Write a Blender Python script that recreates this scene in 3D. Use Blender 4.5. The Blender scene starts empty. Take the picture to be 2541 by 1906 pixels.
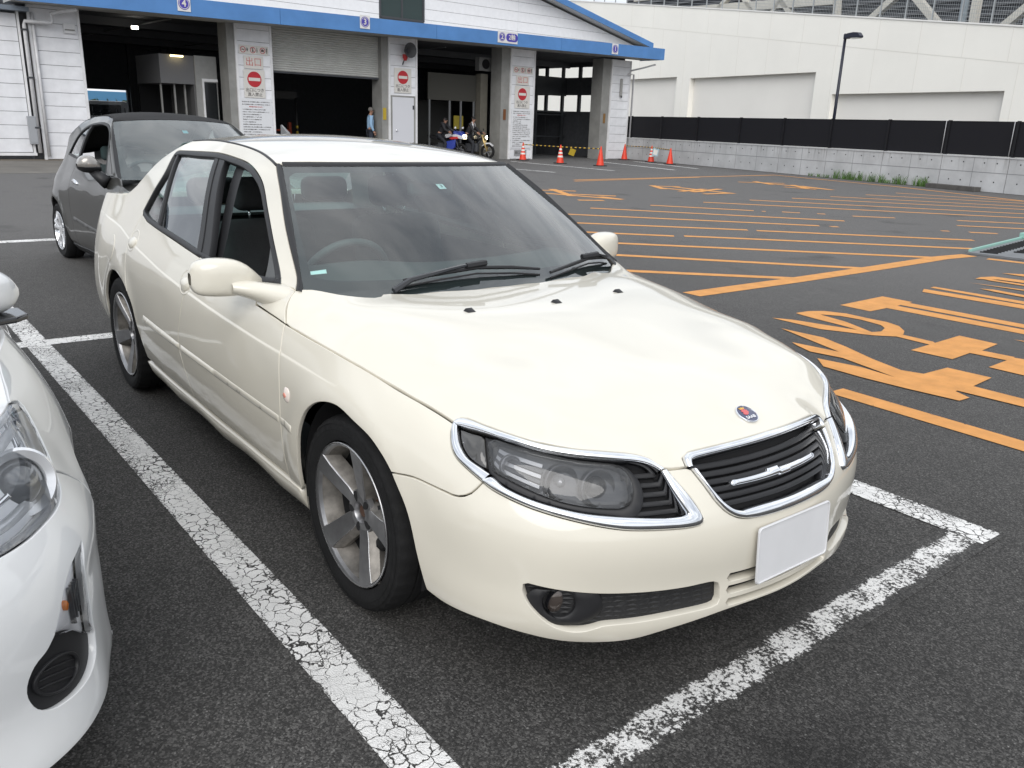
import bpy, bmesh, math, random
import numpy as np
from mathutils import Vector, Matrix, noise
from mathutils.geometry import delaunay_2d_cdt
R_ = math.radians
sc = bpy.context.scene
col = sc.collection
# ------------------------------------------------------------------ camera
cam = bpy.data.cameras.new('camera'); cam_o = bpy.data.objects.new('camera', cam); col.objects.link(cam_o)
CR = np.array([[0.6070256, 0.7940106, 0.0326675], [0.2548323, -0.1555548, -0.9543915], [-0.7527154, 0.5876648, -0.2967653]])
CC = ((2.18326, -1.93399, 1.50503))
cam_o.matrix_world = Matrix(((CR[0][0], -CR[1][0], -CR[2][0], CC[0]), (CR[0][1], -CR[1][1], -CR[2][1], CC[1]), (CR[0][2], -CR[1][2], -CR[2][2], CC[2]), (0, 0, 0, 1)))
cam.sensor_fit = 'HORIZONTAL'; cam.sensor_width = 36.0; cam.lens = 36.0 * 2079.22 / 2541.0
cam.clip_start = 0.05; cam.clip_end = 2000
sc.camera = cam_o
# ------------------------------------------------------------------ overcast sky
SUN_EL, SUN_AZ = 38.0, -44.0           # degrees; azimuth measured from +x towards +y, where the sun stands
w = bpy.data.worlds.new('World'); sc.world = w; w.use_nodes = True
nt = w.node_tree; nt.nodes.clear()
out = nt.nodes.new('ShaderNodeOutputWorld'); bg = nt.nodes.new('ShaderNodeBackground')
sky = nt.nodes.new('ShaderNodeTexSky'); sky.sky_type = 'NISHITA'; sky.sun_disc = False
sky.sun_elevation = R_(SUN_EL); sky.sun_rotation = R_(90 - SUN_AZ); sky.air_density = 1.0; sky.dust_density = 2.0
tc = nt.nodes.new('ShaderNodeTexCoord')
mp = nt.nodes.new('ShaderNodeMapping'); mp.inputs['Scale'].default_value = (1.0, 1.0, 2.6); mp.inputs['Location'].default_value = (.3, 1.7, .2)
nz = nt.nodes.new('ShaderNodeTexNoise'); nz.inputs['Scale'].default_value = 2.6; nz.inputs['Detail'].default_value = 7; nz.inputs['Roughness'].default_value = .55; nz.inputs['Distortion'].default_value = .5
cr = nt.nodes.new('ShaderNodeValToRGB'); cr.color_ramp.elements[0].position = .36; cr.color_ramp.elements[1].position = .66
cr.color_ramp.elements[0].color = (5.4, 5.9, 6.7, 1); cr.color_ramp.elements[1].color = (13.2, 13.5, 13.8, 1)
mx = nt.nodes.new('ShaderNodeMix'); mx.data_type = 'RGBA'; mx.inputs[0].default_value = .90
nt.links.new(tc.outputs['Generated'], mp.inputs['Vector']); nt.links.new(mp.outputs[0], nz.inputs['Vector']); nt.links.new(nz.outputs['Fac'], cr.inputs['Fac'])
sep = nt.nodes.new('ShaderNodeSeparateXYZ'); nt.links.new(tc.outputs['Generated'], sep.inputs[0])
el = nt.nodes.new('ShaderNodeMapRange'); el.inputs[1].default_value = 0; el.inputs[2].default_value = 1; el.inputs[3].default_value = .84; el.inputs[4].default_value = 1.04; nt.links.new(sep.outputs[2], el.inputs[0])
gm = nt.nodes.new('ShaderNodeMix'); gm.data_type = 'RGBA'; gm.blend_type = 'MULTIPLY'; gm.inputs[0].default_value = 1; nt.links.new(cr.outputs[0], gm.inputs[6]); nt.links.new(el.outputs[0], gm.inputs[7])   # an overcast sky is brightest overhead
nt.links.new(sky.outputs[0], mx.inputs[6]); nt.links.new(gm.outputs[2], mx.inputs[7])
bg.inputs['Strength'].default_value = 0.10
nt.links.new(mx.outputs[2], bg.inputs['Color']); nt.links.new(bg.outputs[0], out.inputs[0])
sl = bpy.data.lights.new('sun', 'SUN'); sl.energy = 1.5; sl.angle = R_(50); sl.color = (1, .975, .94)
so = bpy.data.objects.new('sun', sl); col.objects.link(so)
_d = Vector((math.cos(R_(SUN_EL)) * math.cos(R_(SUN_AZ)), math.cos(R_(SUN_EL)) * math.sin(R_(SUN_AZ)), math.sin(R_(SUN_EL))))
so.rotation_euler = _d.to_track_quat('Z', 'Y').to_euler(); so.location = (0, 0, 30)
sc.view_settings.view_transform = 'Standard'; sc.view_settings.look = 'None'; sc.view_settings.exposure = 0.40; sc.view_settings.gamma = 1.0
sc.view_settings.use_curve_mapping = False
sc.cycles.max_bounces = 8; sc.cycles.transparent_max_bounces = 16; sc.cycles.use_denoising = True
D = {
'doortop': [[2.2968,0.8475],[2.1461,0.842],[2.027,0.83]],
'shut': [[2.027,0.83],[1.8959,0.8213],[1.7559,0.8141],[1.6341,0.8046],[1.5267,0.794],[1.425,0.7815],[1.2929,0.7619],[1.195,0.7438],[1.1173,0.7277]],
'doorF': [[2.027,0.83],[2.017,0.7905],[2.0041,0.7326],[1.991,0.6307],[1.9856,0.4873],[1.9822,0.3435]],
'fenlamp': [[1.1187,0.7286],[1.1141,0.7183],[1.1018,0.7017],[1.0831,0.6791],[1.0584,0.6598],[1.0192,0.6432],[0.9505,0.6187]],
'bumpgap': [[1.2573,0.5698],[1.1738,0.5792],[1.0659,0.5729],[1.0164,0.5705],[0.9784,0.586],[0.9505,0.6187]],
'archA': [[1.8819,0.3035],[1.8571,0.4182],[1.8281,0.5121],[1.7729,0.5948],[1.709,0.6424],[1.6421,0.6681],[1.5616,0.6787],[1.4626,0.6621],[1.3644,0.6386],[1.2901,0.5964],[1.2573,0.5698]],
'archB': [[1.2573,0.5698],[1.1846,0.4805],[1.1458,0.3608],[1.1271,0.2986],[1.1169,0.2586]],
'bottom': [[1.0509,0.2462],[0.9121,0.2438],[0.7988,0.2303],[0.6904,0.2152],[0.5826,0.2121],[0.4945,0.2177],[0.4162,0.2334],[0.232,0.2605]],
'lampLowOut': [[0.9505,0.6187],[0.9191,0.607],[0.8203,0.5835],[0.7083,0.563],[0.6028,0.5436],[0.5506,0.5363],[0.4686,0.5305],[0.3824,0.5266],[0.3403,0.5286],[0.3274,0.5344],[0.3257,0.5424],[0.3288,0.5523],[0.3516,0.5908],[0.3827,0.6282],[0.4066,0.6568]],
'lampLowIn': [[0.9482,0.6256],[0.9292,0.6342],[0.8867,0.6179],[0.8124,0.5999],[0.7317,0.5863],[0.6547,0.575],[0.5855,0.5685],[0.5153,0.5629],[0.4426,0.5565],[0.3903,0.5554],[0.3749,0.5585],[0.4064,0.6107],[0.4267,0.6526]],
'lampSideIn': [[1.0972,0.7228],[1.0804,0.7051],[1.0596,0.6855],[1.0228,0.6638],[0.9683,0.6484],[0.9346,0.6394]],
'topChrUp': [[1.1187,0.7286],[1.117,0.7352],[1.108,0.739],[1.0889,0.7407],[1.022,0.7348],[0.915,0.7264],[0.8053,0.7153],[0.687,0.7073],[0.5855,0.7009],[0.492,0.6921],[0.4506,0.6819],[0.4297,0.6704],[0.4119,0.6592]],
'topChrLo': [[0.4287,0.6557],[0.4444,0.6642],[0.4639,0.6715],[0.4968,0.6776],[0.5883,0.6852],[0.6872,0.6922],[0.801,0.7013],[0.9071,0.7126],[1.0096,0.7205],[1.0984,0.724]],
'signal': [[1.0921,0.7213],[1.0524,0.7184],[1.0043,0.7141],[0.9909,0.7003],[0.9548,0.6504],[0.9692,0.6502],[1.0221,0.6649],[1.0579,0.6858],[1.0787,0.7054]],
'lens': [[0.985,0.7055],[0.9748,0.7129],[0.891,0.708],[0.7868,0.6987],[0.6872,0.6885],[0.6007,0.681],[0.5548,0.676],[0.5262,0.6628],[0.5135,0.6426],[0.5128,0.6172],[0.5223,0.5972],[0.5457,0.5854],[0.5841,0.5843],[0.6542,0.5896],[0.7329,0.6009],[0.8165,0.6189],[0.893,0.6374],[0.9374,0.65],[0.9667,0.6768]],
'lensSplit': [[0.7719,0.6932],[0.7856,0.6674],[0.7735,0.6385],[0.7462,0.6145],[0.7157,0.602]],
'surround': [[1.006,0.7161],[0.8922,0.7105],[0.7873,0.7008],[0.6872,0.6905],[0.5887,0.6828],[0.5297,0.6741],[0.5024,0.6581],[0.4844,0.6328],[0.4836,0.603],[0.4961,0.578],[0.515,0.5651],[0.5854,0.5706],[0.6546,0.578],[0.7319,0.5893],[0.813,0.603],[0.8876,0.6209],[0.945,0.6435],[0.9762,0.68]],
'lampHole': [[1.1038,0.7251],[1.0096,0.7205],[0.9071,0.7126],[0.801,0.7013],[0.6872,0.6922],[0.5883,0.6852],[0.4968,0.6776],[0.4639,0.6715],[0.4287,0.6557],[0.4064,0.6107],[0.3749,0.5585],[0.3903,0.5554],[0.4426,0.5565],[0.5153,0.5629],[0.5855,0.5685],[0.6547,0.575],[0.7317,0.5863],[0.8124,0.5999],[0.8867,0.6179],[0.9292,0.6342],[0.9683,0.6484],[1.0228,0.6638],[1.0596,0.6855],[1.0804,0.7051]],
'nose': [[0.4066,0.6568],[0.3786,0.6569],[0.3416,0.6571]],
'grTopUp': [[0.3416,0.6571],[0.3437,0.6701],[0.342,0.6792],[0.33,0.686],[0.3049,0.6883],[0.2057,0.6932],[0.0944,0.6962]],
'grTopLo': [[0.1088,0.6808],[0.2165,0.6782],[0.299,0.6738],[0.3195,0.6708],[0.3227,0.6642],[0.3218,0.6573]],
'grLowOut': [[0.3291,0.6527],[0.3041,0.6179],[0.2791,0.5787],[0.2538,0.5523],[0.2237,0.5341],[0.1903,0.524],[0.1473,0.5187]],
'grLowIn': [[0.1411,0.5478],[0.2003,0.5458],[0.2264,0.5531],[0.255,0.5712],[0.2832,0.6038],[0.312,0.6496]],
'fog': [[0.803,0.377],[0.8044,0.3617],[0.7902,0.3297],[0.7625,0.2992],[0.7302,0.273],[0.6985,0.2596],[0.667,0.2543],[0.6359,0.2576],[0.6101,0.2663],[0.5946,0.2716],[0.4804,0.2767],[0.3635,0.2823],[0.2886,0.2848],[0.2679,0.2875],[0.259,0.2944],[0.2576,0.3142],[0.2602,0.3408],[0.2723,0.351],[0.3667,0.3514],[0.4838,0.3534],[0.5934,0.3582],[0.6885,0.368],[0.7506,0.3756],[0.7925,0.3812]],
'foglamp': [[0.7101,0.3356]],
'slots': [[0.2122,0.3572],[0.2088,0.3228],[0.2067,0.2869]],
'side_white': [[2.1061,0.9257],[2.343,1.0891],[2.5173,1.2193],[2.6864,1.3148]],
'seam': [[2.6864,1.3148],[2.7763,1.3336],[2.909,1.3516],[3.1904,1.3736],[3.4012,1.3818],[3.6548,1.3797],[3.8574,1.3696]],
'csil': [[3.8968,1.3642],[3.9997,1.3271],[4.1694,1.263],[4.3097,1.1815],[4.42,1.1093]],
'dlo': [[2.2267,0.9274],[2.3978,1.039],[2.5436,1.1419],[2.6973,1.2361],[2.8315,1.2825],[2.9633,1.3075],[3.1528,1.323],[3.3325,1.332],[3.5998,1.3274],[3.9295,1.3169],[3.9758,1.3049],[3.9689,1.2129],[4.0259,1.1081],[4.0783,1.0067],[4.0469,0.9843],[3.9459,0.9694],[3.4028,0.9408],[2.9508,0.913],[2.6048,0.9071],[2.3406,0.9138]],
'bglassR': [[3.3738,1.3265],[3.0689,0.9221]],
'bmid': [[3.3191,1.3282],[3.0021,0.9143]],
'bfront': [[3.2381,1.3188],[2.9097,0.9146]],
'qdiv': [[3.9368,1.3066],[3.7294,0.9587]],
'mirtri': [[2.4445,1.0628],[2.3406,0.9138],[2.2267,0.9274]],
'hoodrear': [[2.0262,0.8322],[2.0791,0.8785],[2.0994,0.9041],[2.1061,0.9257]],
'crease': [[4.7972,0.8564],[3.5693,0.7943],[2.5593,0.7432],[2.0041,0.7326]],
'handleR': [[4.0092,0.8668]],
'handleF': [[3.0523,0.8103]],
'repeater': [[1.9275,0.6125]],
'flap': [[4.4618,0.7664]],
'rub': [[3.7962,0.5317],[3.1261,0.5253],[2.0403,0.5114],[1.8827,0.5209],[1.885,0.4916],[3.7529,0.4884]],
'hoodrear3': [[-0.5113,-0.7534,0.9246],[-0.4502,-0.6499,0.9178],[-0.4047,-0.5052,0.9141],[-0.3634,-0.3149,0.9131],[-0.3435,-0.0968,0.913],[-0.3363,0.1498,0.913],[-0.3596,0.3993,0.9133],[-0.3695,0.5461,0.9147]],
'wip1': [[-0.4,-0.005,1.8],[-0.37,0.015,0.8],[-0.335,0.02,1.1],[-0.2,0.03,0.4],[-0.125,0.055,1.0],[-0.095,0.06,1.4],[-0.055,0.06,1.4],[0.165,0.03,0.4],[-0.34,0.03,1.1],[0.165,0.02,0.5]],
'wip2': [[0.57,0.005,1.2],[0.585,0.02,0.1],[0.465,0.03,1.1],[0.42,0.04,0.9],[0.345,0.025,1.3],[0.195,0.005,1.1]],
'stick': [[0.035,0.58,0.5],[0.085,0.585,0.5],[0.075,0.545,1.1],[0.035,0.54,0.6]],
'stick2': [[-0.625,0.105,1.4],[-0.58,0.115,0.5],[-0.58,0.095,1.8],[-0.625,0.085,1.2]],
'frit': [[-0.625,0.075,1.2],[-0.565,0.065,1.8],[-0.3,0.055,1.3],[-0.045,0.055,1.2],[0.51,0.055,0.2],[0.545,0.28,0.9],[0.555,0.465,0.9],[0.515,0.62,0.6],[0.375,0.67,0.3],[0.22,0.675,0.7],[0.145,0.615,0.8],[0.09,0.595,1.0],[-0.03,0.6,0.3],[-0.06,0.63,0.9],[-0.095,0.675,1.1],[-0.36,0.675,0.4],[-0.595,0.665,1.0],[-0.625,0.625,1.0],[-0.63,0.455,0.3],[-0.63,0.245,1.6]]}
G = {
'big': [[[-1.991,5.138],[-2.024,5.928],[-1.716,5.924],[-1.693,5.594],[-1.691,5.419],[-1.688,5.131]],[[-1.705,5.849],[0.272,5.877],[0.334,5.721],[-1.708,5.676]],[[-1.702,5.604],[0.358,5.659],[0.43,5.48],[-1.693,5.414]],[[-2.031,6.881],[-2.04,6.982],[-0.192,7.038],[-0.104,6.818]],[[-1.946,6.553],[-2.026,6.739],[-0.121,6.861],[-0.033,6.639]],[[-1.973,4.082],[-1.841,4.178],[-1.232,4.358],[-1.174,4.528],[-1.057,4.502],[-1.042,4.398],[-1.162,4.267],[-1.508,4.081],[-1.793,4.081]],[[-1.986,4.445],[-1.977,4.613],[-1.908,4.755],[-1.741,4.837],[-1.545,4.83],[-1.366,4.839],[-1.229,4.785],[-1.106,4.647],[-1.047,4.52],[-1.086,4.373],[-1.175,4.35],[-1.204,4.475],[-1.25,4.603],[-1.33,4.68],[-1.536,4.721],[-1.711,4.694],[-1.827,4.599],[-1.867,4.479]],[[-1.975,4.431],[-1.897,4.523],[-1.836,4.583],[-1.546,4.52],[-1.216,4.36],[-1.217,4.303],[-1.506,4.367],[-1.748,4.389]],[[-1.085,4.507],[-0.794,4.497],[-0.732,4.435],[-0.765,4.378],[-1.069,4.402]],[[-0.749,4.08],[-0.784,4.897],[-0.485,4.883],[-0.452,4.528],[-0.469,4.389],[-0.452,4.095]],[[-0.471,4.553],[-0.231,4.574],[-0.215,4.422],[-0.478,4.394]],[[-0.207,4.106],[-0.227,4.548],[0.695,4.835],[0.991,4.091]],[[-0.485,5.157],[0.412,5.546],[0.57,5.148]],[[-1.687,3.808],[-1.322,3.837],[-1.056,3.727],[-0.761,3.577],[-0.499,3.478],[-0.358,3.528],[-0.319,3.247],[-0.546,3.307],[-0.947,3.524]],[[-0.368,3.494],[-0.357,3.827],[-0.071,3.843],[-0.044,3.516],[-0.055,3.314],[-0.191,3.357],[-0.331,3.244]],[[-0.056,3.528],[1.218,3.52],[1.264,3.404],[-0.066,3.336]],[[-1.356,3.482],[-1.233,3.505],[-0.963,3.55],[-0.701,3.526],[-0.405,3.407],[-0.314,3.238],[-0.546,3.307],[-0.891,3.408],[-1.12,3.361],[-1.277,3.431]],[[-0.98,3.238],[-0.689,3.302],[-0.332,3.259],[-0.193,3.387],[0.06,3.251],[0.055,3.134],[-0.238,3.095],[-0.553,3.074],[-0.835,3.087]],[[-2.09,8.684],[-1.199,9.562],[-0.829,8.636]],[[-2.053,7.933],[-2.078,8.119],[-2.022,8.312],[-0.793,8.544],[-0.709,8.335],[-1.893,8.14],[-1.948,8.046]],[[-1.995,8.007],[-1.93,8.079],[-0.609,8.085],[-0.568,7.981],[-1.916,7.974]],[[-1.977,7.596],[-0.541,7.913],[-0.462,7.714],[-1.887,7.606]],[[-1.724,7.315],[-1.62,7.397],[-0.277,7.251],[-0.207,7.077],[-1.565,7.273]]],
'lines': [[[-9.894,9.26],[-6.424,12.366]],[[-9.927,10.952],[-8.356,12.259]],[[-6.895,13.407],[-6.348,13.984]],[[-5.555,14.837],[-0.726,19.764]],[[-10.054,12.739],[-0.963,20.8]],[[-10.099,14.41],[-1.259,21.757]],[[-10.103,16.047],[-1.794,23.139]],[[-10.101,17.667],[-1.969,23.863]],[[-10.17,19.419],[-2.179,24.685]],[[-10.294,21.176],[-1.906,24.32]],[[-9.036,8.183],[-6.131,11.123]],[[-5.084,13.851],[-0.179,18.503]],[[-8.049,7.303],[-6.245,9.318]],[[-6.13,9.398],[-3.855,11.805]],[[-7.106,6.583],[-6.206,7.545]],[[-6.143,7.694],[-3.279,10.801]],[[-6.092,6.071],[-3.127,9.266]],[[-5.309,5.293],[-3.039,7.497]],[[-4.282,4.685],[-3.075,6.024]],[[-2.764,9.833],[2.993,10.89]],[[-8.212,12.326],[-8.155,12.377]],[[-7.977,12.658],[-7.705,12.869]],[[-7.468,13.094],[-7.354,13.195]],[[-5.974,11.211],[-5.896,11.33]],[[-4.444,12.94],[-4.118,13.243]],[[-4.773,12.634],[-4.679,12.722]]],
'border': [[[-3.022,4.264],[-3.02,5.945],[-3.06,7.712],[-3.114,9.293],[-3.044,9.929]],[[-16.468,14.655],[-17.213,25.261]],[[-16.054,14.289],[-16.761,20.452]],[[-17.12,25.132],[-12.044,24.168]],[[-12.044,24.168],[-1.7,20.107]],[[-0.477,2.666],[0.067,2.658],[3.664,2.604]]],
'far': [[[-13.735,11.076],[-13.246,11.86]],[[-13.899,11.653],[-12.148,10.767]],[[-12.984,10.644],[-11.131,11.325]],[[-12.591,11.095],[-11.85,11.842]],[[-11.317,10.206],[-11.067,10.726]],[[-11.835,11.329],[-11.131,11.325]],[[-14.051,15.342],[-13.681,16.058]],[[-14.226,15.526],[-13.145,14.838]],[[-13.424,15.063],[-12.104,15.193]],[[-13.612,15.739],[-11.504,15.63]],[[-12.427,14.651],[-12.851,16.076]],[[-12.194,14.839],[-12.73,16.587]],[[-11.645,14.65],[-11.656,15.742]],[[-14.681,19.839],[-13.858,21.044]],[[-14.767,20.748],[-13.575,20.043]],[[-14.148,20.426],[-11.555,20.048]],[[-13.29,20.643],[-12.021,19.581]],[[-12.768,19.503],[-11.848,19.71]],[[-12.924,20.517],[-11.555,20.048]]],
'white': [[[-21.643,16.297],[-19.671,16.643]],[[-26.343,19.882],[-20.222,19.888]],[[-25.99,24.662],[-20.305,23.19]],[[-26.413,27.148],[-20.964,25.286]]],
'plate': [[-3.12,10.02],[-3.54,12.99],[-2.06,13.2],[-1.64,10.23]]}
# ------------------------------------------------------------------ object helpers
def link(o, parent=None):
    col.objects.link(o)
    if parent is not None: o.parent = parent
    return o
def tag(o, label=None, cat=None, group=None, kind=None):
    if label: o['label'] = label
    if cat: o['category'] = cat
    if group: o['group'] = group
    if kind: o['kind'] = kind
    return o
def empty(name, loc=(0, 0, 0), rz=0, label=None, cat=None, group=None, parent=None):
    o = bpy.data.objects.new(name, None); o.empty_display_size = .1; o.location = loc; o.rotation_euler = (0, 0, rz)
    link(o, parent); return tag(o, label, cat, group)
def mesh_obj(name, V, F, mat, parent=None, smooth=True, normals=None, mats=None, mi=None):
    me = bpy.data.meshes.new(name); me.from_pydata([tuple(map(float, v)) for v in V], [], [tuple(map(int, f)) for f in F])
    for m in (mats or [mat]): me.materials.append(m)
    if smooth: me.polygons.foreach_set('use_smooth', [True] * len(me.polygons))
    if mi is not None: me.polygons.foreach_set('material_index', mi)
    me.update()
    if normals is not None: me.normals_split_custom_set_from_vertices([tuple(map(float, n)) for n in normals])
    return link(bpy.data.objects.new(name, me), parent)
def share(o, name=None, parent=None, loc=None, rot=None, scale=None):
    c = o.copy(); col.objects.link(c)
    c.parent = parent
    if name: c.name = name
    if loc is not None: c.location = loc
    if rot is not None: c.rotation_euler = rot
    if scale is not None: c.scale = scale
    return c
def copy_tree(o, parent=None):
    c = o.copy(); col.objects.link(c); c.parent = parent
    for ch in list(o.children): copy_tree(ch, c)
    return c
class MB:
    """collects simple shapes into one mesh"""
    def __init__(s): s.V = []; s.F = []
    def add(s, V, F):
        n = len(s.V); s.V += [tuple(v) for v in V]; s.F += [tuple(i + n for i in f) for f in F]; return s
    def box(s, x0, x1, y0, y1, z0, z1, M=None):
        V = [(x, y, z) for z in (z0, z1) for x, y in ((x0, y0), (x1, y0), (x1, y1), (x0, y1))]
        if M is not None: V = [tuple(M @ Vector(v)) for v in V]
        return s.add(V, [(3, 2, 1, 0), (4, 5, 6, 7), (0, 1, 5, 4), (1, 2, 6, 5), (2, 3, 7, 6), (3, 0, 4, 7)])
    def bar(s, a, b, w, h=None, up=(0, 0, 1)):
        a, b = Vector(a), Vector(b); h = h or w; d = (b - a); L = d.length; d.normalize(); u = Vector(up)
        x = d.cross(u)
        if x.length < 1e-4: x = d.cross(Vector((1, 0, 0)))
        x.normalize(); z = x.cross(d)
        V = [p + x * sx * w / 2 + z * sz * h / 2 for p in (a, b) for sx, sz in ((-1, -1), (1, -1), (1, 1), (-1, 1))]
        return s.add(V, [(0, 1, 2, 3), (7, 6, 5, 4), (0, 4, 5, 1), (1, 5, 6, 2), (2, 6, 7, 3), (3, 7, 4, 0)])
    def tube(s, P, r, n=8, cap=True, closed=False):
        P = [Vector(p) for p in P]; m = len(P); rs = r if hasattr(r, '__len__') else [r] * m
        rings = []; prev = None
        for i, p in enumerate(P):
            if closed: t = (P[(i + 1) % m] - P[i - 1])
            else: t = (P[min(i + 1, m - 1)] - P[max(i - 1, 0)])
            t.normalize()
            if prev is None:
                a = t.orthogonal().normalized()
            else:
                a = (prev - t * prev.dot(t)); a = a.normalized() if a.length > 1e-6 else t.orthogonal().normalized()
            prev = a; b = t.cross(a)
            rings.append([p + (a * math.cos(k * 2 * math.pi / n) + b * math.sin(k * 2 * math.pi / n)) * rs[i] for k in range(n)])
        V = [v for q in rings for v in q]; F = []
        for i in range(m if closed else m - 1):
            j = (i + 1) % m
            for k in range(n): F.append((i * n + k, i * n + (k + 1) % n, j * n + (k + 1) % n, j * n + k))
        if cap and not closed: F += [tuple(range(n))[::-1], tuple((m - 1) * n + k for k in range(n))]
        return s.add(V, F)
    def lathe(s, prof, n=32, axis='z', M=None, cap0=False, cap1=False):
        V = []; F = []
        for r, h in prof:
            for k in range(n):
                c, d = math.cos(2 * math.pi * k / n) * r, math.sin(2 * math.pi * k / n) * r
                v = {'z': (c, d, h), 'y': (d, h, c), 'x': (h, c, d)}[axis]
                V.append(tuple(M @ Vector(v)) if M is not None else v)
        for i in range(len(prof) - 1):
            for k in range(n): F.append((i * n + k, i * n + (k + 1) % n, (i + 1) * n + (k + 1) % n, (i + 1) * n + k))
        if cap0: F.append(tuple(range(n))[::-1])
        if cap1: F.append(tuple((len(prof) - 1) * n + k for k in range(n)))
        return s.add(V, F)
    def prism(s, poly, f0, f1):
        """poly of 2D points, f0/f1 map a 2D point to the two 3D caps"""
        n = len(poly); V = [f0(p) for p in poly] + [f1(p) for p in poly]
        return s.add(V, [tuple(range(n))[::-1], tuple(range(n, 2 * n))] + [(i, (i + 1) % n, n + (i + 1) % n, n + i) for i in range(n)])
    def build(s, name, mat, parent=None, smooth=False, bevel=0, seg=2, sub=0, auto=None):
        o = mesh_obj(name, s.V, s.F, mat, parent, smooth=smooth)
        if bevel or sub or auto:
            bm = bmesh.new(); bm.from_mesh(o.data)
            bmesh.ops.recalc_face_normals(bm, faces=bm.faces)
            if bevel:
                ed = [e for e in bm.edges if len(e.link_faces) == 2 and e.calc_face_angle(0) > R_(30)]
                bmesh.ops.bevel(bm, geom=ed, offset=bevel, segments=seg, affect='EDGES', profile=.5, clamp_overlap=True)
            bm.to_mesh(o.data); bm.free()
            if smooth:
                o.data.polygons.foreach_set('use_smooth', [True] * len(o.data.polygons))
        if smooth and auto is not None: o.data.set_sharp_from_angle(angle=R_(auto))
        if sub:
            m = o.modifiers.new('sub', 'SUBSURF'); m.levels = sub; m.render_levels = sub
        return o
def text_mesh(name, s, size, mat, M, parent=None, ext=.0015, align='CENTER', sx=1.0, spacing=1.0, line=1.0, bold=0.0):
    cu = bpy.data.curves.new(name, 'FONT'); cu.body = s; cu.size = size; cu.extrude = ext; cu.align_x = align; cu.align_y = 'CENTER'; cu.resolution_u = 3
    cu.space_character = spacing; cu.space_line = line; cu.offset = bold
    o = bpy.data.objects.new(name, cu); col.objects.link(o)
    dg = bpy.context.evaluated_depsgraph_get(); me = bpy.data.meshes.new_from_object(o.evaluated_get(dg))
    col.objects.unlink(o); bpy.data.objects.remove(o)
    me.transform(M @ Matrix.Diagonal((sx, 1, 1, 1))); me.materials.clear(); me.materials.append(mat)
    return link(bpy.data.objects.new(name, me), parent)
# ------------------------------------------------------------------ materials
def nodes_of(m): m.use_nodes = True; return m.node_tree, m.node_tree.nodes['Principled BSDF']
def mat(name, c, rough=.5, metal=0, spec=.5, coat=0, emit=0, trans=0, ior=1.45, var=0, vscale=6, bump=0, bscale=60, alpha=1, ecol=None):
    m = bpy.data.materials.new(name); t, b = nodes_of(m); L = t.links
    b.inputs['Base Color'].default_value = (*c, 1); b.inputs['Roughness'].default_value = rough; b.inputs['Metallic'].default_value = metal
    b.inputs['Specular IOR Level'].default_value = spec; b.inputs['Coat Weight'].default_value = coat; b.inputs['Coat Roughness'].default_value = .03
    b.inputs['Transmission Weight'].default_value = trans; b.inputs['IOR'].default_value = ior; b.inputs['Alpha'].default_value = alpha
    if emit: b.inputs['Emission Color'].default_value = (*(ecol or c), 1); b.inputs['Emission Strength'].default_value = emit
    if var or bump:
        tc = t.nodes.new('ShaderNodeTexCoord')
    if var:
        n = t.nodes.new('ShaderNodeTexNoise'); n.inputs['Scale'].default_value = vscale; n.inputs['Detail'].default_value = 6; n.inputs['Roughness'].default_value = .6
        L.new(tc.outputs['Object'], n.inputs['Vector'])
        r = t.nodes.new('ShaderNodeMapRange'); r.inputs[1].default_value = .3; r.inputs[2].default_value = .7; r.inputs[3].default_value = 1 - var; r.inputs[4].default_value = 1 + var * .4
        L.new(n.outputs['Fac'], r.inputs[0])
        x = t.nodes.new('ShaderNodeMix'); x.data_type = 'RGBA'; x.blend_type = 'MULTIPLY'; x.inputs[0].default_value = 1; x.inputs[6].default_value = (*c, 1)
        L.new(r.outputs[0], x.inputs[7]); L.new(x.outputs[2], b.inputs['Base Color'])
    if bump:
        n2 = t.nodes.new('ShaderNodeTexNoise'); n2.inputs['Scale'].default_value = bscale; n2.inputs['Detail'].default_value = 4; L.new(tc.outputs['Object'], n2.inputs['Vector'])
        bp = t.nodes.new('ShaderNodeBump'); bp.inputs['Strength'].default_value = bump; bp.inputs['Distance'].default_value = .01; L.new(n2.outputs['Fac'], bp.inputs['Height']); L.new(bp.outputs[0], b.inputs['Normal'])
    return m
def glass(name, tint, ior=1.5, rough=0.0, boost=1.0, film=0.0, veilc=(.55, .62, .62)):
    """thin pane: tinted see-through plus a Fresnel mirror"""
    m = bpy.data.materials.new(name); m.use_nodes = True; t = m.node_tree; t.nodes.clear()
    o = t.nodes.new('ShaderNodeOutputMaterial'); tr = t.nodes.new('ShaderNodeBsdfTransparent'); tr.inputs[0].default_value = (*tint, 1)
    g = t.nodes.new('ShaderNodeBsdfGlossy'); g.inputs['Roughness'].default_value = rough; g.inputs[0].default_value = (1, 1, 1, 1)
    f = t.nodes.new('ShaderNodeFresnel'); f.inputs[0].default_value = ior
    mu = t.nodes.new('ShaderNodeMath'); mu.operation = 'MULTIPLY'; mu.inputs[1].default_value = boost; mu.use_clamp = True
    x = t.nodes.new('ShaderNodeMixShader'); t.links.new(f.outputs[0], mu.inputs[0]); t.links.new(mu.outputs[0], x.inputs[0]); t.links.new(tr.outputs[0], x.inputs[1]); t.links.new(g.outputs[0], x.inputs[2])
    if film:      # diffuse veil: sky reflection put into screens as colour, smoky grey into lenses
        df = t.nodes.new('ShaderNodeBsdfDiffuse'); df.inputs[0].default_value = (*veilc, 1); x2 = t.nodes.new('ShaderNodeMixShader'); x2.inputs[0].default_value = film
        t.links.new(x.outputs[0], x2.inputs[1]); t.links.new(df.outputs[0], x2.inputs[2]); x = x2
    t.links.new(x.outputs[0], o.inputs[0])
    return m
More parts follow.
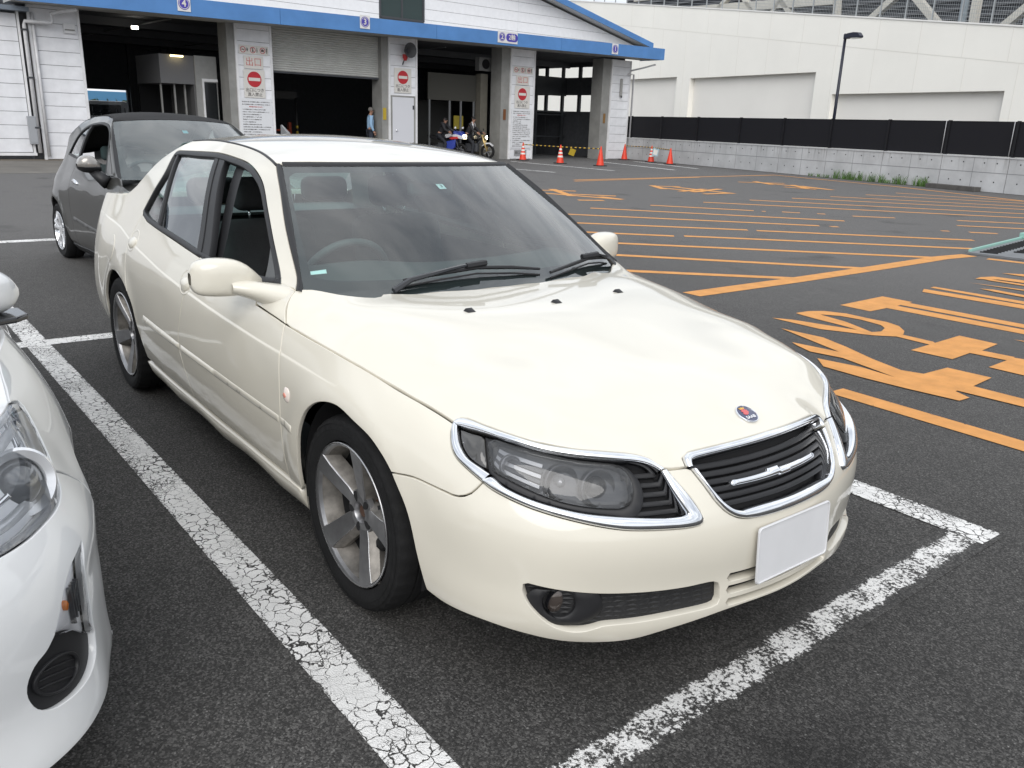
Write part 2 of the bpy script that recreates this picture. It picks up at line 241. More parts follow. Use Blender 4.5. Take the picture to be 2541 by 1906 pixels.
def paint_mat(name, c, flake=.02, rough=.35):
    m = mat(name, c, rough=rough, coat=1.0, spec=.4); t, b = nodes_of(m)
    tc = t.nodes.new('ShaderNodeTexCoord')
    n = t.nodes.new('ShaderNodeTexNoise'); n.inputs['Scale'].default_value = 2.2; n.inputs['Detail'].default_value = 8; t.links.new(tc.outputs['Object'], n.inputs['Vector'])
    r = t.nodes.new('ShaderNodeMapRange'); r.inputs[1].default_value = .35; r.inputs[2].default_value = .75; r.inputs[3].default_value = .02; r.inputs[4].default_value = .07
    t.links.new(n.outputs['Fac'], r.inputs[0]); t.links.new(r.outputs[0], b.inputs['Coat Roughness'])
    # grime near the road: a real film of dirt that thins with height
    s = t.nodes.new('ShaderNodeSeparateXYZ'); t.links.new(tc.outputs['Object'], s.inputs[0])
    r2 = t.nodes.new('ShaderNodeMapRange'); r2.inputs[1].default_value = .15; r2.inputs[2].default_value = .55; r2.inputs[3].default_value = .22; r2.inputs[4].default_value = 0; t.links.new(s.outputs[2], r2.inputs[0])
    mu = t.nodes.new('ShaderNodeMath'); mu.operation = 'MULTIPLY'; t.links.new(r2.outputs[0], mu.inputs[0])
    n3 = t.nodes.new('ShaderNodeTexNoise'); n3.inputs['Scale'].default_value = 9; n3.inputs['Detail'].default_value = 8; t.links.new(tc.outputs['Object'], n3.inputs['Vector']); t.links.new(n3.outputs['Fac'], mu.inputs[1])
    x = t.nodes.new('ShaderNodeMix'); x.data_type = 'RGBA'; x.inputs[6].default_value = (*c, 1); x.inputs[7].default_value = (.22, .19, .15, 1)
    t.links.new(mu.outputs[0], x.inputs[0]); t.links.new(x.outputs[2], b.inputs['Base Color'])
    return m
M = {}
M['paint'] = paint_mat('cream_paint', (.655, .62, .532))
M['white_paint'] = paint_mat('white_paint', (.67, .675, .675))
M['grey_paint'] = mat('grey_metallic_paint', (.048, .047, .043), rough=.34, metal=.3, coat=.65)
M['black_trim'] = mat('black_trim', (.013, .013, .0145), rough=.48, var=.2)
M['gloss_black'] = mat('gloss_black', (.012, .012, .014), rough=.12, coat=.6)
M['dark'] = mat('dark_void', (.010, .010, .011), rough=.9)
M['rubber'] = mat('tyre_rubber', (.012, .012, .0125), spec=.3, rough=.8, var=.35, vscale=9, bump=.15, bscale=90)
M['chrome'] = mat('chrome', (.82, .83, .85), rough=.07, metal=1, var=.1, vscale=12)
M['alloy'] = mat('alloy', (.36, .36, .37), rough=.33, metal=.85, var=.3, vscale=14)
M['alloy_dirty'] = mat('alloy_dirty', (.25, .235, .215), rough=.5, metal=.6, var=.55, vscale=18)
M['bright_edge'] = mat('machined_edge', (.75, .75, .76), rough=.25, metal=1)
M['rust'] = mat('brake_rust', (.09, .05, .035), rough=.8, metal=.3, var=.5)
M['cloth'] = mat('seat_cloth', (.060, .061, .064), rough=.9, var=.25, bump=.2, bscale=160)
M['plastic'] = mat('interior_plastic', (.088, .092, .094), rough=.62, var=.15)
M['liner'] = mat('headliner', (.30, .29, .27), rough=.9)
M['windscreen'] = glass('windscreen_glass', (.74, .93, .90), boost=1.8, film=.012)
M['side_glass'] = glass('side_glass', (.58, .76, .73), boost=1.6)
M['clear_lens'] = glass('clear_lens', (.97, .975, .98), boost=1.0)
M['lens'] = glass('lamp_lens', (.80, .82, .84), boost=1.2)
M['grey_lens'] = glass('grey_lens', (.56, .565, .575), boost=1.3, film=.055, veilc=(.5, .5, .5))
M['smoke_lens'] = glass('smoked_lens', (.30, .31, .33), boost=1.2)
M['lampgrey'] = mat('lamp_reflector', (.15, .155, .165), rough=.38, metal=.5)
M['lampbright'] = mat('lamp_bright', (.72, .73, .75), rough=.18, metal=.45)
M['plate'] = mat('blank_plate', (.64, .64, .65), rough=.45, var=.05)
M['amber'] = mat('amber_bulb', (.75, .22, .04), rough=.3)
M['red'] = mat('red_plastic', (.55, .03, .02), rough=.4)
# ------------------------------------------------------------------ surfaces
def cubic(xs, ys, x):
    xs = np.asarray(xs, float); ys = np.asarray(ys, float); x = np.asarray(x, float)
    m = np.gradient(ys, xs, axis=0); i = np.clip(np.searchsorted(xs, x) - 1, 0, len(xs) - 2); h = xs[i + 1] - xs[i]; t = (x - xs[i]) / h
    if ys.ndim > 1: t = t[..., None]; h = h[..., None]
    return (2 * t**3 - 3 * t**2 + 1) * ys[i] + (t**3 - 2 * t**2 + t) * h * m[i] + (-2 * t**3 + 3 * t**2) * ys[i + 1] + (t**3 - t**2) * h * m[i + 1]
class TPS:
    def __init__(s, P, v, lam=1e-5, sc=(1, 1)):
        s.sc = np.array(sc, float); P = np.asarray(P, float) * s.sc; s.P = P; n = len(P)
        r2 = ((P[:, None] - P[None])**2).sum(-1); K = np.where(r2 > 0, r2 * np.log(r2 + 1e-30), 0) * .5
        A = np.zeros((n + 3, n + 3)); A[:n, :n] = K + lam * np.eye(n); A[:n, n] = 1; A[:n, n + 1:] = P; A[n, :n] = 1; A[n + 1:, :n] = P.T
        s.w = np.linalg.solve(A, np.concatenate([np.asarray(v, float), [0, 0, 0]]))
    def __call__(s, a, b):
        q = np.stack([np.asarray(a, float) * s.sc[0], np.asarray(b, float) * s.sc[1]], -1); sh = q.shape[:-1]; q = q.reshape(-1, 2)
        out = np.empty(len(q)); n = len(s.P)
        for k in range(0, len(q), 8000):
            r2 = ((q[k:k + 8000, None] - s.P[None])**2).sum(-1); K = np.where(r2 > 0, r2 * np.log(r2 + 1e-30), 0) * .5
            out[k:k + 8000] = K @ s.w[:n] + s.w[n] + q[k:k + 8000] @ s.w[n + 1:]
        return out.reshape(sh)
def sstep(a, b, x):
    t = np.clip((x - a) / (b - a), 0, 1); return t * t * (3 - 2 * t)
def curve(pts, step=.02, n=None):
    """Catmull-Rom through points, resampled"""
    P = np.asarray(pts, float)
    if len(P) < 3: 
        L = np.hypot(*(P[1] - P[0])[:2]); k = max(2, int(L / step) + 1) if n is None else n
        return P[0] + (P[1] - P[0]) * np.linspace(0, 1, k)[:, None]
    d = np.linalg.norm(np.diff(P, axis=0), axis=1) ** .5; t = np.concatenate([[0], np.cumsum(np.maximum(d, 1e-6))])
    tt = np.linspace(0, t[-1], 40 * len(P)); Q = cubic(t, P, tt)
    L = np.concatenate([[0], np.cumsum(np.linalg.norm(np.diff(Q, axis=0), axis=1))]); k = max(2, int(L[-1] / step) + 1) if n is None else n
    u = np.linspace(0, L[-1], k); return np.stack([np.interp(u, L, Q[:, c]) for c in range(P.shape[1])], 1)
def outline(*segs, step=.02):
    """join segments (lists of points, smoothed each) into one closed loop without repeated points"""
    out = []
    for s in segs:
        q = curve(s, step) if len(s) > 1 else np.asarray(s, float)
        for p in q:
            if not out or np.hypot(*(p - out[-1])) > step * .25: out.append(p)
    while np.hypot(*(out[0] - out[-1])) < step * .25: out.pop()
    # fill long straight joints
    res = []
    for a, b in zip(out, out[1:] + out[:1]):
        res.append(a); L = np.hypot(*(b - a)); k = int(L / step)
        for i in range(1, k + 1):
            if i < k + 1 and L * i / (k + 1) > 1e-6: res.append(a + (b - a) * i / (k + 1))
    return np.array(res)
def area2(p): return ((p[:, 0] * np.roll(p[:, 1], -1)) - (np.roll(p[:, 0], -1) * p[:, 1])).sum() / 2
def inside(q, loops):
    r = np.zeros(len(q), bool)
    for p in loops:
        a = p; b = np.roll(p, -1, 0)
        for k in range(0, len(q), 4000):
            x = q[k:k + 4000, None, 0]; y = q[k:k + 4000, None, 1]
            c = ((a[:, 1] > y) != (b[:, 1] > y)) & (x < (b[:, 0] - a[:, 0]) * (y - a[:, 1]) / (b[:, 1] - a[:, 1] + 1e-15) + a[:, 0])
            r[k:k + 4000] ^= (c.sum(1) % 2 == 1)
    return r
def edge_dist(q, loops):
    d = np.full(len(q), 1e9)
    for p in loops:
        a = p; ab = np.roll(p, -1, 0) - p; l2 = (ab**2).sum(1) + 1e-15
        for k in range(0, len(q), 2000):
            v = q[k:k + 2000, None] - a; u = np.clip((v * ab).sum(-1) / l2, 0, 1)
            d[k:k + 2000] = np.minimum(d[k:k + 2000], np.sqrt(((v - u[..., None] * ab)**2).sum(-1)).min(1))
    return d
def offset_loop(p, d):
    """move a loop to its left by d (CCW: inwards)"""
    a = p - np.roll(p, 1, 0); b = np.roll(p, -1, 0) - p
    a /= np.linalg.norm(a, axis=1, keepdims=True) + 1e-12; b /= np.linalg.norm(b, axis=1, keepdims=True) + 1e-12
    na = np.stack([-a[:, 1], a[:, 0]], 1); nb = np.stack([-b[:, 1], b[:, 0]], 1); m = na + nb; m /= np.linalg.norm(m, axis=1, keepdims=True) + 1e-12
    c = np.clip((m * na).sum(1), .5, 1); return p + m * (d / c)[:, None]
def surf_normal(surf, ab, flip):
    e = 1e-3; a, b = ab[:, 0], ab[:, 1]
    da = surf(a + e, b) - surf(a - e, b); db = surf(a, b + e) - surf(a, b - e); n = np.cross(da, db); n /= np.linalg.norm(n, axis=1, keepdims=True) + 1e-15
    return -n if flip else n
def ribbon(name, surf, A, B, hgt, mat, parent, flip=False, mirror=False, n=9, k=None, base=0., lip=.05, pw=.36, step=.008):
    """rounded strip between two curves on a surface; A and B are lists of matching pieces (or one curve each)"""
    if not isinstance(A, tuple): A = (A,)
    if not isinstance(B, tuple): B = (B,)
    QA, QB = [], []
    for a, b in zip(A, B):
        a = np.asarray(a, float); b = np.asarray(b, float); L = np.linalg.norm(np.diff(a, axis=0), axis=1).sum(); c = max(4, int(L / step)); qa = curve(a, n=c); qb = curve(b, n=c)
        QA.append(qa if not QA else qa[1:]); QB.append(qb if not QB else qb[1:])
    QA = np.concatenate(QA); QB = np.concatenate(QB); rows = []
    for i, t in enumerate(np.linspace(0, 1, n)):
        q = QA * (1 - t) + QB * t; h = base + hgt * max(0, math.sin(math.pi * t))**pw
        rows.append(surf(q[:, 0], q[:, 1]) + surf_normal(surf, q, flip) * h)
        if i == 0: rows.insert(0, surf(q[:, 0], q[:, 1]) - surf_normal(surf, q, flip) * lip)
        if i == n - 1: rows.append(surf(q[:, 0], q[:, 1]) - surf_normal(surf, q, flip) * lip)
    P = np.stack(rows, 1)
    for e in (0, -1):      # close the ends
        pass
    o = grid_obj(name, P, mat, parent, mirror=mirror)
    bm = bmesh.new(); bm.from_mesh(o.data); bmesh.ops.holes_fill(bm, edges=[e for e in bm.edges if e.is_boundary], sides=0); bmesh.ops.recalc_face_normals(bm, faces=bm.faces); bm.to_mesh(o.data); bm.free()
    o.data.polygons.foreach_set('use_smooth', [True] * len(o.data.polygons)); o.data.set_sharp_from_angle(angle=R_(50)); return o
def panel(name, surf, outer, holes=(), step=.03, gap=.002, rnd=.003, lip=.014, off=0., crown=0., cw=.015, mat=None, parent=None, flip=False, mirror=False, auto_n=False, rows=None):
    loops = [outer if area2(outer) > 0 else outer[::-1]] + [h if area2(h) < 0 else h[::-1] for h in holes]
    top = [offset_loop(p, gap + rnd * .8) for p in loops]; mid = [offset_loop(p, gap) for p in loops]
    lo = np.min(top[0], 0); hi = np.max(top[0], 0)
    gx = np.arange(lo[0], hi[0], step); gy = np.arange(lo[1], hi[1], step * .866); X, Y = np.meshgrid(gx, gy); X = X + (np.arange(len(gy)) % 2)[:, None] * step / 2
    q = np.stack([X.ravel(), Y.ravel()], 1); q = q[inside(q, top)]
    if len(q): q = q[edge_dist(q, top) > step * .45]
    if rows is not None:       # extra rows of vertices along a crease
        rw = np.asarray(rows, float); rw = rw[inside(rw, top)]; rw = rw[edge_dist(rw, top) > .004]
        if len(rw) and len(q): q = q[np.array([((rw - p)**2).sum(1).min() > (step * .45)**2 for p in q])]
        q = np.concatenate([q, rw])
    pts = np.concatenate(top + [q]); ed = []; k = 0
    for p in top: ed += [(k + i, k + (i + 1) % len(p)) for i in range(len(p))]; k += len(p)
    r = delaunay_2d_cdt([Vector(v) for v in pts], ed, [], 0, 1e-7)
    V2 = np.array([tuple(v) for v in r[0]]); F = np.array([f for f in r[2] if len(f) == 3]); c = V2[F].mean(1)
    F = F[inside(c, top)]; sgn = np.cross(V2[F[:, 1]] - V2[F[:, 0]], V2[F[:, 2]] - V2[F[:, 0]]); F[sgn < 0] = F[sgn < 0][:, ::-1]
    inv = {}
    for i, ov in enumerate(r[3]):
        for o in ov: inv[o] = i
    N = surf_normal(surf, V2, flip); P = surf(V2[:, 0], V2[:, 1]); o_ = np.full(len(P), off)
    if crown: o_ = off + crown * (1 - np.exp(-edge_dist(V2, top) / cw))
    P = P + N * o_[:, None]
    V = [P]; NN = [N]; faces = [tuple(f) for f in (F[:, ::-1] if flip else F)]; nv = len(P); k = 0
    for t_, m_ in zip(top, mid):
        n = len(t_); ids = [inv[k + i] for i in range(n)]; k += n
        nm = surf_normal(surf, m_, flip); pm = surf(m_[:, 0], m_[:, 1]); pt = surf(t_[:, 0], t_[:, 1]); od = pm - pt; od /= np.linalg.norm(od, axis=1, keepdims=True) + 1e-12
        r1 = pm + nm * (off - rnd * .8); r2 = pm + nm * (off - lip)
        V += [r1, r2]; n1 = od + nm * .35; n1 /= np.linalg.norm(n1, axis=1, keepdims=True); NN += [n1, od]
        for i in range(n):
            j = (i + 1) % n; a, b_, c_, d_ = ids[i], ids[j], nv + j, nv + i
            f1 = (a, d_, c_, b_); f2 = (nv + i, nv + n + i, nv + n + j, nv + j)
            if flip: f1 = f1[::-1]; f2 = f2[::-1]
            faces += [f1, f2]
        nv += 2 * n
    V = np.concatenate(V); NN = np.concatenate(NN)
    if mirror: V = V * [1, -1, 1]; NN = NN * [1, -1, 1]; faces = [f[::-1] for f in faces]
    return mesh_obj(name, V, faces, mat, parent, normals=None if (crown or auto_n) else NN)
def sym(loop):
    """close a half outline that starts and ends on a==0 by its mirror image"""
    l = np.asarray(loop); return np.concatenate([l, (l * [-1, 1])[::-1][1:-1]])
def grid_obj(name, P, mat, parent=None, closed=False, flip=False, mirror=False, thick=0):
    """P (n,m,3)"""
    n, m = P.shape[:2]; V = P.reshape(-1, 3); F = []
    for i in range(n - 1):
        for j in range(m if closed else m - 1):
            f = (i * m + j, i * m + (j + 1) % m, (i + 1) * m + (j + 1) % m, (i + 1) * m + j); F.append(f[::-1] if flip != mirror else f)
    if mirror: V = V * [1, -1, 1]
    return mesh_obj(name, V, F, mat, parent)
class Shell:
    """body side as a displaced plan curve; s runs from the nose centre back along the right side"""
    def __init__(g, BP, CP, sc=2.2, lam=2e-6, bump=None):
        BP = np.array(BP, float); g.m = np.concatenate([BP[:0:-1] * [1, -1], BP]); k = np.concatenate([[0], np.cumsum(np.hypot(*np.diff(g.m, axis=0).T))]); g.k = k - k[len(BP) - 1]
        g.ss = np.linspace(g.k[0], g.k[-1], 6001); bb = cubic(g.k, g.m, g.ss); al = np.concatenate([[0], np.cumsum(np.hypot(*np.diff(bb, axis=0).T))]); g.al = al - np.interp(0, g.ss, al); g.SMAX = g.al[-1]
        t = np.linspace(.7, g.SMAX - .7, 2000); g.tx = (t, g.B(t)[0][:, 0]); g.bump = bump
        C = np.array([(g.sx(a) if side else a, z, d) for side, a, z, d in CP]); g.t = TPS(C[:, :2], C[:, 2], lam=lam, sc=(1, sc))
    def B(g, s):
        p = np.interp(s, g.al, g.ss); b = cubic(g.k, g.m, p); e = cubic(g.k, g.m, p + 2e-3) - cubic(g.k, g.m, p - 2e-3); e /= np.linalg.norm(e, axis=-1, keepdims=True)
        return b, np.stack([-e[..., 1], e[..., 0]], -1)
    def sx(g, x): return float(np.interp(-x, -g.tx[1], g.tx[0]))
    def L(g, s, z):
        s = np.asarray(s, float); z = np.asarray(z, float); a = np.abs(s); b, n = g.B(a); d = g.t(a, z)
        if g.bump: d = d + g.bump(np.interp(a, *g.tx), z)
        p = b + n * d[..., None]; return np.stack([p[..., 0], p[..., 1] * np.where(s < 0, -1, 1), z], -1)
    def Lp(g, p): p = np.atleast_2d(np.asarray(p, float)); return g.L(p[:, 0], p[:, 1])
    def Ln(g, p): p = np.atleast_2d(np.asarray(p, float)); return surf_normal(g.L, p, True)
    def xs(g, pts): return [[g.sx(x), z] for x, z in pts]
# white hatchback beside the saloon
def hatch_shell():
    BPh = [(.72, 0), (.70, -.22), (.645, -.43), (.545, -.605), (.43, -.715), (.27, -.785), (.07, -.828), (-.25, -.852), (-.8, -.855), (-1.4, -.8475), (-2.0, -.8475), (-2.7, -.83), (-3.05, -.74), (-3.22, -.5), (-3.28, 0)]
    CP = []
    for s in (-.25, 0, .25, .5, .68): CP += [(0, s, z, d) for z, d in ((.13, -.05), (.17, .004), (.21, .024), (.26, .014), (.34, -.010), (.42, -.014), (.5, -.018), (.56, -.030), (.62, -.052), (.68, -.085), (.74, -.12), (.80, -.16), (.86, -.21))]
    for x in (.33, .08): CP += [(1, x, z, d) for z, d in ((.13, -.07), (.17, -.032), (.21, -.016), (.26, -.016), (.34, -.020), (.42, -.022), (.5, -.026), (.56, -.024), (.62, -.045), (.68, -.075), (.74, -.10), (.80, -.13), (.86, -.165), (.90, -.20))]
    for x in (-.25, -.9): CP += [(1, x, z, d) for z, d in ((.13, -.10), (.2, -.03), (.3, -.005), (.5, -.008), (.62, -.025), (.72, -.055), (.80, -.09), (.86, -.125), (.92, -.165), (1.0, -.20), (1.15, -.24), (1.3, -.30), (1.38, -.35))]
    for x in (-1.6, -2.4): CP += [(1, x, z, d) for z, d in ((.13, -.10), (.2, -.03), (.3, 0), (.5, 0), (.62, -.004), (.72, -.014), (.80, -.034), (.86, -.058), (.92, -.09), (1.0, -.14), (1.15, -.20), (1.3, -.27), (1.38, -.33))]
    for x in (-3.0,): CP += [(1, x, z, d) for z, d in ((.15, -.08), (.3, 0), (.6, 0), (.85, -.05), (1.0, -.14), (1.2, -.24), (1.38, -.40))]
    return Shell(BPh, CP)
HX = hatch_shell(); HO = (-.07, -2.375, 0.0)
def micro_shell():
    BPf = [(.69, 0), (.66, -.2), (.58, -.42), (.45, -.60), (.25, -.72), (0, -.785), (-.3, -.805), (-.8, -.812), (-1.4, -.8135), (-2.0, -.808), (-2.35, -.79), (-2.62, -.73), (-2.78, -.60), (-2.84, -.35), (-2.86, 0)]
    CP = []
    for x in (-.1, -.6, -1.1, -1.6, -2.05): CP += [(1, x, z, d - (.022 if x < -2 and z > .8 else 0)) for z, d in ((.14, -.10), (.2, -.045), (.3, -.012), (.45, 0), (.6, 0), (.75, -.004), (.84, -.016), (.90, -.040), (.97, -.075), (1.05, -.10), (1.15, -.128), (1.25, -.162), (1.33, -.20), (1.39, -.24), (1.43, -.285), (1.46, -.35))]
    CP += [(1, -2.45, z, d) for z, d in ((.15, -.08), (.3, -.01), (.6, .005), (.75, -.012), (.86, -.055), (.97, -.125), (1.1, -.205), (1.25, -.29), (1.4, -.42))]
    CP += [(0, 3.72, z, d) for z, d in ((.15, -.08), (.3, 0), (.6, .0), (.75, -.02), (.9, -.10), (1.05, -.22), (1.2, -.36), (1.38, -.60))]
    for s in (0, .5): CP += [(0, s, z, d) for z, d in ((.15, -.06), (.25, 0), (.45, 0), (.6, -.02), (.72, -.08), (.80, -.16))]
    def bump(x, z): return .018 * np.exp(-((np.hypot(x + 2.3, z - .29) - .36) / .06)**2) * sstep(.2, .45, z) + .014 * np.exp(-((np.hypot(x, z - .29) - .36) / .06)**2) * sstep(.2, .45, z)
    return Shell(BPf, CP, bump=bump)
FX = micro_shell()
# ------------------------------------------------------------------ ground
def asphalt_nodes(t):
    """colour, roughness, normal sockets of the tarmac, in object space (all sheets share the world origin)"""
    N = t.nodes.new; L = t.links.new
    tc = N('ShaderNodeTexCoord')
    def noise_(scale, det=4, rough=.6): n = N('ShaderNodeTexNoise'); n.inputs['Scale'].default_value = scale; n.inputs['Detail'].default_value = det; n.inputs['Roughness'].default_value = rough; L(tc.outputs['Object'], n.inputs['Vector']); return n.outputs['Fac']
    def rmp(s, a, b, c, d): r = N('ShaderNodeMapRange'); r.inputs[1].default_value = a; r.inputs[2].default_value = b; r.inputs[3].default_value = c; r.inputs[4].default_value = d; L(s, r.inputs[0]); return r.outputs[0]
    def mix(bt, f, a, b):
        x = N('ShaderNodeMix'); x.data_type = 'RGBA'; x.blend_type = bt
        for v, i in ((f, 0), (a, 6), (b, 7)):
            if hasattr(v, 'links') or hasattr(v, 'is_linked'): L(v, x.inputs[i])
            else: x.inputs[i].default_value = v
        return x.outputs[2]
    vo = N('ShaderNodeTexVoronoi'); vo.inputs['Scale'].default_value = 185; L(tc.outputs['Object'], vo.inputs['Vector'])
    vo2 = N('ShaderNodeTexVoronoi'); vo2.inputs['Scale'].default_value = 115; L(tc.outputs['Object'], vo2.inputs['Vector'])
    sx_ = N('ShaderNodeSeparateColor'); L(vo.outputs['Color'], sx_.inputs[0]); sx2 = N('ShaderNodeSeparateColor'); L(vo2.outputs['Color'], sx2.inputs[0])
    pw = N('ShaderNodeMath'); pw.operation = 'POWER'; L(sx_.outputs[0], pw.inputs[0]); pw.inputs[1].default_value = 2.2
    base = mix('MULTIPLY', 1.0, (.053, .051, .0485, 1), rmp(pw.outputs[0], 0, 1, .60, 1.75))
    light = rmp(sx2.outputs[1], .86, 1.0, 0, .9); light.node.clamp = True
    dist = rmp(vo2.outputs['Distance'], .22, .42, 1, 0); dist.node.clamp = True
    mu = N('ShaderNodeMath'); mu.operation = 'MULTIPLY'; L(light, mu.inputs[0]); L(dist, mu.inputs[1])
    c2 = mix('MIX', mu.outputs[0], base, (.20, .195, .185, 1))
    st_ = rmp(noise_(1.1, 5, .5), .60, .74, 1.0, .62); st_.node.clamp = True; c2 = mix('MULTIPLY', 1.0, c2, st_)      # old oil and damp patches
    du = rmp(noise_(2.3, 7, .65), .58, .80, 1.0, 1.35); du.node.clamp = True; c2 = mix('MULTIPLY', 1.0, c2, du)
    big = rmp(noise_(.45, 6), .3, .7, .80, 1.18); c3 = mix('MULTIPLY', 1.0, c2, big)
    mid = rmp(noise_(5, 5), .3, .7, .88, 1.1); c4 = mix('MULTIPLY', 1.0, c3, mid)
    # paler tarmac out in the yard: its grazing sheen put into the colour
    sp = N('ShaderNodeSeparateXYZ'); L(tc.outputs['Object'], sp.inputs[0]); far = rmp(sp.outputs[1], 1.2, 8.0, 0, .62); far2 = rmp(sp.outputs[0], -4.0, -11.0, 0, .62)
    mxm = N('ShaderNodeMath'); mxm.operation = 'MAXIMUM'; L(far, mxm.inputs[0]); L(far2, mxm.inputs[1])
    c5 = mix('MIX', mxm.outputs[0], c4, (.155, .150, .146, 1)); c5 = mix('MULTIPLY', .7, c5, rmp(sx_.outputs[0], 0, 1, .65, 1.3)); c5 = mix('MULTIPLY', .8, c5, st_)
    hs = N('ShaderNodeMath'); hs.operation = 'ADD'; L(rmp(vo.outputs['Distance'], 0, .6, 1, 0), hs.inputs[0]); L(rmp(noise_(260, 3), .3, .7, 0, .7), hs.inputs[1])
    bp = N('ShaderNodeBump'); bp.inputs['Strength'].default_value = .55; bp.inputs['Distance'].default_value = .004; L(hs.outputs[0], bp.inputs['Height'])
    return c5, bp.outputs[0], tc, noise_, rmp, mix, L, N
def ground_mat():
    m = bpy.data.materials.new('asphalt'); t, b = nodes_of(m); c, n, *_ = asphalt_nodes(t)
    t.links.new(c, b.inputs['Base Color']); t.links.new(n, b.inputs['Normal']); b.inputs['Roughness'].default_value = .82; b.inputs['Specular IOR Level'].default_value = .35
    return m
def paint_line_mat(name, colr, crack, wear, edge, wscale=38):
    m = bpy.data.materials.new(name); t, b = nodes_of(m); c, n, tc, noise_, rmp, mix, L, N = asphalt_nodes(t)
    uv = N('ShaderNodeUVMap'); sp = N('ShaderNodeSeparateXYZ'); L(uv.outputs[0], sp.inputs[0])
    ab = N('ShaderNodeMath'); ab.operation = 'ABSOLUTE'; L(sp.outputs[0], ab.inputs[0])
    e = rmp(ab.outputs[0], .45, 1.0, 0, edge)
    nA = noise_(wscale, 6, .75); nB = noise_(wscale * .13, 4)
    s1 = N('ShaderNodeMath'); s1.operation = 'MULTIPLY_ADD'; L(nB, s1.inputs[0]); s1.inputs[1].default_value = .55; L(nA, s1.inputs[2])
    s2 = N('ShaderNodeMath'); s2.operation = 'SUBTRACT'; L(s1.outputs[0], s2.inputs[0]); L(e, s2.inputs[1])
    mask = rmp(s2.outputs[0], wear - .03, wear + .03, 0, 1); mask.node.clamp = True
    if crack:
        wv = N('ShaderNodeTexNoise'); wv.inputs['Scale'].default_value = 22; wv.inputs['Detail'].default_value = 4; L(tc.outputs['Object'], wv.inputs['Vector'])
        ad = N('ShaderNodeMix'); ad.data_type = 'RGBA'; ad.blend_type = 'ADD'; ad.inputs[0].default_value = .055; L(tc.outputs['Object'], ad.inputs[6]); L(wv.outputs['Color'], ad.inputs[7])
        vo = N('ShaderNodeTexVoronoi'); vo.feature = 'DISTANCE_TO_EDGE'; vo.inputs['Scale'].default_value = crack; L(ad.outputs[2], vo.inputs['Vector'])
        vo3 = N('ShaderNodeTexVoronoi'); vo3.feature = 'DISTANCE_TO_EDGE'; vo3.inputs['Scale'].default_value = crack * 2.6; L(ad.outputs[2], vo3.inputs['Vector'])
        wd = rmp(noise_(3.5, 3), .35, .7, .004, .075); ck = N('ShaderNodeMath'); ck.operation = 'GREATER_THAN'; L(vo.outputs['Distance'], ck.inputs[0]); L(wd, ck.inputs[1])
        wd2 = rmp(noise_(2.1, 3), .45, .75, -.03, .10); ck2 = N('ShaderNodeMath'); ck2.operation = 'GREATER_THAN'; L(vo3.outputs['Distance'], ck2.inputs[0]); L(wd2, ck2.inputs[1])
        mm = N('ShaderNodeMath'); mm.operation = 'MULTIPLY'; L(mask, mm.inputs[0]); L(ck.outputs[0], mm.inputs[1]); mm2 = N('ShaderNodeMath'); mm2.operation = 'MULTIPLY'; L(mm.outputs[0], mm2.inputs[0]); L(ck2.outputs[0], mm2.inputs[1]); mask = mm2.outputs[0]
    pc = mix('MULTIPLY', 1.0, (*colr, 1), rmp(noise_(7, 6), .3, .75, .78, 1.05))
    fc = mix('MIX', mask, c, pc); L(fc, b.inputs['Base Color']); L(n, b.inputs['Normal']); b.inputs['Roughness'].default_value = .7; b.inputs['Specular IOR Level'].default_value = .35
    return m
ASPH = ground_mat()
WL = paint_line_mat('white_line_cracked', (.82, .81, .79), 24, .50, .26, 60)
WLW = paint_line_mat('white_line_worn', (.82, .81, .79), 0, .765, .42, 80)
OR = paint_line_mat('orange_paint', (.70, .325, .095), 0, .455, .20, 34)
ORW = paint_line_mat('orange_paint_faded', (.66, .32, .11), 0, .58, .2, 40)
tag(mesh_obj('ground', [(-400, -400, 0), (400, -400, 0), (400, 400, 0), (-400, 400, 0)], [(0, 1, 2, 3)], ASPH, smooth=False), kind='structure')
def strip(name, pts, w, m_, z=.004, label=None, cat='road marking', group=None, w2=None):
    P = [np.array(p, float) for p in pts]; V = []; F = []; UV = []
    for i, p in enumerate(P):
        t = P[min(i + 1, len(P) - 1)] - P[max(i - 1, 0)]; t /= np.linalg.norm(t); nn = np.array([-t[1], t[0]])
        for u in (-1, -.5, 0, .5, 1): V.append((*(p + nn * u * w / 2), z)); UV.append((u, 0))
    for i in range(len(P) - 1):
        for k in range(4): a = i * 5 + k; F.append((a, a + 5, a + 6, a + 1))
    F = [f[::-1] for f in F]; o = mesh_obj(name, V, F, m_, smooth=False); ul = o.data.uv_layers.new(name='UVMap')
    for l in o.data.loops: ul.data[l.index].uv = UV[l.vertex_index]
    return tag(o, label, cat, group)
def flatpoly(name, poly, m_, z=.004, label=None, cat='road marking', group=None):
    P = np.array(poly, float); P = P if area2(P) > 0 else P[::-1]
    o = mesh_obj(name, [(*p, z) for p in P], [tuple(range(len(P)))], m_, smooth=False); o.data.uv_layers.new(name='UVMap')
    for l in o.data.loops: o.data.uv_layers[0].data[l.index].uv = (0, 0)
    return tag(o, label, cat, group)
strip('bay_line', [(-9.5, -1.29), (-7, -1.205), (-4.78, -1.137), (-2, -1.09), (.9, -1.047)], .140, WL, label='cracked white bay line between the white hatchback and the cream saloon', z=.0016)
strip('bay_line', [(-9.5, 1.40), (-4.5, 1.41), (1.0, 1.415)], .155, WL, label='white bay line on the far side of the cream saloon', z=.004)
strip('bay_line', [(.993, -1.6), (.985, -.75), (.95, .45), (.925, 1.49)], .185, WLW, z=.0024, label='worn white line across the front of the cream saloon')
